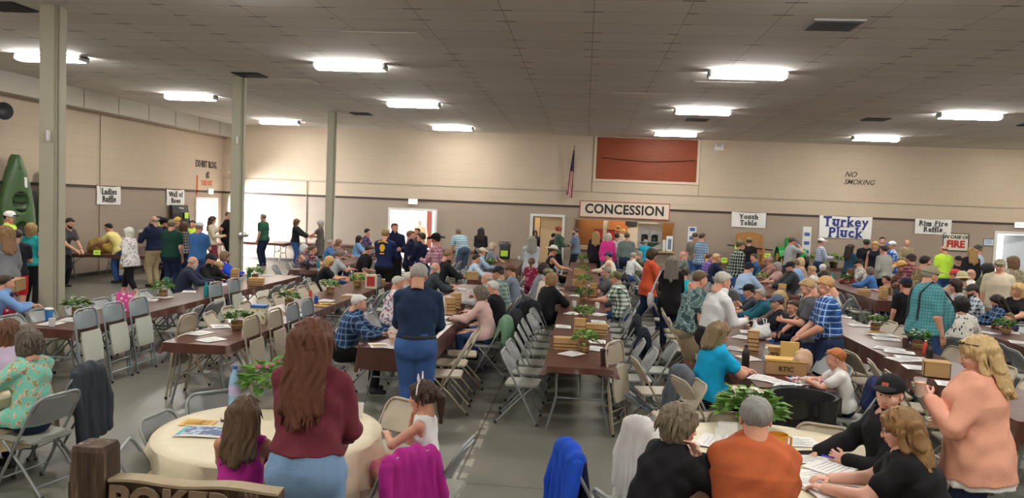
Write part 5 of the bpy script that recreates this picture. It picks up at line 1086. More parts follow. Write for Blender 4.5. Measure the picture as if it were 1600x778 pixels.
# --- first row right of centre
P(1071, 418, 16.1, 'sit', -30, 'bun:#3a2c24', 'tank #1aa2ae', 'jeans', 'girl in turquoise top with pinned-up dark hair', kid=True, fem=True)
P(1066, 393, 22.2, 'sit', 85, 'bald:#a99d90', 'tee #6d7672', 'jeans', 'bald man in grey-green shirt on the far right-of-centre table')
P(1129, 502, 8.1, 'sit', -72, 'long:#7a6648', 'tee turq', 'black', 'woman in bright turquoise T-shirt with long ash-blonde hair', build=1.28, lean=14, hp=18, hl=.6)
P(1187, 454, 12.9, 'sit', 82, 'short:#9a958c', 'jacket dteal', 'jeans', 'grey-haired man in dark teal jacket leaning on the table', lean=26, build=1.25)
P(1169, 445, 13.4, 'sit', 85, 'short:#3a3028', 'tee #3c4048', 'jeans', 'man in black cap beyond the dark teal jacket', hat='cap:black', lean=22)
P(1217, 457, 12.3, 'sit', 88, 'curly:#b59a6c', 'long #6c5a50', 'jeans', 'woman with curly blond hair beyond the slate cap', build=1.1)
P(1213, 470, 11.75, 'sit', 80, 'short:#4a3a2e', 'hoodie #23222a', 'jeans', 'person in slate-blue cap and dark hoodie at the right-of-centre table', hat='cap:#55637a', lean=18, hmin=1.5)
P(1239, 468, 11.2, 'sit', 110, 'short:#3b2c20', 'hoodie #191d30', 'jeans', 'boy in glasses and navy sweatshirt holding cards', glass=True, arms=('hold', 'hold'), lean=10, hmin=1.45)
P(1304, 543, 8.0, 'sit', 78, 'short:ginger', 'tee #d9d7d4', 'ddenim', 'red-haired boy in white T-shirt at the table corner', kid=True, build=1.05, lean=18, hp=16)
# --- second row right of centre and the rear wall there
P(1098, 364, 23.4, 'stand', -60, 'short:#4a3c30', 'tee plaid:#5d84a4,#a9c2d0,#3d5f80', 'jeans', 'man in light blue plaid shirt standing beyond the concession sign', build=1.12)
P(1086, 364, 25.4, 'stand', 160, 'short:#4f4034', 'tee #7d7468', 'jeans', 'man in brown cap peering over the light blue plaid shirt', hat='cap:#4a4038')
P(1158, 375, 18.8, 'stand', -75, 'short:#5a4c3c', 'jacket plaid:#2e4a3c,#151b18,#d5d8d0', 'jeans', 'man in green and black plaid jacket and tan cap leaning to the table', hat='cap:#6f6850', lean=18)
P(1171, 371, 24.7, 'stand', -20, 'short:#5a4a38', 'jacket #1d1c1e', 'black', 'man in black jacket and tan cap carrying a brown box', hat='cap:#9c8a64', arms=('hold', 'hold'), lean=10)
P(1109, 396, 21.8, 'sit', -75, 'short:#4a3a30', 'shirt plaid:#5c4a8c,#8a76b8,#3c3060', 'jeans', 'person in purple plaid shirt at the far second table right of centre')
P(1121, 396, 21.0, 'sit', -85, 'short:#b99a6c', 'hoodie navy', 'jeans', 'blond child in navy hoodie beside the purple plaid shirt', kid=True)
P(1177, 396, 22.6, 'sit', 100, 'short:#4a3a2c', 'tee #33608f', 'jeans', 'man in blue T-shirt in front of the green toy tractor', build=1.1)
P(1172, 410, 17.4, 'sit', -62, 'short:#2a2420', 'shirt #a3bad8', 'jeans', 'man in navy cap and light blue shirt sprawled across the table', hat='cap:#1d2440', build=1.25, lean=20)
P(1201, 401, 21.2, 'sit', 95, 'short:#8c8278', 'tee #8d6a5c', 'jeans', 'man in faded pink cap facing the second row right of centre', hat='cap:#a88478')
P(1214, 409, 19.6, 'sit', 92, 'bob:#8f8a84', 'tee #b08f8a', 'jeans', 'grey-haired woman in dusty pink at the second row right of centre')
P(1234, 409, 18.6, 'sit', 90, 'short:#4a4036', 'jacket #32383a', 'jeans', 'man in black cap and dark jacket with grey hood', hat='cap:#20211f', build=1.2)
P(1242, 405, 20.2, 'sit', 60, 'short:#6a5a44', 'tee #86acd6', 'jeans', 'man in sky blue T-shirt behind the dark jacket', build=1.2)
P(1238, 371, 25.2, 'stand', -80, 'short:#4a3c30', 'tee #a9abae', 'jeans', 'man in grey T-shirt and dark cap raising a drink to his mouth', hat='cap:#55524a', arms=('down', 'drink'), build=1.25)
P(1284, 372, 26.0, 'stand', -85, 'short:#5a4a3e', 'shirt plaid:#b4bcd6,#8d9cc4,#dfe3ec', '#2a3a5c', 'man in white cap and pale checked shirt left of the largest banner', hat='cap:white', arms=('hold', 'hold'))
P(1250, 402, 21.4, 'sit', 80, 'bob:#c3a578', 'tee #c2ab90', 'jeans', 'blond person in tan shirt at the far table before the rear wall')
P(1268, 415, 18.8, 'sit', 70, 'short:#b39768', 'tee #dcdad6', 'jeans', 'blond man in white T-shirt behind the sandy-haired man', build=1.1)
P(1286, 412, 19.4, 'sit', -20, 'short:#d6d2cb', 'tee #cfd4da', 'jeans', 'white-haired person in pale shirt below the largest banner')
P(1284, 423, 16.6, 'sit', 60, 'long:#17120f', 'blouse #d5d0ca', 'jeans', 'woman with long black hair leaning over behind the blue plaid man', lean=30, hp=24)
# --- crowd below the turkey banner
P(1330, 381, 23.6, 'stand', -70, 'long:#2f2019', 'tee #24465a', '#232a38', 'woman with long dark hair and teal-blue shirt below the largest banner', arms=('hold', 'hold'))
P(1354, 374, 25.0, 'stand', -10, 'short:#2c241e', 'jacket #1c1e2a', 'black', 'man in dark green cap and navy jacket with round back patch', hat='cap:#2c4034')
P(1368, 377, 24.4, 'stand', 150, 'bob:#b9985c', 'vest #1d2030', 'jeans', 'blonde woman in dark vest over white sleeves', sleeve=0)
P(1379, 369, 26.8, 'stand', 170, 'short:#1c1714', 'tee #3a3a40', 'jeans', 'tall dark-haired man behind the crowd below the largest banner')
P(1394, 377, 24.6, 'stand', 85, 'short:#9a8a74', 'tee camo:#d3dfee,#5a8fd0,#2f62b0', 'jeans', 'man in blue and white splashed T-shirt and white cap', hat='cap:#dfe4ee/royal', build=1.2)
P(1381, 383, 21.6, 'stand', 25, 'short:#2c231c', 'long #97968f', 'black', 'man in grey sweater standing back turned below the largest banner', lean=12)
P(1418, 375, 26.4, 'stand', 165, 'bald:#4a3c32', 'jacket #8d8268', 'khaki', 'bald man in glasses and tan jacket by the rear wall', glass=True, arms=('hold', 'hold'), hp=20)
P(1342, 405, 21.6, 'sit', 85, 'short:#4a4038', 'jacket camo:#b3aea6,#8d8a84,#cfcac2', 'jeans', 'person in dark cap and pale patterned jacket, far right rows', hat='cap:#26262a', build=1.2)
P(1328, 419, 21.0, 'sit', 95, 'medium:#5a3524', 'long plaid:#8a2c34,#3c1c20,#b85a5a', 'jeans', 'brown-haired girl in red plaid shirt behind the potted flowers', kid=True, fem=True)
P(1358, 419, 19.9, 'sit', 60, 'bob:#665a4e', 'blouse #4a78b8', 'jeans', 'grey-brown haired woman in blue top with her back turned', build=1.1)
P(1384, 430, 18.9, 'sit', 80, 'short:#2a1e18', 'tee #a8886a', 'jeans', 'dark-haired boy seated behind the tall wooden box', kid=True)
P(1408, 407, 19.8, 'sit', 95, 'short:#5a4436', 'shirt plaid:#5a3c34,#8a6a58,#3a2824', 'jeans', 'man in straw cowboy hat and brown plaid shirt', hat='straw:#bf9a60', hmin=1.6)
P(1424, 397, 18.4, 'stand', 20, 'short:#4a3a30', 'shirt plaid:#8a4a50,#5a2c34,#b88a88', 'jeans', 'person in dark cap and maroon plaid shirt leaning forward', hat='cap:#3a3436', lean=26)
P(1475, 384, 22.6, 'stand', 15, 'bald:#6a5446', 'tee lime', 'jeans', 'bald man in lime green T-shirt below the raffle banner', build=1.2)
P(1498, 400, 23.0, 'stand', 175, 'short:#221a16', 'tee #3a3034', 'black', 'boy in dark cap and dark shirt below the fire sign', hat='cap:#2b2426', kid=True)
P(1518, 386, 22.0, 'stand', 8, 'long:#94744a', 'jacket #1c1e24', 'black', 'woman with long light brown hair and dark jacket below the fire sign')
P(1528, 383, 23.2, 'stand', 60, 'short:#6a6258', 'shirt #b4cbe4', 'khaki', 'man in dark cap and pale blue shirt near the bright right doorway', hat='cap:#4a4a42', build=1.15)
P(1503, 426, 16.6, 'sit', 10, 'short:#6a5a48', 'tee #d0c8b8', 'jeans', 'person in pale straw hat seated back turned, far right rows', hat='bucket:#d3c49c')
P(1519, 421, 18.6, 'sit', -75, 'bald:#9a8a7a', 'tee #e3e1de', 'jeans', 'bald person in white T-shirt at the far right rows')
P(1492, 421, 18.0, 'sit', 40, 'short:#5a4a3c', 'tee #c8b8a8', 'jeans', 'person in red and white cap at the far right rows', hat='cap:#c84848/white')
P(1591, 442, 14.5, 'sit', 120, 'medium:#c3a46c', 'tee #1e1e20', 'jeans', 'blonde woman in black T-shirt at the right edge', build=1.1)
# --- third row right of centre
P(1492, 435, 15.2, 'sit', 95, 'medium:#2e1f18', 'blouse camo:#a9a4a8,#7d7a84,#c9c4c4', 'jeans', 'woman in grey flowered blouse with hand on her cheek', arms=('rest', 'cheek'))
P(1519, 444, 14.6, 'sit', 88, 'short:#2a211b', 'shirt plaid:#dfe5ea,#2c3a4c,#8aa4bc', 'jeans', 'man in dark cap and black-and-white plaid shirt', hat='cap:#3c3c38', beard='dbrn', build=1.1)
P(1503, 464, 11.9, 'sit', -25, 'curly:#1c1614', 'blouse feather:#e2dfd6,#1d1b1c', 'black', 'dark-haired woman in white blouse printed with black feathers, back turned', build=1.2)
P(1554, 460, 13.8, 'sit', 82, 'long:#2a1e1a', 'shirt plaid:#2a4468,#1a2a44,#7d9cc0', 'jeans', 'woman with long dark hair and navy plaid shirt looking down', lean=20, hp=26)
P(1577, 488, 13.2, 'sit', 120, 'short:#6a4c34', 'tee navy', 'jeans', 'small brown-haired child in navy at the far right table', kid=True, hmin=.85)
# ------------------------------------------------------------------ chairs: one for every seated person, then the empty ones
SEATS = []   # (x, y, facing degrees, kind, person info or None)
for i in NPEOPLE:
    if i['pose'] == 'sit':
        SEATS.append((i['x'] + .06 * math.sin(math.radians(i['face'])), i['y'] - .06 * math.cos(math.radians(i['face'])), i['face'], 0, i))
def clear(x, y, d=.5, dp=.42): return all((x - s[0]) ** 2 + (y - s[1]) ** 2 > d * d for s in SEATS) and all((x - i['x']) ** 2 + (y - i['y']) ** 2 > dp * dp for i in NPEOPLE if i['pose'] != 'sit')
R_ = random.Random(3)
LEAN = [(-5.84, 8.72, 90, 0), (-5.86, 9.30, 90, 0), (-5.86, 9.86, 90, 0), (-5.86, 12.05, 90, 0), (-5.86, 12.7, 90, 0), (-3.80, 8.82, 90, 1), (-3.80, 9.52, 90, 1), (-3.80, 10.12, 90, 0), (-3.80, 10.68, 90, 0), (-3.80, 14.5, 90, 0), (-4.80, 8.75, -90, 1), (.50, 8.42, 62, 1)]
def fill(rk, side, y0, y1, kind=0, step=.60, jit=.05, tuck=.60):
    rx = ROWS[rk][0]; y = y0
    while y < y1:
        x = rx + side * (TW / 2 + tuck - .38 + R_.uniform(-.04, .06)); yy = y + R_.uniform(-jit, jit)
        if clear(x, yy) and all((x - l[0]) ** 2 + (yy - l[1]) ** 2 > .4 ** 2 for l in LEAN): SEATS.append((x, yy, -90 * side * -1 + R_.uniform(-9, 9), kind, None))
        y += step
fill('A', -1, 9.0, 15.8); fill('A', 1, 10.6, 15.6); fill('A', -1, 17.5, 21.5); fill('A', 1, 17.6, 21.5)
fill('B', -1, 9.5, 15.2, 1); fill('B', 1, 11.3, 15.2); fill('B', -1, 17.9, 22, 1); fill('B', 1, 17.9, 22)
fill('C', -1, 8.95, 15.6); fill('C', 1, 8.9, 15.6, 1); fill('C', -1, 17.2, 23); fill('C', 1, 17.2, 22)
fill('D', -1, 8.6, 15.2); fill('D', 1, 9.2, 15.2); fill('D', -1, 17, 23); fill('D', 1, 17, 23)
fill('E', -1, 8.9, 14.8, 1); fill('E', 1, 8.9, 14.8); fill('E', -1, 17.4, 22.5); fill('E', 1, 17.4, 22.5)
fill('F', -1, 7.4, 14.0, 1); fill('F', 1, 7.6, 14.0, 1); fill('F', -1, 17.2, 23); fill('F', 1, 17, 23)
fill('G', -1, 7.7, 14.2); fill('G', 1, 8.5, 14.2); fill('G', -1, 17.2, 23); fill('G', 1, 17, 23)
fill('H', -1, 12.0, 15.6); fill('H', -1, 18.7, 22)
NTH = {}
def rowside(x, y):
    best = None
    for rk, (rx, n_, f_, w) in ROWS.items():
        for s in (-1, 1):
            d = abs(x - (rx + s * .60))
            if d < .42 and (best is None or d < best[0]): best = (d, rk, s)
    return best
by = {}
for s in SEATS:
    b = rowside(s[0], s[1])
    if b and s[1] > 7: by.setdefault((b[1], b[2]), []).append(s)
    else: by.setdefault(('x', id(s)), []).append(s)
SHORT = {'A': 'table row nearest the columns', 'B': 'second row from the columns', 'C': 'third row from the columns', 'D': 'centre row', 'E': 'first row right of centre', 'F': 'second row right of centre', 'G': 'third row right of centre', 'H': 'fourth row right of centre'}
for (rk, sd), ss in by.items():
    ss.sort(key=lambda q: q[1])
    for k, (x, y, fc, kd, i) in enumerate(ss):
        if rk == 'x': lb = ' '.join(('folding chair holding the ' + i['label']).split()[:16])
        else: lb = f"folding chair, {ORD[k]} from the near end, {'left' if sd < 0 else 'right'} side of {SHORT[rk]}"
        put(CHAIR0, kd, x, y, math.radians(fc), lb, 'grey folding chairs')
for k, (x, y, fc, kd) in enumerate(LEAN):
    names = ['nearest folded chair tipped against the row by the columns', 'second folded chair tipped against the row by the columns', 'third folded chair tipped against the row by the columns', 'folded chair propped beside the turquoise bottle, row by the columns', 'folded chair propped past the turquoise bottle, row by the columns', 'beige folded chair propped at the potted plant, second row from columns', 'beige folded chair past the blue flowered tin, second row from columns', 'grey folded chair, third propped along the second row from columns', 'grey folded chair, fourth propped along the second row from columns', 'folded chair propped near the boys in navy jackets', 'beige folded chair at the near left corner, second row from columns', 'beige folded chair tipped at the near right corner of the centre row']
    put(FOLD0, kd, x, y, math.radians(fc), names[k], 'folded chairs tipped against tables')
# chairs round the cream tables and in the open
FREE = [(-2.85, 5.30, -95, 0, 'grey folding chair left of the cream table, farther of two'), (-2.68, 4.72, -70, 0, 'grey folding chair left of the cream table, nearer of two'), (-2.85, 5.88, -135, 0, 'grey folding chair at the back of the cream table by the newspaper'), (-1.50, 5.98, 150, 1, 'beige folding chair behind the cream table, right of the maroon top'),
  (-4.62, 6.5, 88, 0, 'folding chair under the slate jacket behind the mint floral shirt'), (-1.22, 5.0, 50, 0, 'folding chair under the magenta sweater'), (.70, 5.95, -62, 1, 'folding chair under the white jacket'), (1.30, 6.22, 180, 1, 'beige folding chair behind the glasses on the shared cream table'), (1.90, 6.02, 160, 1, 'beige folding chair in front of the black bin'), (.17, 5.1, -72, 0, 'folding chair under the bright blue jacket'),
  (1.22, 7.75, -70, 1, 'beige folding chair empty beside the turquoise T-shirt'), (.85, 8.6, -80, 1, 'beige folding chair in the aisle left of the striped shirt'), (.98, 9.75, 95, 0, 'folding chair pulled out in the aisle behind the leafy shirt'), (.98, 7.55, 100, 1, 'beige folding chair turned out at the near right corner of the centre row')]
for x, y, fc, kd, lb in FREE: put(CHAIR0, kd, x, y, math.radians(fc), lb, 'grey folding chairs')
# a folded chair pushed through, legs sticking out into the aisle
def tipped():
    p = dup(FOLD0[0], (1.02, 8.75, .14), 0, 'folded grey chair lying across others, legs sticking into the aisle', 'folded chairs tipped against tables'); zd = Vector((-.80, -.12, .36)).normalized(); yd = Vector((.3, -.1, .9)); yd = (yd - zd * yd.dot(zd)).normalized(); xd = yd.cross(zd)
    p.rotation_euler = Matrix((xd, yd, zd)).transposed().to_euler(); return p
tipped()
# ------------------------------------------------------------------ coats over chair backs
def coat(x, y, fc, spec, label, z0=.28, w=.20, ztop=.83, name='jacket', sl=True, vb=.011, lining=None):
    e = empty(name, (x, y, 0), math.radians(fc), label, 'jacket'); F = Field((-.36, -.50, z0 - .05), (.36, .10, ztop + .1), vb); yb = -.205
    F.cap((-w + .04, yb, ztop - .03), (w - .04, yb, ztop - .03), .055, .055, .03)
    for s in np.linspace(-1, 1, 9): F.cap((s * (w - .05), yb - .02, ztop - .05), (s * (w + .02), yb - .06 - .02 * math.cos(s * 7), z0 + .03 + .05 * s), .040, .036, .03); (None if lining else F.cap((s * (w - .06), yb + .03, ztop - .05), (s * (w - .05), yb + .085, ztop - .24), .032, .030, .03))
    F.cap((-.06, yb, ztop + .005), (.06, yb, ztop + .005), .045, .045, .04); a = random.Random(int(x * 100)).uniform(0, 6)
    F.wave(lambda X, Y, Z: .006 * np.sin(48 * X + a + 3 * np.sin(4 * Z)) + .003 * np.sin(90 * X + 12 * Z + a)); F.plane((0, 0, z0), (.1, 0, -1)); mt = cloth(spec); V, Q = F.mesh(); link('body', vf_mesh('body', [(V, Q, 0)], [mt]), e)
    if lining:
        F = Field((-.36, -.5, z0 - .05), (.36, .2, ztop + .1), vb)
        for s in np.linspace(-1, 1, 9): F.cap((s * (w - .05), yb + .035, ztop - .03), (s * (w - .02), yb + .12, z0 + .12), .030, .028, .03)
        F.wave(lambda X, Y, Z: .006 * np.sin(44 * X + a)); V, Q = F.mesh(); link('lining', vf_mesh('lining', [(V, Q, 0)], [cloth(lining)]), e)
    if sl:
        for s in (-1, 1):
            F = Field((s * .30 - .16, -.5, z0 - .1), (s * .30 + .16, .1, ztop + .05), vb); F.cap((s * (w - .01), yb - .01, ztop - .05), (s * (w + .035), yb - .06, ztop - .30), .050, .044, .02); F.cap((s * (w + .035), yb - .06, ztop - .30), (s * (w + .02), yb - .09, z0 + .10), .044, .036, .02); F.wave(lambda X, Y, Z:   .004 * np.sin(60 * X + 14 * Z + a)); V, Q = F.mesh(); link('sleeve', vf_mesh('sleeve', [(V, Q, 0)], [mt]), e)
    return e
coat(-1.22, 5.0, 50, 'magenta', 'magenta sweater hung over a chair back by the cream table', z0=.15, ztop=.80); coat(.17, 5.1, -72, '#1f4fc0', 'bright blue and navy jacket draped over a chair at the picture bottom', z0=.1, w=.19, ztop=.86, lining='#1a2440')
coat(.70, 5.95, -62, '#d6d4d2', 'white jacket draped over a chair behind the tousled-haired woman', z0=.2); 
coat(-4.62, 6.5, 88, '#3b4149', 'slate jacket on the chair behind the mint floral shirt', z0=.15, w=.17)
def near_chair(x, y):
    return min(SEATS, key=lambda s: (s[0] - x) ** 2 + (s[1] - y) ** 2)
for x, y, spec, lb, z0 in ((-1.45, 10.9, '#6c8f74', 'sage green jacket on the chair of the pale pink sweater', .25), (-1.4, 11.6, '#23262b', 'black jacket on the chair of the white-haired man in black', .2), (.75, 10.4, '#191b20', 'black jacket over a chair right of the centre row, nearer', .15), (.75, 11.6, '#24272f', 'dark jacket over a chair right of the centre row, farther', .2),
   (1.5, 8.1, '#5c636b', 'grey jacket hung behind the turquoise T-shirt', .2), (1.35, 10.6, '#1c2640', 'navy jacket over a chair behind the leafy shirt', .1), (2.95, 8.1, '#1f2a50', 'navy puffer jacket on the chair of the red-haired boy', .2), (-.75, 13.1, '#1f2126', 'black coat on the chair of the curly-haired woman, centre row', .25), (-7.1, 13.4, '#2f5a50', 'dark green jacket on the chair next to the bearded man', .3), (-2.9, 16.6, '#1d1f22', 'black coat on a chair beside the pink plaid shirt', .25)):
    s = near_chair(x, y); coat(s[0], s[1], s[2], spec, lb, z0=z0)
# ------------------------------------------------------------------ things on the tables
TZ = .752
KRAFT = plain('kraft_board', '#b08d5e', .75, var=.08, scale=6); WOODB = plain('pine_box', '#c09a66', .6, var=.15, scale=9); PAPER = plain('paper', '#e6e4df', .7); MANILA = plain('manila_paper', '#d9b468', .7); TWIG = plain('twig_bark', '#8a6c48', .8, var=.3, scale=30)
LEAF = [plain('leaf_green', '#6f9a48', .55, var=.3, scale=12), plain('leaf_dark', '#557f3c', .55, var=.3, scale=12)]; PETALW = plain('petal_white', '#ece8d8', .6); PETALY = plain('petal_yellow', '#d8b53a', .6); PETALR = plain('petal_russet', '#b0552c', .6); PETALP = plain('petal_pink', '#c85a86', .6)
GLASSM = NT('clear_glass'); GLASSM.set(.06); GLASSM.col((.92, .93, .93, 1)); GLASSM.b.inputs['Alpha'].default_value = .22; GLASSM = GLASSM.m
def leaves(mb, n, r, h, R, size, z0, drop=.0):
    for _ in range(n):
        a = R.uniform(0, 2 * PI); rr_ = r * R.random() ** .6; c = Vector((rr_ * math.cos(a), rr_ * math.sin(a), z0 + h * (1 - (rr_ / r) ** 2 * (.55 + drop)) * R.uniform(.35, 1))); d = Vector((math.cos(a), math.sin(a), R.uniform(-.3, .8))).normalized(); d = (d + Vector((R.uniform(-.6, .6), R.uniform(-.6, .6), 0))).normalized(); w = d.cross(Vector((0, 0, 1))).normalized(); n_ = w.cross(d); L = size * R.uniform(.7, 1.3); W_ = L * .28
        mb.add([c, c + d * L * .5 + w * W_ + n_ * L * .08, c + d * L - n_ * L * .12, c + d * L * .5 - w * W_ + n_ * L * .08, c + d * L * .5 - n_ * .01], [(0, 1, 4), (1, 2, 4), (2, 3, 4), (3, 0, 4)])
def make_plant(seed, flower, s=1.):
    R = random.Random(seed); e = empty('potted_plant', (0, 0, -20), 0, 'x', 'plant'); m = MB(); m.lathe([(.0, 0), (.052, 0), (.058, .05), (.056, .11), (.046, .112), (.044, .09), (0, .088)], 16)
    for k in range(16): a = 2 * PI * k / 16; m.tube([(.058 * math.cos(a), .058 * math.sin(a), .004), (.061 * math.cos(a + .04), .061 * math.sin(a + .04), .112 + R.uniform(-.01, .012))], .008, 5)
    m.build('pot', TWIG, e, .8); MB().lathe([(.064, .05), (.068, .056), (.064, .062)], 16).build('twine', plain('twine', '#c8ad7a', .8), e, .8)
    m = MB(); leaves(m, 70, .13, .17, R, .085, .09); m.build('foliage', LEAF[seed % 2], e)
    if flower:
        m = MB()
        for k in range(7):
            a = R.uniform(0, 6.28); q = R.uniform(.03, .10); c = Vector((q * math.cos(a), q * math.sin(a), .19 + R.uniform(-.02, .06)))
            for j in range(6): b = j * PI / 3; m.add([c, c + Vector((.022 * math.cos(b - .4), .022 * math.sin(b - .4), .010)), c + Vector((.030 * math.cos(b), .030 * math.sin(b), .004)), c + Vector((.022 * math.cos(b + .4), .022 * math.sin(b + .4), .010))], [(0, 1, 2, 3)])
        m.build('blossoms', flower, e)
    return e
PL = [make_plant(1, PETALW), make_plant(2, None), make_plant(3, PETALY), make_plant(4, PETALR)]
def on_table(p, m=.31):
    rk = min(ROWS, key=lambda r: abs(p.x - ROWS[r][0])); rx, n_, f_, _w = ROWS[rk]; p = Vector(p)
    if abs(p.x - rx) < .95:
        p.x = max(rx - m, min(rx + m, p.x)); spans = [(min(b) + .12, max(b) + TL - .12) for b in (n_, f_)]
        if not any(a <= p.y <= b for a, b in spans): p.y = min((q for s_ in spans for q in s_), key=lambda q: abs(q - p.y))
    return p
def item(protos, k, px, py, label, group, rz=None, z=TZ):
    p = on_table(at_z(px, py, z)); return put(protos, k, p.x, p.y, rz if rz is not None else R_.uniform(-3, 3), label, group, z)
GP = 'small potted plants on the tables'
for k, px, py, lb in ((0, 121, 493, 'potted plant with pale flowers, nearest on the row by the columns'), (3, 245, 463, 'russet flower pot on the row by the columns'), (1, 398, 437, 'green plant beside the double wooden box, row by the columns'), (0, 370, 514, 'white flowered plant at the near end of the second row from columns'), (2, 452, 478, 'yellow flowered plant on the second row from columns'), (1, 516, 459, 'leafy plant by the red sign block, second row from columns'), (1, 558, 449, 'green plant by the black-shirted man, second row from columns'),
    (1, 912, 549, 'leafy plant between the wooden boxes at the near end, centre row'), (1, 911, 503, 'second leafy plant from the near end, centre row'), (2, 911, 470, 'third plant from the near end, centre row'), (1, 912, 449, 'fourth plant from the near end, centre row'), (3, 910, 430, 'fifth plant from the near end, centre row'), (1, 909, 408, 'tall leafy plant at the far end, centre row'), (0, 1433, 544, 'pale flowered plant beside the tumbler, second row right of centre'), (0, 1368, 516, 'small plant with yellow envelope, second row right of centre'), (0, 1572, 521, 'white flowered plant at the right edge, third row right of centre'), (0, 1327, 443, 'pale flowered plant at the far third row right of centre'), (1, 1195, 441, 'leafy plant beside the sprawled light blue shirt'), (2, 1160, 418, 'yellow flowered plant by the green plaid jacket'), (0, 760, 420, 'plant at the far third row from columns'), (1, 741, 417, 'leafy plant beside the blue striped child'), (1, 648, 390, 'plant by the light blue top at the far left tables')):
    item(PL, k, px, py, lb, GP)
def boxm(name, w, d, h, mat, label, cat, lid=True, slots=0):
    e = empty(name, (0, 0, -20), 0, label, cat); t = .008; m = MB(); m.box((-w / 2, -d / 2, 0), (w / 2, -d / 2 + t, h)).box((-w / 2, d / 2 - t, 0), (w / 2, d / 2, h)).box((-w / 2, -d / 2, 0), (-w / 2 + t, d / 2, h)).box((w / 2 - t, -d / 2, 0), (w / 2, d / 2, h)).box((-w / 2, -d / 2, 0), (w / 2, d / 2, t)); m.build('body', mat, e)
    if lid: MB().box((-w / 2 - .004, -d / 2 - .004, h), (w / 2 + .004, d / 2 + .004, h + .012)).build('lid', mat, e, bevel=.003)
    if slots:
        m = MB()
        for k in range(slots): m.box((-w / 2 - .002, -d / 2 - .003, h * (.2 + .6 * k / slots)), (w / 2 + .002, -d / 2 - .0005, h * (.2 + .6 * k / slots) + .012))
        m.build('dark_slot', plain('slot_dark', '#5a4228', .8), e)
    return e
BX = [boxm('wooden_box', .28, .14, .13, WOODB, 'x', 'box', True, 2), boxm('wooden_caddy', .14, .10, .24, WOODB, 'x', 'box', True, 3), boxm('cardboard_box', .26, .20, .16, KRAFT, 'x', 'box', True)]
for k, px, py, rz, lb, g in ((0, 883, 545, .05, 'long wooden box nearest on the centre row', 'b'), (1, 905, 527, .1, 'upright wooden caddy behind the nearest plant, centre row', 'b'), (0, 932, 522, -.1, 'long wooden box right of the second plant, centre row', 'b'), (0, 420, 447, .2, 'double wooden box at the end of the row by the columns', 'b'), (1, 367, 440, .1, 'wooden caddy by the bright blue blouse', 'b'), (0, 609, 448, .2, 'wooden box beside the boys in navy jackets', 'b'), (2, 571, 437, .3, 'cardboard box by the black-shirted seated man', 'b'), (1, 712, 482, .6, 'slatted wooden caddy beyond the denim-shirted man', 'b'), (1, 703, 490, .5, 'second slatted wooden caddy beside the stack of papers', 'b'),
    (1, 1176, 547, -.25, 'tall slatted wooden caddy by the turquoise T-shirt', 'b'), (1, 1222, 462, .1, 'tall pale wooden caddy on the far second row right of centre', 'b'), (0, 1325, 460, -.3, 'flat wooden box on the far third row right of centre', 'b'), (1, 1380, 466, .2, 'wooden caddy beside the black T-shirted boy', 'b'), (2, 1462, 588, -.3, 'pale wooden box behind the blonde woman in peach', 'b'), (2, 200, 482, .2, 'small brown box beside the pink gift bag', 'b'), (2, 905, 430, .2, 'cardboard box at the far centre row', 'b'), (0, 905, 447, .1, 'wooden box at the middle of the centre row', 'b'), (2, 690, 437, .3, 'cardboard box on the third row from columns', 'b'), (1, 927, 463, .1, 'pale wooden caddy by the green checked shirt', 'b'), (0, 716, 400, .1, 'wooden box by the bending striped shirt', 'b'), (2, 1100, 440, .2, 'brown box on the far first row right of centre', 'b'), (2, 1556, 470, .1, 'brown box at the far right rows', 'b'), (0, 1355, 427, .1, 'wooden box by the blue top, far right rows', 'b')):
    item(BX, k, px, py, lb, 'wooden and cardboard boxes on the tables', rz)
# printed cardboard boxes on the first row right of centre
def printed(px, py, rz, w, d, h, txt, label, open_=False):
    p = on_table(at_z(px, py, TZ), .22); e = boxm('printed_carton', w, d, h, KRAFT, label, 'box', not open_); e.location = p; e.rotation_euler = (0, 0, rz); o = text_mesh(txt, h * .55, bold=.003, depth=.001, mat=plain('print_brown', '#4a2f1c', .7), parent=e, name='print'); o.location = (0, -d / 2 - .001, h * .5); o.rotation_euler = (PI / 2, 0, 0)
    if open_:
        MB().box((-w / 2 + .01, d / 2 - .006, h), (w / 2 - .01, d / 2, h + .05), Matrix.Rotation(-.9, 3, 'X'), (0, d / 2, h)).build('flap', MANILA, e); MB().box((-w / 2, -.07, h), (w / 2, -.065, h + .04), Matrix.Rotation(.9, 3, 'X'), (0, -.07, h)).build('flap', MANILA, e)
printed(1226, 584, -.12, .42, .18, .13, 'RTIC', 'kraft carton printed with capitals, open yellow flap', True); printed(1208, 566, -.12, .18, .18, .18, 'RTIC', 'smaller kraft carton behind the printed carton'); p = on_table(at_z(1232, 574, TZ), .3); e = empty('yellow_carton', p, -.12, 'yellow upright carton lid standing behind the printed carton', 'box'); MB().box((-.10, -.02, 0), (.10, .02, .29)).build('panel', MANILA, e, bevel=.004); MB().box((-.08, -.03, .10), (.08, -.02, .13)).build('crease', plain('print_tan', '#b8934c', .7), e)
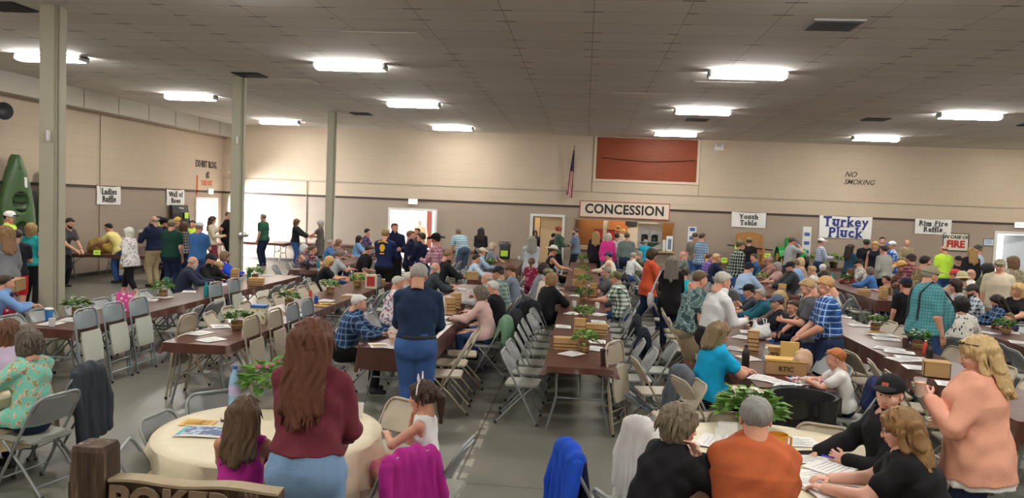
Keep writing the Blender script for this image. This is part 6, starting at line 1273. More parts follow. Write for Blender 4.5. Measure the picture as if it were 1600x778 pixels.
# drinks and small things
def make_cup(name, col, h=.12, r=.04, lidcol=None, straw=False, mat=None):
    e = empty(name, (0, 0, -20), 0, 'x', 'cup'); m = MB(); m.lathe([(0, 0), (r * .75, 0), (r, h), (r * .94, h), (r * .72, .006), (0, .006)], 18); m.build('cup_body', mat or plain('cup_' + col.strip('#'), col, .4), e, .8)
    if lidcol: MB().lathe([(r * 1.04, h - .006), (r * 1.06, h + .004), (r * .9, h + .012), (0, h + .014)], 18).build('lid', plain('lid_' + lidcol.strip('#'), lidcol, .4), e, .8)
    else: MB().lathe([(0, .012), (r * .70, .012), (r * .90, h * .78), (0, h * .78)], 18).build('drink', plain('drink_amber', '#b8741f', .2) if mat else plain('drink_dark', '#5a3a20', .2), e)
    if straw: MB().tube([(.004, 0, h * .5), (.012, .006, h + .09)], .004, 6).build('straw', plain('straw_black', '#1a1a1a', .4), e)
    return e
def make_bottle(name, col, h, r, cap='#222222', label=None, mat=None, cat='bottle'):
    e = empty(name, (0, 0, -20), 0, 'x', cat); MB().lathe([(0, 0), (r * .92, 0), (r, .01), (r, h * .62), (r * .85, h * .74), (r * .42, h * .86), (r * .42, h * .93), (0, h * .93)], 18).build('bottle_body', mat or plain('bottle_' + col.strip('#'), col, .3), e, .8); MB().lathe([(r * .46, h * .92), (r * .46, h), (0, h)], 14).build('cap', plain('cap_' + cap.strip('#'), cap, .4), e, .8)
    if label: MB().lathe([(r * 1.01, h * .25), (r * 1.02, h * .26), (r * 1.02, h * .54), (r * 1.01, h * .55)], 18).build('wrapper', plain('wrap_' + label.strip('#'), label, .5), e, .8)
    return e
CUPS = [make_cup('tumbler', '#3a2420', .17, .045, '#2a1a18', True), make_cup('paper_cup', '#2f6fb4', .15, .05, '#e4e2de'), make_cup('white_cup', '#e2e0dc', .10, .042), make_cup('beer_cup', '#d0b070', .13, .042, mat=GLASSM), make_cup('dark_cup', '#4a3028', .12, .04)]
BTL = [make_bottle('water_bottle', '#1c8f95', .24, .038, '#1c8f95'), make_bottle('dark_bottle', '#1b1c20', .25, .042, '#111111'), make_bottle('clear_bottle', '#b8cfe0', .22, .034, '#f0f0f0', '#7fa0d0', GLASSM), make_bottle('soda_can', '#23479c', .12, .033, '#c0c0c4', None, None, 'can'), make_bottle('condiment_bottle', '#b83a22', .18, .028, '#e0ddd4')]
GC = 'cups and bottles on the tables'
for pr, k, px, py, lb in ((CUPS, 0, 943, 571, 'dark tumbler with straw at the near end of the centre row'), (CUPS, 1, 75, 501, 'blue and white paper cup on the row by the columns'), (CUPS, 2, 73, 512, 'white foam cup beside the blue paper cup'), (CUPS, 3, 613, 540, 'beer cup beside the old man in blue plaid'), (BTL, 0, 322, 463, 'turquoise bottle near the bearded man'), (BTL, 0, 389, 436, 'teal bottle by the bright blue blouse'), (BTL, 1, 468, 424, 'black bottle by the plaid-vested woman'), (BTL, 0, 497, 419, 'bright blue bottle at the far table by the plaid vest'), (BTL, 3, 494, 472, 'blue soda can on the second row from columns'), (BTL, 2, 1196, 572, 'clear water bottle beside the printed carton'), (BTL, 1, 1158, 573, 'dark bottle in front of the turquoise T-shirt'), (BTL, 1, 1451, 567, 'dark bottle near the pale wooden box, second row right of centre'), (BTL, 4, 1445, 553, 'orange-red sauce bottle, second row right of centre'), (CUPS, 4, 1414, 542, 'amber tumbler beside the pale flowered plant'), (CUPS, 2, 933, 482, 'white cup by the green checked shirt'), (CUPS, 3, 923, 493, 'beer cup at the middle of the centre row'), (CUPS, 2, 897, 479, 'white cup left of the centre row plants'), (CUPS, 4, 730, 487, 'dark cup beside the pale pink sweater'), (CUPS, 2, 737, 463, 'white cup on the third row from columns'), (CUPS, 4, 1552, 513, 'red cup by the navy plaid shirt'), (BTL, 0, 1300, 440, 'turquoise cup-shaped bottle at the far third row'), (CUPS, 2, 1180, 529, 'white cup by the tall slatted caddy'), (BTL, 1, 800, 399, 'black flask at the far third row from columns'), (CUPS, 2, 812, 404, 'white cup at the far third row from columns'), (BTL, 4, 485, 468, 'pink-topped bottle beside the blue soda can')):
    item(pr, k, px, py, lb, GC)
# loose papers and envelopes
PP = []
for nm, w, d, mt in (('paper_sheet', .216, .28, PAPER), ('manila_envelope', .24, .16, MANILA), ('place_mat', .36, .26, PAPER)):
    e = empty(nm, (0, 0, -20), 0, 'x', 'paper'); MB().sheet(lambda u, v: ((u - .5) * w, (v - .5) * d, .004 + .004 * math.sin(3 * u + 1) * v), 6, 6, .0015).build('sheet', mt, e, .9)
    m = MB()
    for k in range(6): m.box((-w * .38, -d * .35 + k * d * .12, .0065), (w * (.38 - .2 * (k % 2)), -d * .35 + k * d * .12 + .006, .0085))
    m.build('print', plain('print_grey', '#b9bbc0', .7) if mt is PAPER else plain('print_tan', '#b8934c', .7), e); PP.append(e)
cnt = {}
def papers(pts, k, words, label):
    for px, py in pts:
        p = on_table(at_z(px, py, TZ), .26); put(PP, k, p.x, p.y, R_.uniform(-.6, .6), label, words, TZ)
papers([(340, 510), (355, 501), (410, 487), (330, 531), (475, 485), (510, 470), (560, 462), (480, 493), (300, 520)], 0, 'papers on the second row from columns', 'loose white paper on the second row from the columns')
papers([(580, 548), (610, 545), (700, 489), (712, 497), (728, 474), (690, 505), (742, 455), (720, 452)], 0, 'papers on the third row from columns', 'loose white paper on the third row from the columns')
papers([(893, 553), (930, 545), (935, 503), (870, 510), (895, 490), (940, 492), (900, 462), (925, 447), (933, 534), (945, 509)], 0, 'papers on the centre row', 'loose white paper sheet on the centre row')
papers([(1170, 560), (1205, 594), (1235, 606), (1150, 545), (1160, 527), (1190, 520), (1265, 598), (1180, 590)], 0, 'papers on the first row right of centre', 'loose white paper on the first row right of centre')
papers([(1345, 509), (1352, 497), (1385, 530), (1405, 550), (1412, 562), (1435, 575), (1470, 600), (1390, 545), (1425, 560), (1400, 525)], 2, 'papers on the second row right of centre', 'white printed paper on the second row right of centre')
papers([(1545, 520), (1560, 512), (1535, 500), (1590, 535), (1580, 520), (1520, 488)], 0, 'papers on the third row right of centre', 'loose white paper on the third row right of centre')
papers([(215, 468), (228, 463), (275, 455), (80, 506), (330, 445), (350, 443), (405, 430), (110, 500)], 0, 'papers on the row by the columns', 'loose white paper on the row nearest the columns')
papers([(590, 543), (1375, 519), (500, 478), (545, 462), (520, 475)], 1, 'manila envelopes', 'manila envelope lying on a brown table')
papers([(1168, 545)], 1, 'orange envelope', 'orange envelope near the tall slatted caddy')
# row by the columns: gift bag, floral tin, red block
p = on_table(at_z(195, 486, TZ)); e = empty('gift_bag', p, .4, 'pink patterned gift bag on the row by the columns', 'bag'); m = MB(); m.add([(-.1, -.05, 0), (.1, -.05, 0), (.1, .05, 0), (-.1, .05, 0), (-.11, -.045, .26), (.11, -.045, .26), (.11, .045, .26), (-.11, .045, .26)], [(0, 3, 2, 1), (0, 1, 5, 4), (1, 2, 6, 5), (2, 3, 7, 6), (3, 0, 4, 7)]).build('bag_body', cloth('spots:#d95a9a,#f0d0e0,1.5'), e)
for s in (-1, 1): MB().tube([(-.05, s * .045, .25), (-.03, s * .045, .33), (.03, s * .045, .33), (.05, s * .045, .25)], .004, 6).build('handle', plain('ribbon', '#d97aa8', .6), e)
p = on_table(at_z(405, 505, TZ)); e = empty('flowered_tin', p, .15, 'blue and white flowered tin on the second row from columns', 'tin'); m = MB(); prism(m, rr(.10, .08, .02), 0, .24); m.build('tin_body', cloth('floral:#e6e2d0,#d8c64a,#4a6a3a'), e); m = MB(); prism(m, rr(.104, .084, .02), .21, .25); m.build('lid', plain('tin_blue', '#3a6aa0', .4), e)
p = on_table(at_z(620, 453, TZ)); e = empty('sign_block', p, .1, 'red framed sign block on the second row from columns', 'sign'); MB().box((-.11, -.04, 0), (.11, .04, .27)).build('block', plain('ivory_paint', '#ddd2bc', .6), e, bevel=.006); MB().box((-.075, -.046, .05), (.075, -.04, .235)).build('red_panel', plain('red_panel', '#b03228', .5), e)
# cream table 1: bottle, plant in birch pot, magazine, sunglasses
TZ2 = .750
p = at_z(366, 634, TZ2); e = empty('soda_bottle', p, 0, 'clear blue-tinted plastic bottle on the left cream table', 'bottle'); MB().lathe([(0, 0), (.042, 0), (.046, .02), (.043, .10), (.046, .18), (.036, .25), (.016, .295), (.016, .31), (0, .31)], 20).build('bottle_body', plain('tinted_plastic', '#8fb4d8', .15), e, .8); MB().lathe([(.018, .30), (.018, .325), (0, .325)], 14).build('cap', plain('cap_blue', '#2a5fb0', .4), e, .8); MB().lathe([(.0465, .09), (.0465, .17)], 20).build('wrapper', plain('wrap_pale', '#b9b0d8', .5), e, .8)
p = at_z(420, 632, TZ2); e = empty('centrepiece', p, 0, 'leafy centrepiece with pink buds in a birch bark pot', 'plant'); MB().lathe([(0, 0), (.13, 0), (.14, .02), (.135, .10), (.12, .10), (0, .09)], 20).build('pot', plain('birch_bark', '#8b8b88', .7, var=.35, scale=14), e, .8); R = random.Random(5); m = MB(); leaves(m, 170, .20, .26, R, .10, .10); m.build('foliage', LEAF[0], e); m = MB()
for k in range(9):
    a = R.uniform(0, 6.28); q = R.uniform(.05, .17); m.lathe([(0, 0), (.014, .008), (.013, .024), (0, .034)], 8, (q * math.cos(a), q * math.sin(a), .28 + R.uniform(-.03, .06)))
m.build('blossoms', PETALP, e, .9)
def magazine(px, py, rz, w, d, label, cov, tz=TZ2):
    p = at_z(px, py, tz); e = empty('magazine', p, rz, label, 'magazine'); MB().sheet(lambda u, v: ((u - .5) * w, (v - .5) * d, .006 + .006 * math.sin(PI * u)), 8, 3, .008).build('pages', PAPER, e, .9); m = MB(); m.sheet(lambda u, v: ((u - .5) * w * .86 + w * .05, (v - .5) * d * .8, .0115 + .006 * math.sin(PI * (.1 + .8 * u))), 8, 3, .001); m.build('cover_picture', cov, e); MB().sheet(lambda u, v: (-w * .47 + u * w * .10, (v - .5) * d * .9, .013), 2, 3, .001).build('cover_strip', plain('teal_strip', '#4aa0a8', .5), e)
magazine(318, 676, .1, .34, .24, 'open magazine with blue cover on the left cream table', cloth('camo:#b9c4d8,#8d9cc0,#6f7a94,.5'))
p = at_z(310, 661, TZ2); put(PP, 1, p.x, p.y, .1, 'tan envelope under the magazine on the left cream table', 'tan envelope', TZ2)
p = at_z(358, 662, TZ2); e = empty('sunglasses', p, .4, 'dark sunglasses lying beside the magazine', 'sunglasses')
for s in (-1, 1): MB().lathe([(0, -.004), (.026, -.004), (.026, .004), (0, .004)], 14, (s * .034, 0, .024)).build('lens', plain('dark_lens', '#15161a', .15), e, .8); MB().tube([(s * .06, 0, .024), (s * .062, .12, .012)], .003, 6).build('temple', plain('dark_lens', '#15161a', .15), e)
MB().tube([(-.012, 0, .030), (.012, 0, .030)], .003, 6).build('bridge', plain('dark_lens', '#15161a', .15), e)
p = at_z(560, 650, TZ2); put(CUPS, 2, p.x, p.y, 0, 'clear plastic cup right of the maroon top', GC, TZ2); p = at_z(478, 655, TZ2); put(PP, 0, p.x, p.y, .3, 'paper with green print in front of the maroon top', 'green printed paper', TZ2)
# cream table 2: flowers, glasses, pitcher, papers, phone, pen
p = at_z(1172, 668, TZ2); e = empty('flower_arrangement', p, 0, 'large green arrangement with white flowers on the right cream table', 'plant'); MB().lathe([(0, 0), (.06, 0), (.075, .08), (.06, .15), (.065, .17), (.05, .17), (0, .14)], 18).build('vase', plain('vase_glass', '#8fa59a', .2), e, .8); R = random.Random(9); m = MB(); leaves(m, 230, .23, .22, R, .11, .10, .2); m.build('foliage', LEAF[0], e); m = MB()
for k in range(26):
    a = R.uniform(0, 6.28); q = .19 * R.random() ** .6; c = Vector((q * math.cos(a), q * math.sin(a), .30 - q * .4 + R.uniform(-.02, .05)))
    for j in range(6): b = j * PI / 3; m.add([c, c + Vector((.024 * math.cos(b - .4), .024 * math.sin(b - .4), .014)), c + Vector((.034 * math.cos(b), .034 * math.sin(b), .004)), c + Vector((.024 * math.cos(b + .4), .024 * math.sin(b + .4), .014))], [(0, 1, 2, 3)])
m.build('blossoms', PETALW, e)
def wineglass():
    e = empty('wine_glass', (0, 0, -20), 0, 'x', 'glass'); MB().lathe([(0, 0), (.034, .001), (.034, .004), (.006, .008), (.005, .075)], 16).build('stem', GLASSM, e, .8); MB().lathe([(.005, .075), (.030, .10), (.040, .14), (.036, .19), (.034, .19), (.038, .14), (.028, .103), (0, .08)], 18).build('bowl', GLASSM, e, .8); return e
WG = [wineglass()]
for px, py in ((1123, 712), (1142, 702), (1150, 722), (1128, 700), (1132, 725)): p = at_z(px, py, TZ2); put(WG, 0, p.x, p.y, 0, 'clear wine glass clustered on the right cream table', 'wine glasses on the right cream table', TZ2)
p = at_z(1214, 715, TZ2); e = empty('beer_pitcher', p, .4, 'amber pitcher with handle behind the man in orange', 'pitcher'); MB().lathe([(0, 0), (.055, 0), (.06, .01), (.068, .17), (.064, .17), (.055, .012), (0, .012)], 20).build('pitcher_body', plain('amber_glass', '#c98a2a', .12), e, .8); MB().tube([(.062, 0, .15), (.11, 0, .14), (.11, 0, .05), (.06, 0, .04)], .009, 8).build('handle', plain('amber_glass', '#c98a2a', .12), e, .8)
p = at_z(1083, 722, TZ2); put(CUPS, 3, p.x, p.y, 0, 'beer cup beside the tousled-haired woman', GC, TZ2); p = at_z(1163, 706, TZ2); put(CUPS, 3, p.x, p.y, 0, 'beer cup among the wine glasses', GC, TZ2)
for k, (px, py, rz) in enumerate(((1240, 690, .1), (1275, 745, .5), (1290, 760, -.3), (1265, 715, .2), (1170, 690, .4), (1120, 690, 1.2), (1300, 730, .8), (1310, 770, .2))):
    p = at_z(px, py, TZ2 + .001 * k); put(PP, 2, p.x, p.y, rz, 'printed newspaper page on the right cream table', 'newspapers on the right cream table', TZ2 + .001 * k)
for px, py, rz, lb, c in ((1262, 708, .25, 'black phone lying on the right cream table', '#141518'), (1116, 742, -.2, 'teal-cased phone beside the tousled-haired woman', '#2f8a94')):
    p = at_z(px, py, TZ2 + .008); e = empty('phone', p, rz, lb, 'phone'); m = MB(); prism(m, rr(.075, .037, .01), 0, .009); m.build('case', plain('phone_' + c.strip('#'), c, .3), e); m = MB(); prism(m, rr(.068, .032, .004), .009, .0095); m.build('screen', plain('phone_screen', '#0c0d10', .1), e)
# bin with liner
p = at_z(1256, 620, .80); e = empty('trash_bin', (p.x, p.y, 0), 0, 'black round trash bin with plastic liner by the red-haired boy', 'bin'); MB().lathe([(0, 0), (.22, 0), (.24, .03), (.285, .78), (.30, .79), (.30, .82), (.27, .82), (.265, .78), (.22, .05), (0, .04)], 32).build('bin_body', plain('bin_black', '#1b1c1e', .45), e, .7)
def lin_(u, v):
    a = u * 2 * PI; w = math.sin(13 * a) * .006 + math.sin(29 * a) * .004; rr_ = [.262, .29, .312, .318][int(v * 3 + .01)]; z = [.55, .80, .835, .68][int(v * 3 + .01)]; return ((rr_ + w * (1 if v > .3 else 2)) * math.cos(a), (rr_ + w) * math.sin(a), z + .02 * math.sin(7 * a) * (v > .9))
MB().sheet(lin_, 72, 3, .003).build('liner', plain('liner_film', '#17181a', .22, bump=.4, scale=14), e, .9)
# drinks held, pens, shoulder straps, suspenders
def hold(lbl, side=1):
    return next(i for i in NPEOPLE if lbl in i['label'])
def in_hand(info, hand, fn):
    W_ = Vector(info['K']['wri'][hand]); E_ = Vector(info['K']['elb'][hand]); d = (W_ - E_).normalized(); return info['M'] @ (W_ + d * .075 * info['h'] / 1.75 + Vector((0, .02, 0)))
i = hold('peach blouse'); q = in_hand(i, 0, 0); put(CUPS, 3, q.x, q.y, 0, 'beer cup in the hand of the woman in peach', GC, q.z - .05)
i = hold('blue pen'); q = in_hand(i, 0, 0); e = empty('pen', q, .3, 'blue pen in the hand of the man in the black cap', 'pen'); MB().tube([(-.07, 0, .02), (.07, 0, -.01)], .006, 8).build('barrel', plain('pen_blue', '#2f35b8', .35), e); MB().tube([(.07, 0, -.01), (.085, 0, -.013)], [.005, .001], 8).build('tip', plain('pen_tip', '#222222', .4), e)
i = hold('quilted vest'); q = in_hand(i, 0, 0); put(CUPS, 2, q.x, q.y, 0, 'white cup held by the man in the quilted vest', GC, q.z - .04)
i = hold('raising a drink'); q = in_hand(i, 1, 0); put(BTL, 3, q.x, q.y, 0, 'can raised by the man in the grey T-shirt', GC, q.z - .05)
i = hold('navy sweatshirt holding'); q = in_hand(i, 1, 0); e = empty('playing_card', q, 2., 'small white cards held by the boy in glasses', 'card'); MB().box((-.05, -.002, -.03), (.05, .002, .05)).build('card_face', PAPER, e); MB().box((-.04, -.004, -.02), (.04, -.002, .04)).build('card_print', plain('print_grey', '#b9bbc0', .7), e)
# suspenders
i = hold('suspenders'); h = i['h']; K = i['K']; vt = np.array([v.co[:] for v in i['top'].data.vertices]); m = MB()
for s in (-1, 1):
    x0 = s * .055 * h; zl, zh = K['P'][2] + .06 * h, K['S'][0][2] + .005 * h; fr = []; bk = []
    for z_ in np.linspace(zl, zh, 8):
        q = vt[(np.abs(vt[:, 0] - x0) < .03) & (np.abs(vt[:, 2] - z_) < .03)]
        if len(q): bk.append((x0, q[:, 1].min() - .006, z_)); fr.append((x0, q[:, 1].max() + .006, z_))
    q = vt[(np.abs(vt[:, 0] - x0) < .03)]; tz = q[:, 2].max() + .004; tp_ = [(x0, q[q[:, 2].argmax(), 1], tz)]; m.tube(bk + tp_ + fr[::-1], .014, 6)
m.build('suspenders', plain('suspender_black', '#1c1d20', .6), i['o'], .9)
i = hold('red neckerchief'); K = i['K']; F = Field(K['N'] - .2, K['N'] + .2, .014); F.cap(K['N'] + v3(-.06, .05, .0), K['N'] + v3(0, .13, -.12), .02, .014, .01); F.cap(K['N'] + v3(.06, .05, .0), K['N'] + v3(0, .13, -.12), .02, .014, .01); F.cap(K['N'] + v3(0, .135, -.12), K['N'] + v3(.02, .15, -.24), .018, .010, .01); V, Q = F.mesh(); link('neckerchief', vf_mesh('neckerchief', [(V, Q, 0)], [cloth('red')]), i['o'])
i = hold('pale tote strap'); K = i['K']; h = i['h']; e = empty('tote_bag', i['M'] @ Vector((-.20 * h, -.06 * h, K['P'][2])), math.radians(i['face']), 'pale tote bag on the shoulder of the black cardigan', 'bag'); F = Field((-.1, -.22, -.22), (.16, .22, .22), .016); F.ell((0, 0, -.02), (.06, .17, .17), 0); F.plane((0, 0, .10), (0, 0, 1)); V, Q = F.mesh(); link('bag_body', vf_mesh('bag_body', [(V, Q, 0)], [cloth('#c9c6c6')]), e)
MB().tube([(0, -.10, .08), (.10, -.13, .36), (.16, -.02, .50), (.10, .10, .36), (0, .10, .08)], .013, 6).build('strap', cloth('#c9c6c6'), e, .9)
# sunglasses pushed into the hair of the woman in peach
i = hold('peach blouse'); K = i['K']; m = MB()
for s in (-1, 1): m.lathe([(0, -.003), (.026, -.003), (.026, .003), (0, .003)], 14, (s * .034, 0, 0)); m.tube([(s * .058, 0, 0), (s * .085, -.10, -.03)], .003, 6)
m.tube([(-.012, 0, .006), (.012, 0, .006)], .003, 6); m.v = [tuple((np.array([v[0], v[1] * .9 + .078, v[2] + .098 + .0]) * K['un']) @ K['HR'].T + K['Hc']) for v in m.v]; m.build('sunglasses', plain('dark_lens', '#15161a', .15), i['o'], .8)
# cap badge and pale cap mesh emblem on the man in the black cap
i = hold('blue pen'); K = i['K']; m = MB(); prism(m, rr(.022, .016, .006), 0, .006, Matrix.Translation((0, .098, .088)) @ Matrix.Rotation(-1.15, 4, 'X')); m.v = [tuple((np.array(v) * K['un']) @ K['HR'].T + K['Hc']) for v in m.v]; m.build('cap_badge', plain('badge_red', '#a8543c', .6), i['o'])
# ------------------------------------------------------------------ the wooden sign by the camera
WD = NT('weathered_timber'); WD.set(.75); v = WD.coord((26, 26, 2.2)); n = WD.noise(v, 1, 5, .65); WD.col(WD.ramp(n, [(.30, '#2a1d15'), (.50, '#4a3728'), (.62, '#6b5747'), (.74, '#b9a890')])); WD.bump(n, .7, .02); WD = WD.m
ENDW = NT('timber_end_grain'); ENDW.set(.8); n = ENDW.noise(ENDW.coord((9, 9, 9)), 1, 4); ENDW.col(ENDW.mix(n, lin('#5a4a40'), lin('#8d7c6c'))); ENDW.bump(n, .5, .02); ENDW = ENDW.m
e = empty('timber_sign', (-1.985, 2.98, -.035), 0, 'rough timber post sign with carved capitals near the camera', 'sign'); R = random.Random(2)
m = MB(); prof = rr(.072, .068, .012, 2); n = len(prof); vs = []; lv = [(0, 1.0), (.4, .97), (.8, 1.02), (1.1, .98), (1.30, 1.0), (1.405, .97), (1.425, .88)]
for z, s in lv:
    for a, b in prof: q = 1 + R.uniform(-.03, .03); vs.append((a * s * q, b * s * q, z))
fs = [tuple((len(lv) - 1) * n + k for k in range(n)), tuple(range(n - 1, -1, -1))]
for r in range(len(lv) - 1):
    for k in range(n): fs.append((r * n + k, r * n + (k + 1) % n, (r + 1) * n + (k + 1) % n, (r + 1) * n + k))
m.add(vs, fs).build('post', WD, e); MB().box((-.105, -.03, .036), (-.073, .09, 1.265)).build('side_board', WD, e, bevel=.006)
def plank(u, v): return (.085 + u * .72, -.015 + .012 * math.sin(9 * v), 1.0 + v * .285 - u * .0 + .006 * math.sin(11 * u))
MB().sheet(plank, 24, 8, .07).build('board', WD, e); MB().sheet(lambda u, v: (.085 + u * .72, -.052 + v * .075, 1.289 + .006 * math.sin(11 * u)), 24, 3, .012).build('pale_edge', plain('pale_cut', '#a8977c', .75, var=.25, scale=18), e)
o = text_mesh('POKER', .16, bold=.007, depth=.006, mat=plain('carved_letters', '#7d6a54', .75), parent=e, space=1.08); o.location = (.36, -.062, 1.208); o.rotation_euler = (PI / 2, 0, 0)
MB().box((.74, -.06, 0), (.84, .05, 1.0)).build('far_post', WD, e, bevel=.01)

i = hold('hand at her chin'); K = i['K']; m = MB(); m.tube([(.098 * math.cos(a), .012, .035 + .092 * math.sin(a)) for a in [PI * k / 14 for k in range(15)]], .008, 6)
for s in (-1, 1): m.tube([(s * .045, .012, .115), (s * .058, .015, .155), (s * .050, .012, .185), (s * .036, .012, .15), (s * .030, .012, .122)], .006, 6)
m.v = [tuple((np.array(v) * K['un']) @ K['HR'].T + K['Hc']) for v in m.v]; m.build('headband', plain('headband_white', '#dcd6dc', .6), i['o'], .9)

# bags and markers on the first row right of centre
p = on_table(at_z(1203, 530, TZ)); e = empty('plastic_bag', p, .3, 'white plastic bag in front of the slate-blue cap', 'bag'); F = Field((-.2, -.16, 0), (.2, .16, .3), .010); F.ell((0, 0, .08), (.16, .11, .10), 0); F.cap((-.07, 0, .14), (-.09, .02, .24), .05, .02, .05); F.cap((.06, 0, .14), (.10, -.02, .20), .05, .02, .05); F.wave(lambda X, Y, Z: .007 * np.sin(55 * X + 40 * Z) * np.sin(48 * Y + 30 * Z)); F.plane((0, 0, .002), (0, 0, -1)); V, Q = F.mesh(); link('bag_body', vf_mesh('bag_body', [(V, Q, 0)], [plain('bag_film', '#dfe2e2', .3)]), e)
for s in (-1, 1): MB().tube([(s * .08, 0, .2), (s * .10, .03, .27), (s * .05, .04, .28), (s * .06, .01, .2)], .008, 6).build('handle', plain('bag_film', '#dfe2e2', .3), e)
p = on_table(at_z(1262, 583, TZ), .26); e = empty('paper_bag', p, .5, 'crumpled brown paper bag behind the red-haired boy', 'bag'); F = Field((-.16, -.14, 0), (.16, .14, .30), .010); F.ell((0, 0, .10), (.12, .09, .13), 0); F.ell((.03, 0, .19), (.10, .07, .07), .03); F.wave(lambda X, Y, Z: .008 * np.sin(40 * X + 30 * Z) * np.sin(44 * Y)); F.plane((0, 0, .002), (0, 0, -1)); V, Q = F.mesh(); link('bag_body', vf_mesh('bag_body', [(V, Q, 0)], [plain('paper_bag', '#b8997c', .8, var=.1)]), e); MB().tube([(-.06, 0, .22), (0, .02, .262), (.08, 0, .23)], .012, 6).build('bag_rim', plain('paper_bag', '#b8997c', .8, var=.1), e)
MK = []
for k, c in enumerate(('#c23a5a', '#7a4ab0', '#e07a9a', '#3a5ab8')):
    e = empty('marker_pen', (0, 0, -20), 0, 'x', 'pen'); MB().tube([(-.06, 0, .009), (.035, 0, .009)], .009, 8).build('barrel', plain('marker_white', '#d8d4d2', .4), e); MB().tube([(.034, 0, .009), (.07, 0, .009)], .010, 8).build('cap', plain('marker_' + c.strip('#'), c, .4), e); MK.append(e)
mc = on_table(at_z(1255, 596, TZ), .2); RM = random.Random(4)
for k in range(26): put(MK, k % 4, mc.x + RM.uniform(-.16, .22), mc.y + RM.uniform(-.10, .12), RM.uniform(0, 6.3), 'coloured marker pen in the heap before the red-haired boy', 'marker pens on the first row right of centre', TZ + .008 * (k // 9))
# ------------------------------------------------------------------ left wall: kayaks, fan, bow rack, raffle tables
KAY = plain('kayak_green', '#3d5a30', .4, var=.3, scale=3); KAYD = plain('kayak_dark', '#1f2a1c', .5)
def kayak(x, y, L, label, rz=0.):
    e = empty('kayak', (x, y, 0), rz, label, 'kayak'); F = Field((-.35, -.5, 0), (.45, .5, L + .1), .025)
    F.cap((0, 0, .15), (0, 0, L - .12), .05, .03, .01)
    N = 14
    for k in range(N):
        t0, t1 = k / N, (k + 1) / N; w = lambda t:   .43 * (math.sin(PI * min(1, max(0, .04 + .94 * t))) ** .55); z0, z1 = t0 * L, t1 * L
        F.ell((0, 0, (z0 + z1) / 2), (.17, max(.05, w((t0 + t1) / 2)), L / N * 1.5), .06)
    F.ell((.16, 0, L * .36), (.14, .25, L * .17), 0, cut=True); F.ell((.16, 0, L * .68), (.12, .20, L * .08), 0, cut=True); V, Q = F.mesh(); lean = lambda V: np.stack([V[:, 0] - (V[:, 2] - 0) * .06, V[:, 1], V[:, 2]], 1); link('hull', vf_mesh('hull', [(lean(V), Q, 0)], [KAY]), e)
    m = MB(); m.box((.06, -.18, L * .28), (.13, .18, L * .42)); m.box((.05, -.19, L * .42), (.12, .19, L * .50)); m.v = [(a - c * .06, b, c) for a, b, c in m.v]; m.build('seat', KAYD, e, bevel=.03)
    m = MB()
    for zz in (.62, .68, .74): m.box((.10, -.16, L * zz), (.16, .16, L * zz + .04))
    m.v = [(a - c * .06, b, c) for a, b, c in m.v]; m.build('foot_rest', KAYD, e, bevel=.012); m = MB(); m.tube([(.12, -.05, L * .94), (.2, 0, L * .955), (.12, .05, L * .94)], .012, 6); m.v = [(a - c * .06, b, c) for a, b, c in m.v]; m.build('grab_handle', KAYD, e)
    m = MB(); m.box((.155, -.02, L * .80), (.165, .16, L * .88)); m.v = [(a - c * .06, b, c) for a, b, c in m.v]; m.build('paper_tag', PAPER, e); return e
kayak(XL + .42, 17.0, 3.0, 'green kayak stood on end against the left wall with a paper tag', -.35); kayak(XL + .40, 18.2, 2.75, 'second green kayak on the wall, mostly behind the nearest column', -.1)
e = empty('paddle', (XL + .5, 17.75, 0), 0, 'black paddle with white bands leaning beside the kayak', 'paddle'); MB().tube([(0, 0, .05), (-.25, -.1, 2.1)], .016, 8).build('shaft', BLK, e); MB().tube([(-.10, -.04, 1.0), (-.14, -.055, 1.3)], .02, 8).build('white_band', WHITE, e); prism(MB(), rr(.09, .22, .07), -.01, .01, Matrix.Translation((-.25, -.1, 2.1)) @ Matrix.Rotation(PI / 2, 4, 'Y') @ Matrix.Rotation(PI / 2, 4, 'Z')).build('blade', BLK, e)
def side_table(x, y, rz, label, n=1, L=1.83):
    t = dup(TABLE0[0], (x, y, 0), rz, label, 'raffle and display tables'); c = make_cloth(int(abs(x * 10 + y)), .09).build('tablecloth', BROWN, None, .7, (x, y, 0), rz); tag(c, 'brown plastic cloth over the ' + label, 'tablecloth', 'brown plastic tablecloths'); return t
side_table(-12.35, 19.1, PI / 2 + .15, 'display table with the gold basket near the left wall'); side_table(-12.9, 21.3, .0, 'display table along the left wall behind the floral blouse')
side_table(-12.75, 24.2, 0, 'display table before the bow rack'); side_table(-11.9, 26.9, PI / 2, 'display table in the bright corner'); side_table(-10.2, 27.5, PI / 2, 'display table browsed by the woman in black jacket'); side_table(-8.2, 27.4, PI / 2, 'display table beside the far column'); side_table(-4.5, 27.3, PI / 2, 'display table at the bending striped shirt'); side_table(5.6, 27.3, PI / 2, 'youth display table below its banner'); side_table(8.1, 27.3, PI / 2, 'display table left of the largest banner'); side_table(11.9, 27.3, PI / 2, 'raffle display table below its banner')
NOTE = plain('lime_note', '#b9e23c', .6)
def note(x, y, z, rz, label, w=.16, h=.12, parent=None):
    e = empty('lime_note', (x, y, z), rz, label, 'note'); M_ = Matrix.Rotation(-.3, 3, 'X'); MB().box((-w / 2, -.002, 0), (w / 2, .002, h), M_).build('card', NOTE, e); MB().box((-w * .3, -.004, h * .45), (w * .3, -.002, h * .6), M_).build('handwriting', plain('ink', '#3a4a1a', .6), e); MB().box((-w * .4, 0, 0), (w * .4, .06, .004)).build('stand', NOTE, e)
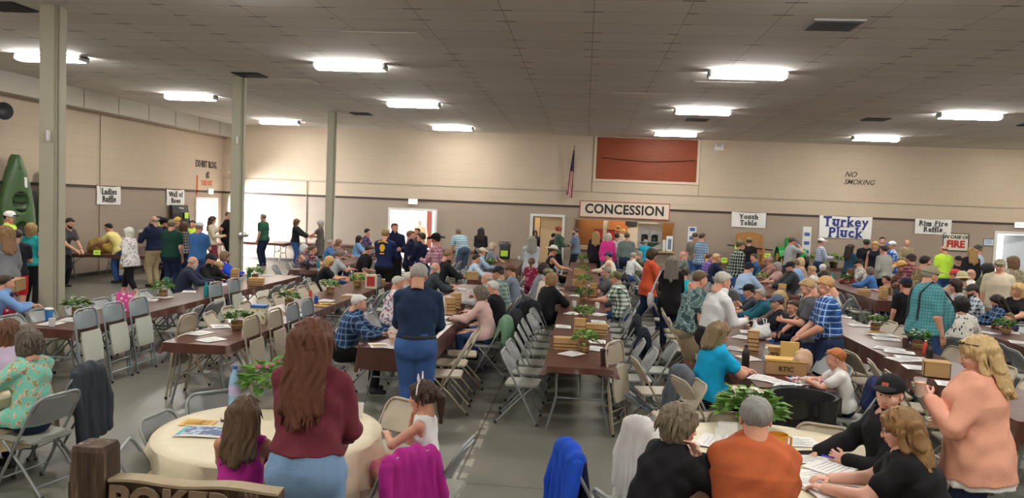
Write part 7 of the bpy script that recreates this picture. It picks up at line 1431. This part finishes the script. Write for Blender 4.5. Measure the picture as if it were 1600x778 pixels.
note(-12.35, 18.5, TZ, .6, 'lime note standing on the raffle table before the bearded man'); note(-12.9, 20.4, TZ, .8, 'lime note beside the gold basket'); note(-12.95, 22.0, TZ, .9, 'lime note behind the pale yellow shirt'); note(5.3, 27.0, 1.25, 0, 'lime note on the wooden seat', .2, .16); note(6.3, 27.0, 1.0, 0, 'lime note right of the wooden seat', .22, .16); note(8.25, 27.3, TZ, 0, 'lime note on the display table left of the largest banner', .2, .18); note(4.9, 27.2, TZ, 0, 'lime note beside the light blue plaid shirt', .2, .18)
e = empty('gift_basket', (-12.85, 19.45, TZ), .4, 'gold wrapped gift basket on the raffle table', 'basket'); F = Field((-.42, -.32, 0), (.42, .32, .55), .022); F.ell((0, 0, .12), (.36, .26, .28), 0); F.plane((0, 0, 0), (0, 0, -1)); F.wave(lambda X, Y, Z: .012 * np.sin(22 * X + 17 * Z)); V, Q = F.mesh(); link('wrap', vf_mesh('wrap', [(V, Q, 0)], [plain('gold_film', '#b39a4a', .25, .3)]), e); MB().lathe([(.30, 0), (.34, .12), (.32, .12)], 20, sy=.72).build('basket', plain('wicker', '#8a6a3c', .7), e)
e = empty('cooler_box', (-12.9, 20.1, TZ), .2, 'grey plastic tub beside the gold basket', 'tub'); m = MB(); prism(m, rr(.2, .16, .04), 0, .32); m.build('tub', plain('tub_grey', '#8e979e', .4), e); m = MB(); prism(m, rr(.21, .17, .04), .32, .36); m.build('lid', plain('tub_lid', '#a2abb2', .4), e)
e = empty('white_sheet', (-12.1, 19.35, 0), PI / 2 + .15, 'white paper sheet hanging over the raffle table edge', 'sheet'); MB().sheet(lambda u, v: ((u - .5) * .85, -.02 - .02 * math.sin(5 * u) - (.30 * max(0, .35 - v)), .755 - max(0, v - .35) * .85), 10, 12, .004).build('paper', PAPER, e, .9)
MB().box((-.4, -.04, .62), (.4, -.036, .64)).build('printed_line', plain('print_grey', '#8b8d92', .7), e)
e = empty('pedestal_fan', (-13.1, 22.6, 0), 0, 'black drum fan against the left wall with a lime note', 'fan'); MB().tube([(.55 * math.cos(2 * PI * k / 28) * .05, .5 * math.cos(2 * PI * k / 28), 1.15 + .5 * math.sin(2 * PI * k / 28)) for k in range(28)], .03, 8, True).build('rim', plain('fan_black', '#222225', .4), e, .8); m = MB()
for k in range(24): a = 2 * PI * k / 24; m.tube([(.06, .05 * math.cos(a), 1.15 + .05 * math.sin(a)), (.03, .5 * math.cos(a), 1.15 + .5 * math.sin(a))], .004, 4)
m.build('grille', plain('fan_wire', '#55565a', .4), e); m = MB()
for k in range(4):
    a = k * PI / 2; m.add([(0, .06 * math.cos(a), 1.15 + .06 * math.sin(a)), (-.05, .42 * math.cos(a - .3), 1.15 + .42 * math.sin(a - .3)), (.02, .42 * math.cos(a + .3), 1.15 + .42 * math.sin(a + .3)), (-.005, .06 * math.cos(a), 1.145 + .06 * math.sin(a)), (-.055, .42 * math.cos(a - .3), 1.145 + .42 * math.sin(a - .3)), (.015, .42 * math.cos(a + .3), 1.145 + .42 * math.sin(a + .3))], [(0, 1, 2), (5, 4, 3), (0, 3, 4, 1), (1, 4, 5, 2), (2, 5, 3, 0)])
m.build('blade', plain('fan_blade', '#8d8f92', .4), e); m = MB(); m.tube([(0, -.4, 0), (0, -.5, 1.1)], .02, 8); m.tube([(0, .4, 0), (0, .5, 1.1)], .02, 8); m.tube([(-.25, -.4, .02), (.25, -.4, .02)], .02, 8); m.tube([(-.25, .4, .02), (.25, .4, .02)], .02, 8); m.build('stand', plain('fan_black', '#222225', .4), e, .8); MB().box((.06, -.1, 1.3), (.065, .12, 1.5)).build('lime_tag', NOTE, e)
e = empty('bow_rack', (XL + .35, 24.7, 0), 0, 'black display rack holding bows under the bows banner', 'rack'); m = MB(); m.box((-.2, -.62, .0), (.1, .62, .12)); m.add([(-.2, -.62, .12), (-.2, .62, .12), (.1, .62, .12), (.1, -.62, .12), (-.28, -.5, 2.0), (-.28, .5, 2.0), (-.2, .5, 2.0), (-.2, -.5, 2.0)], [(0, 1, 5, 4), (1, 2, 6, 5), (2, 3, 7, 6), (3, 0, 4, 7), (4, 5, 6, 7)]); m.build('rack_board', plain('rack_black', '#1d1e20', .6), e)
for k, y in enumerate((-.35, -.1, .15, .38)): MB().tube([(-.02 - .1 * t - .0, y + .12 * math.sin(PI * t), .6 + 1.15 * t) for t in [j / 10 for j in range(11)]], .018, 6).build('bow', plain('bow_limb', '#3a3c38', .4), e); MB().tube([(-.02, y, .6), (-.12, y, 1.75)], .004, 4).build('bow_string', plain('string', '#8a8a84', .6), e)
MB().box((-.10, .12, 1.55), (-.09, .36, 1.75)).build('lime_tag', NOTE, e); MB().lathe([(0, 0), (.09, .02), (.1, .06), (0, .08)], 14, (-.15, -.05, 1.85)).build('white_badge', WHITE, e, .8)
# ------------------------------------------------------------------ rear wall displays
e = empty('highback_bench', (5.75, 27.4, .75), 0, 'wooden highback bench standing on the youth table', 'bench'); WDS = plain('honey_wood', '#a8733c', .5, var=.15, scale=5); m = MB(); m.box((-.45, -.02, 0), (-.38, .05, 1.02)).box((.38, -.02, 0), (.45, .05, 1.02)); m.build('post', WDS, e); MB().sheet(lambda u, v: ((u - .5) * .9, .015, .80 + v * (.22 + .08 * math.sin(PI * u))), 12, 3, .04).build('top_rail', WDS, e); MB().box((-.42, -.4, .34), (.42, .04, .38)).build('seat', WDS, e, bevel=.01)
m = MB()
for k in range(5): m.box((-.34 + k * .15, 0, .38), (-.26 + k * .15, .02, .82))
m.build('slat', WDS, e); m = MB(); m.box((-.45, -.40, 0), (-.38, -.33, .6)).box((.38, -.40, 0), (.45, -.33, .6)); m.build('leg', WDS, e); MB().tube([(-.75, -.05, .62), (.8, -.03, .5)], .025, 6).build('long_rod', BLK, e)
TG = plain('tractor_green', '#1f8a3c', .35); TY = plain('tractor_yellow', '#d8c23a', .4); TB = plain('tyre_black', '#1c1c1e', .7)
e = empty('toy_tractor', (7.15, 27.2, .75), 0, 'bright green ride-on toy tractor on the display table', 'tractor'); m = MB(); m.box((-.22, -.45, .22), (.22, .35, .50)); m.build('body', TG, e, bevel=.05); m = MB(); m.box((-.18, -.62, .30), (.18, -.3, .52)); m.build('hood', TG, e, bevel=.05); MB().box((-.11, -.635, .28), (.11, -.60, .50)).build('grille', BLK, e, bevel=.01); MB().box((-.15, -.615, .53), (.15, -.50, .56)).build('front_stripe', WHITE, e)
m = MB()
for s in (-1, 1): m.lathe([(.0, -.09), (.2, -.09), (.26, -.06), (.26, .06), (.2, .09), (0, .09)], 20)
m = MB()
for s, yy, r in ((-1, .15, .28), (1, .15, .28), (-1, -.45, .18), (1, -.45, .18)):
    w = MB(); w.lathe([(0, -.07), (r * .8, -.07), (r, -.05), (r, .05), (r * .8, .07), (0, .07)], 20); w.v = [(c + s * .36, a + yy, b + r) for a, b, c in w.v]; w.build('wheel', TB, e, .7); w = MB(); w.lathe([(0, -.08), (r * .5, -.08), (r * .5, .08), (0, .08)], 14); w.v = [(c + s * .36, a + yy, b + r) for a, b, c in w.v]; w.build('hub', TY, e, .7)
for s in (-1, 1): MB().sheet(lambda u, v: (s * (.26 + .2 * v), .15 + .34 * math.cos(PI * u), .30 + .34 * math.sin(PI * u)), 12, 2, .03).build('fender', TG, e, .8)
m = MB(); m.box((-.16, .1, .5), (.16, .40, .56)).box((-.16, .34, .5), (.16, .42, .95)); m.build('seat', TG, e, bevel=.04); MB().tube([(.13 * math.cos(a), -.12 + .05 * math.sin(a), .72 + .10 * math.sin(a)) for a in [2 * PI * k / 16 for k in range(16)]], .015, 6, True).build('steering_wheel', BLK, e)
for x, lb in ((7.62, 'white narrow advertising post beside the toy tractor'), (3.75, 'white narrow advertising post beyond the light blue plaid shirt')):
    e = empty('advert_post', (x, 27.2, 0), .0, lb, 'sign'); MB().box((-.14, -.03, 0), (.14, .03, 2.12 if x > 5 else 1.95)).build('post_panel', WHITE, e, bevel=.01); m = MB()
    for k in range(5): m.box((-.09, -.036, .6 + k * .3), (.09, -.03, .72 + k * .3))
    m.build('print', plain('print_blue', '#3a5a9a', .6), e)
def shrubbox(x, y, label):
    e = empty('plant_pot', (x, y, .752), 0, label, 'plant'); MB().lathe([(0, 0), (.10, 0), (.14, .2), (.12, .2), (0, .18)], 16).build('pot', plain('pot_dark', '#4a3a2c', .7), e, .8); R = random.Random(int(x * 10)); m = MB(); leaves(m, 90, .30, .36, R, .13, .15); m.build('foliage', LEAF[0], e); m = MB(); leaves(m, 14, .25, .34, R, .06, .2); m.build('blossoms', PETALY, e)
shrubbox(8.05, 27.1, 'leafy potted plant right of the grey T-shirt'); shrubbox(8.6, 27.3, 'second leafy potted plant near the largest banner')
e = empty('display_case', (9.9, 27.3, 0), 0, 'dark display cabinet below the largest banner', 'cabinet'); MB().box((-.5, -.25, 0), (.5, .25, .95)).build('carcass', plain('case_dark', '#3c2d26', .6), e, bevel=.01); MB().box((-.46, -.262, .06), (.46, -.25, .88)).build('door', plain('case_door', '#4b382e', .5), e); MB().tube([(.38, -.28, .4), (.38, -.28, .55)], .01, 6).build('handle', plain('steel', '#a8a9ab', .3, 1.), e)
e = empty('floor_stand', (10.45, 27.3, .0), 0, 'tall dark vase-shaped stand beside the display cabinet', 'stand'); MB().lathe([(0, 0), (.12, 0), (.12, .9), (.07, 1.2), (.07, 1.3), (0, 1.3)], 16).build('stand_body', plain('case_dark', '#3c2d26', .6), e, .8); MB().lathe([(.08, 1.3), (.08, 1.36), (0, 1.36)], 14).build('cap', BLK, e, .8)
# drink cooler on the third row and the kitchen things
def cooler(x, y, z, label): 
    e = empty('drink_cooler', (x, y, z), 0, label, 'cooler'); MB().lathe([(0, 0), (.15, 0), (.17, .03), (.17, .36), (.16, .40), (0, .40)], 20).build('cooler_body', plain('cooler_dark', '#26282c', .45), e, .8); MB().lathe([(.175, .40), (.175, .46), (.1, .50), (0, .50)], 20).build('lid', plain('cooler_lid', '#3a3d42', .45), e, .8); MB().box((-.11, -.178, .08), (.11, -.165, .26)).build('lime_label', NOTE, e); MB().tube([(-.18, 0, .36), (-.19, 0, .52), (.19, 0, .52), (.18, 0, .36)], .012, 6).build('handle', BLK, e)
p = on_table(at_z(786, 393, TZ)); cooler(p.x, p.y, TZ, 'black drink cooler with lime label on the far third row')
for x, lb in ((.55, 'left red drink dispenser in the concession window'), (1.02, 'right red drink dispenser in the concession window')):
    e = empty('drink_dispenser', (x, 29.3, 1.02), 0, lb, 'dispenser'); MB().box((-.17, -.2, 0), (.17, .2, .22)).build('base', plain('dispenser_base', '#cfcfcc', .35), e, bevel=.02); MB().box((-.16, -.18, .22), (.16, .18, .62)).build('tank', plain('red_juice', '#d0443c', .2), e, bevel=.03); MB().box((-.17, -.19, .62), (.17, .19, .67)).build('lid', plain('dispenser_lid', '#8d3a34', .4), e, bevel=.01)
struct('trim_30', MB().box((-.45, 29.0, 0), (4.4, 29.6, 1.02)), plain('kitchen_counter', '#b9b0a2', .5), 'counter inside the kitchen')
for x, lb in ((2.25, 'left coffee urn in the concession window'), (2.62, 'right coffee urn in the concession window')):
    e = empty('coffee_urn', (x, 28.9, 1.3), 0, lb, 'urn'); MB().lathe([(0, 0), (.13, 0), (.13, .22), (.09, .26), (0, .27)], 18).build('pot', plain('urn_dark', '#33373a', .25, .4), e, .8); MB().box((-.15, -.12, .27), (.15, .12, .42)).build('top', plain('urn_steel', '#c5c6c4', .3, .4), e, bevel=.01)
e = empty('coffee_stand', (2.44, 28.9, 1.02), 0, 'stand with dark green front under the coffee urns', 'stand'); MB().box((-.45, -.2, 0), (.45, .2, .28)).build('cabinet', plain('urn_steel', '#c5c6c4', .3, .4), e, bevel=.01); MB().add([(-.4, -.21, .26), (.4, -.21, .26), (0, -.21, .02), (-.4, -.205, .26), (.4, -.205, .26), (0, -.205, .02)], [(0, 2, 1), (3, 4, 5), (0, 1, 4, 3), (1, 2, 5, 4), (2, 0, 3, 5)]).build('green_front', plain('green_pennant', '#24503c', .6), e); MB().box((-.45, -.05, .28), (.45, .2, .95)).build('white_hood', WHITE, e)
e = empty('menu_screen', (1.9, 31.5, 1.95), 0, 'dark menu screen at the back of the kitchen', 'screen'); MB().box((-.25, 0, -.15), (.25, .06, .15)).build('case', BLK, e, bevel=.01); MB().box((-.22, -.004, -.12), (.22, 0, .12)).build('screen', plain('dark_glass', '#2c3440', .15), e)
e = empty('cup_stack', (2.88, 27.86, 1.02), 0, 'stack of white foam cups on the serving ledge', 'cups'); MB().lathe([(0, 0), (.045, 0), (.055, .40), (.04, .40), (0, .39)], 16).build('cup_column', WHITE, e, .8); m = MB()
for k in range(8): m.lathe([(.055, .1 + k * .04), (.058, .105 + k * .04), (.055, .11 + k * .04)], 16)
m.build('rim', PAPER, e, .8)
e = empty('cup_dispenser', (3.06, 27.87, 1.02), 0, 'white upright dispenser at the right of the serving ledge', 'dispenser'); MB().box((-.11, -.1, 0), (.11, .1, .55)).build('case', plain('dispenser_white', '#dfe3e8', .4), e, bevel=.015); MB().box((-.06, -.106, .08), (.06, -.1, .45)).build('front_print', plain('print_slate', '#6a7484', .6), e)
# things held at the left edge: cardboard box and polka dot purse carried past
P(-22, 418, 10.1, 'stand', -70, 'medium:#6a4a34', 'jacket #dcd8d4', 'denim', 'woman in white jacket carrying a cardboard box at the left edge', arms=('hold', 'hold'), build=1.15)
i = hold('white jacket carrying'); q = i['M'] @ Vector((0, .32, i['K']['wri'][0][2] - .02)); e = boxm('cardboard_box', .42, .30, .16, KRAFT, 'cardboard box carried at the left edge', 'box'); e.location = q; e.rotation_euler = (0, 0, math.radians(-70)); q = i['M'] @ Vector((.12, .30, i['K']['P'][2] - .10)); e = empty('purse', q, .4, 'red polka-dot purse hanging at the left edge', 'purse'); F = Field((-.2, -.1, -.18), (.2, .1, .18), .014); F.ell((0, 0, 0), (.17, .08, .14), 0); F.plane((0, 0, .10), (0, 0, 1)); V, Q = F.mesh(); link('purse_body', vf_mesh('purse_body', [(V, Q, 0)], [cloth('spots:#b0203c,#f0e0e4,1.4')]), e); MB().tube([(-.12, 0, .09), (-.06, 0, .28), (.06, 0, .28), (.12, 0, .09)], .012, 6).build('strap', plain('strap_black', '#1b1b1d', .5), e)
i = hold('tan cap carrying'); q = i['M'] @ Vector((0, .34, i['K']['wri'][0][2] - .05)); e = boxm('cardboard_box', .35, .25, .34, KRAFT, 'brown box in the arms of the black-jacketed man', 'box'); e.location = q; e.rotation_euler = (0, 0, math.radians(-20))
P(12, 470, 9.6, 'sit', -40, 'short:#3a2c24', 'shirt #7ba0d4', 'jeans', 'person in light blue shirt seated at the left edge behind the purse', lean=26)
# backpack on a chair by the third row
s = near_chair(-2.85, 17.6); e = empty('backpack', (s[0], s[1], 0), math.radians(s[2]), 'grey camouflage backpack hung on a chair of the third row', 'backpack'); F = Field((-.26, -.6, .25), (.26, 0, 1.0), .02); F.ell((0, -.36, .58), (.19, .13, .27), 0); F.ell((0, -.46, .48), (.14, .09, .13), .04); V, Q = F.mesh(); link('pack_body', vf_mesh('pack_body', [(V, Q, 0)], [cloth('camo:#8d8a7c,#5c594c,#b4b0a0')]), e); MB().tube([(-.1, -.30, .80), (-.1, -.18, .84), (-.1, -.14, .5)], .02, 6).build('strap', BLK, e)
# hide the unused prototypes' first positions
for o in list(SC.objects):
    if o.parent is None and o.type == 'EMPTY' and o.location.z < -5:
        for c in list(o.children_recursive): bpy.data.objects.remove(c)
        bpy.data.objects.remove(o)
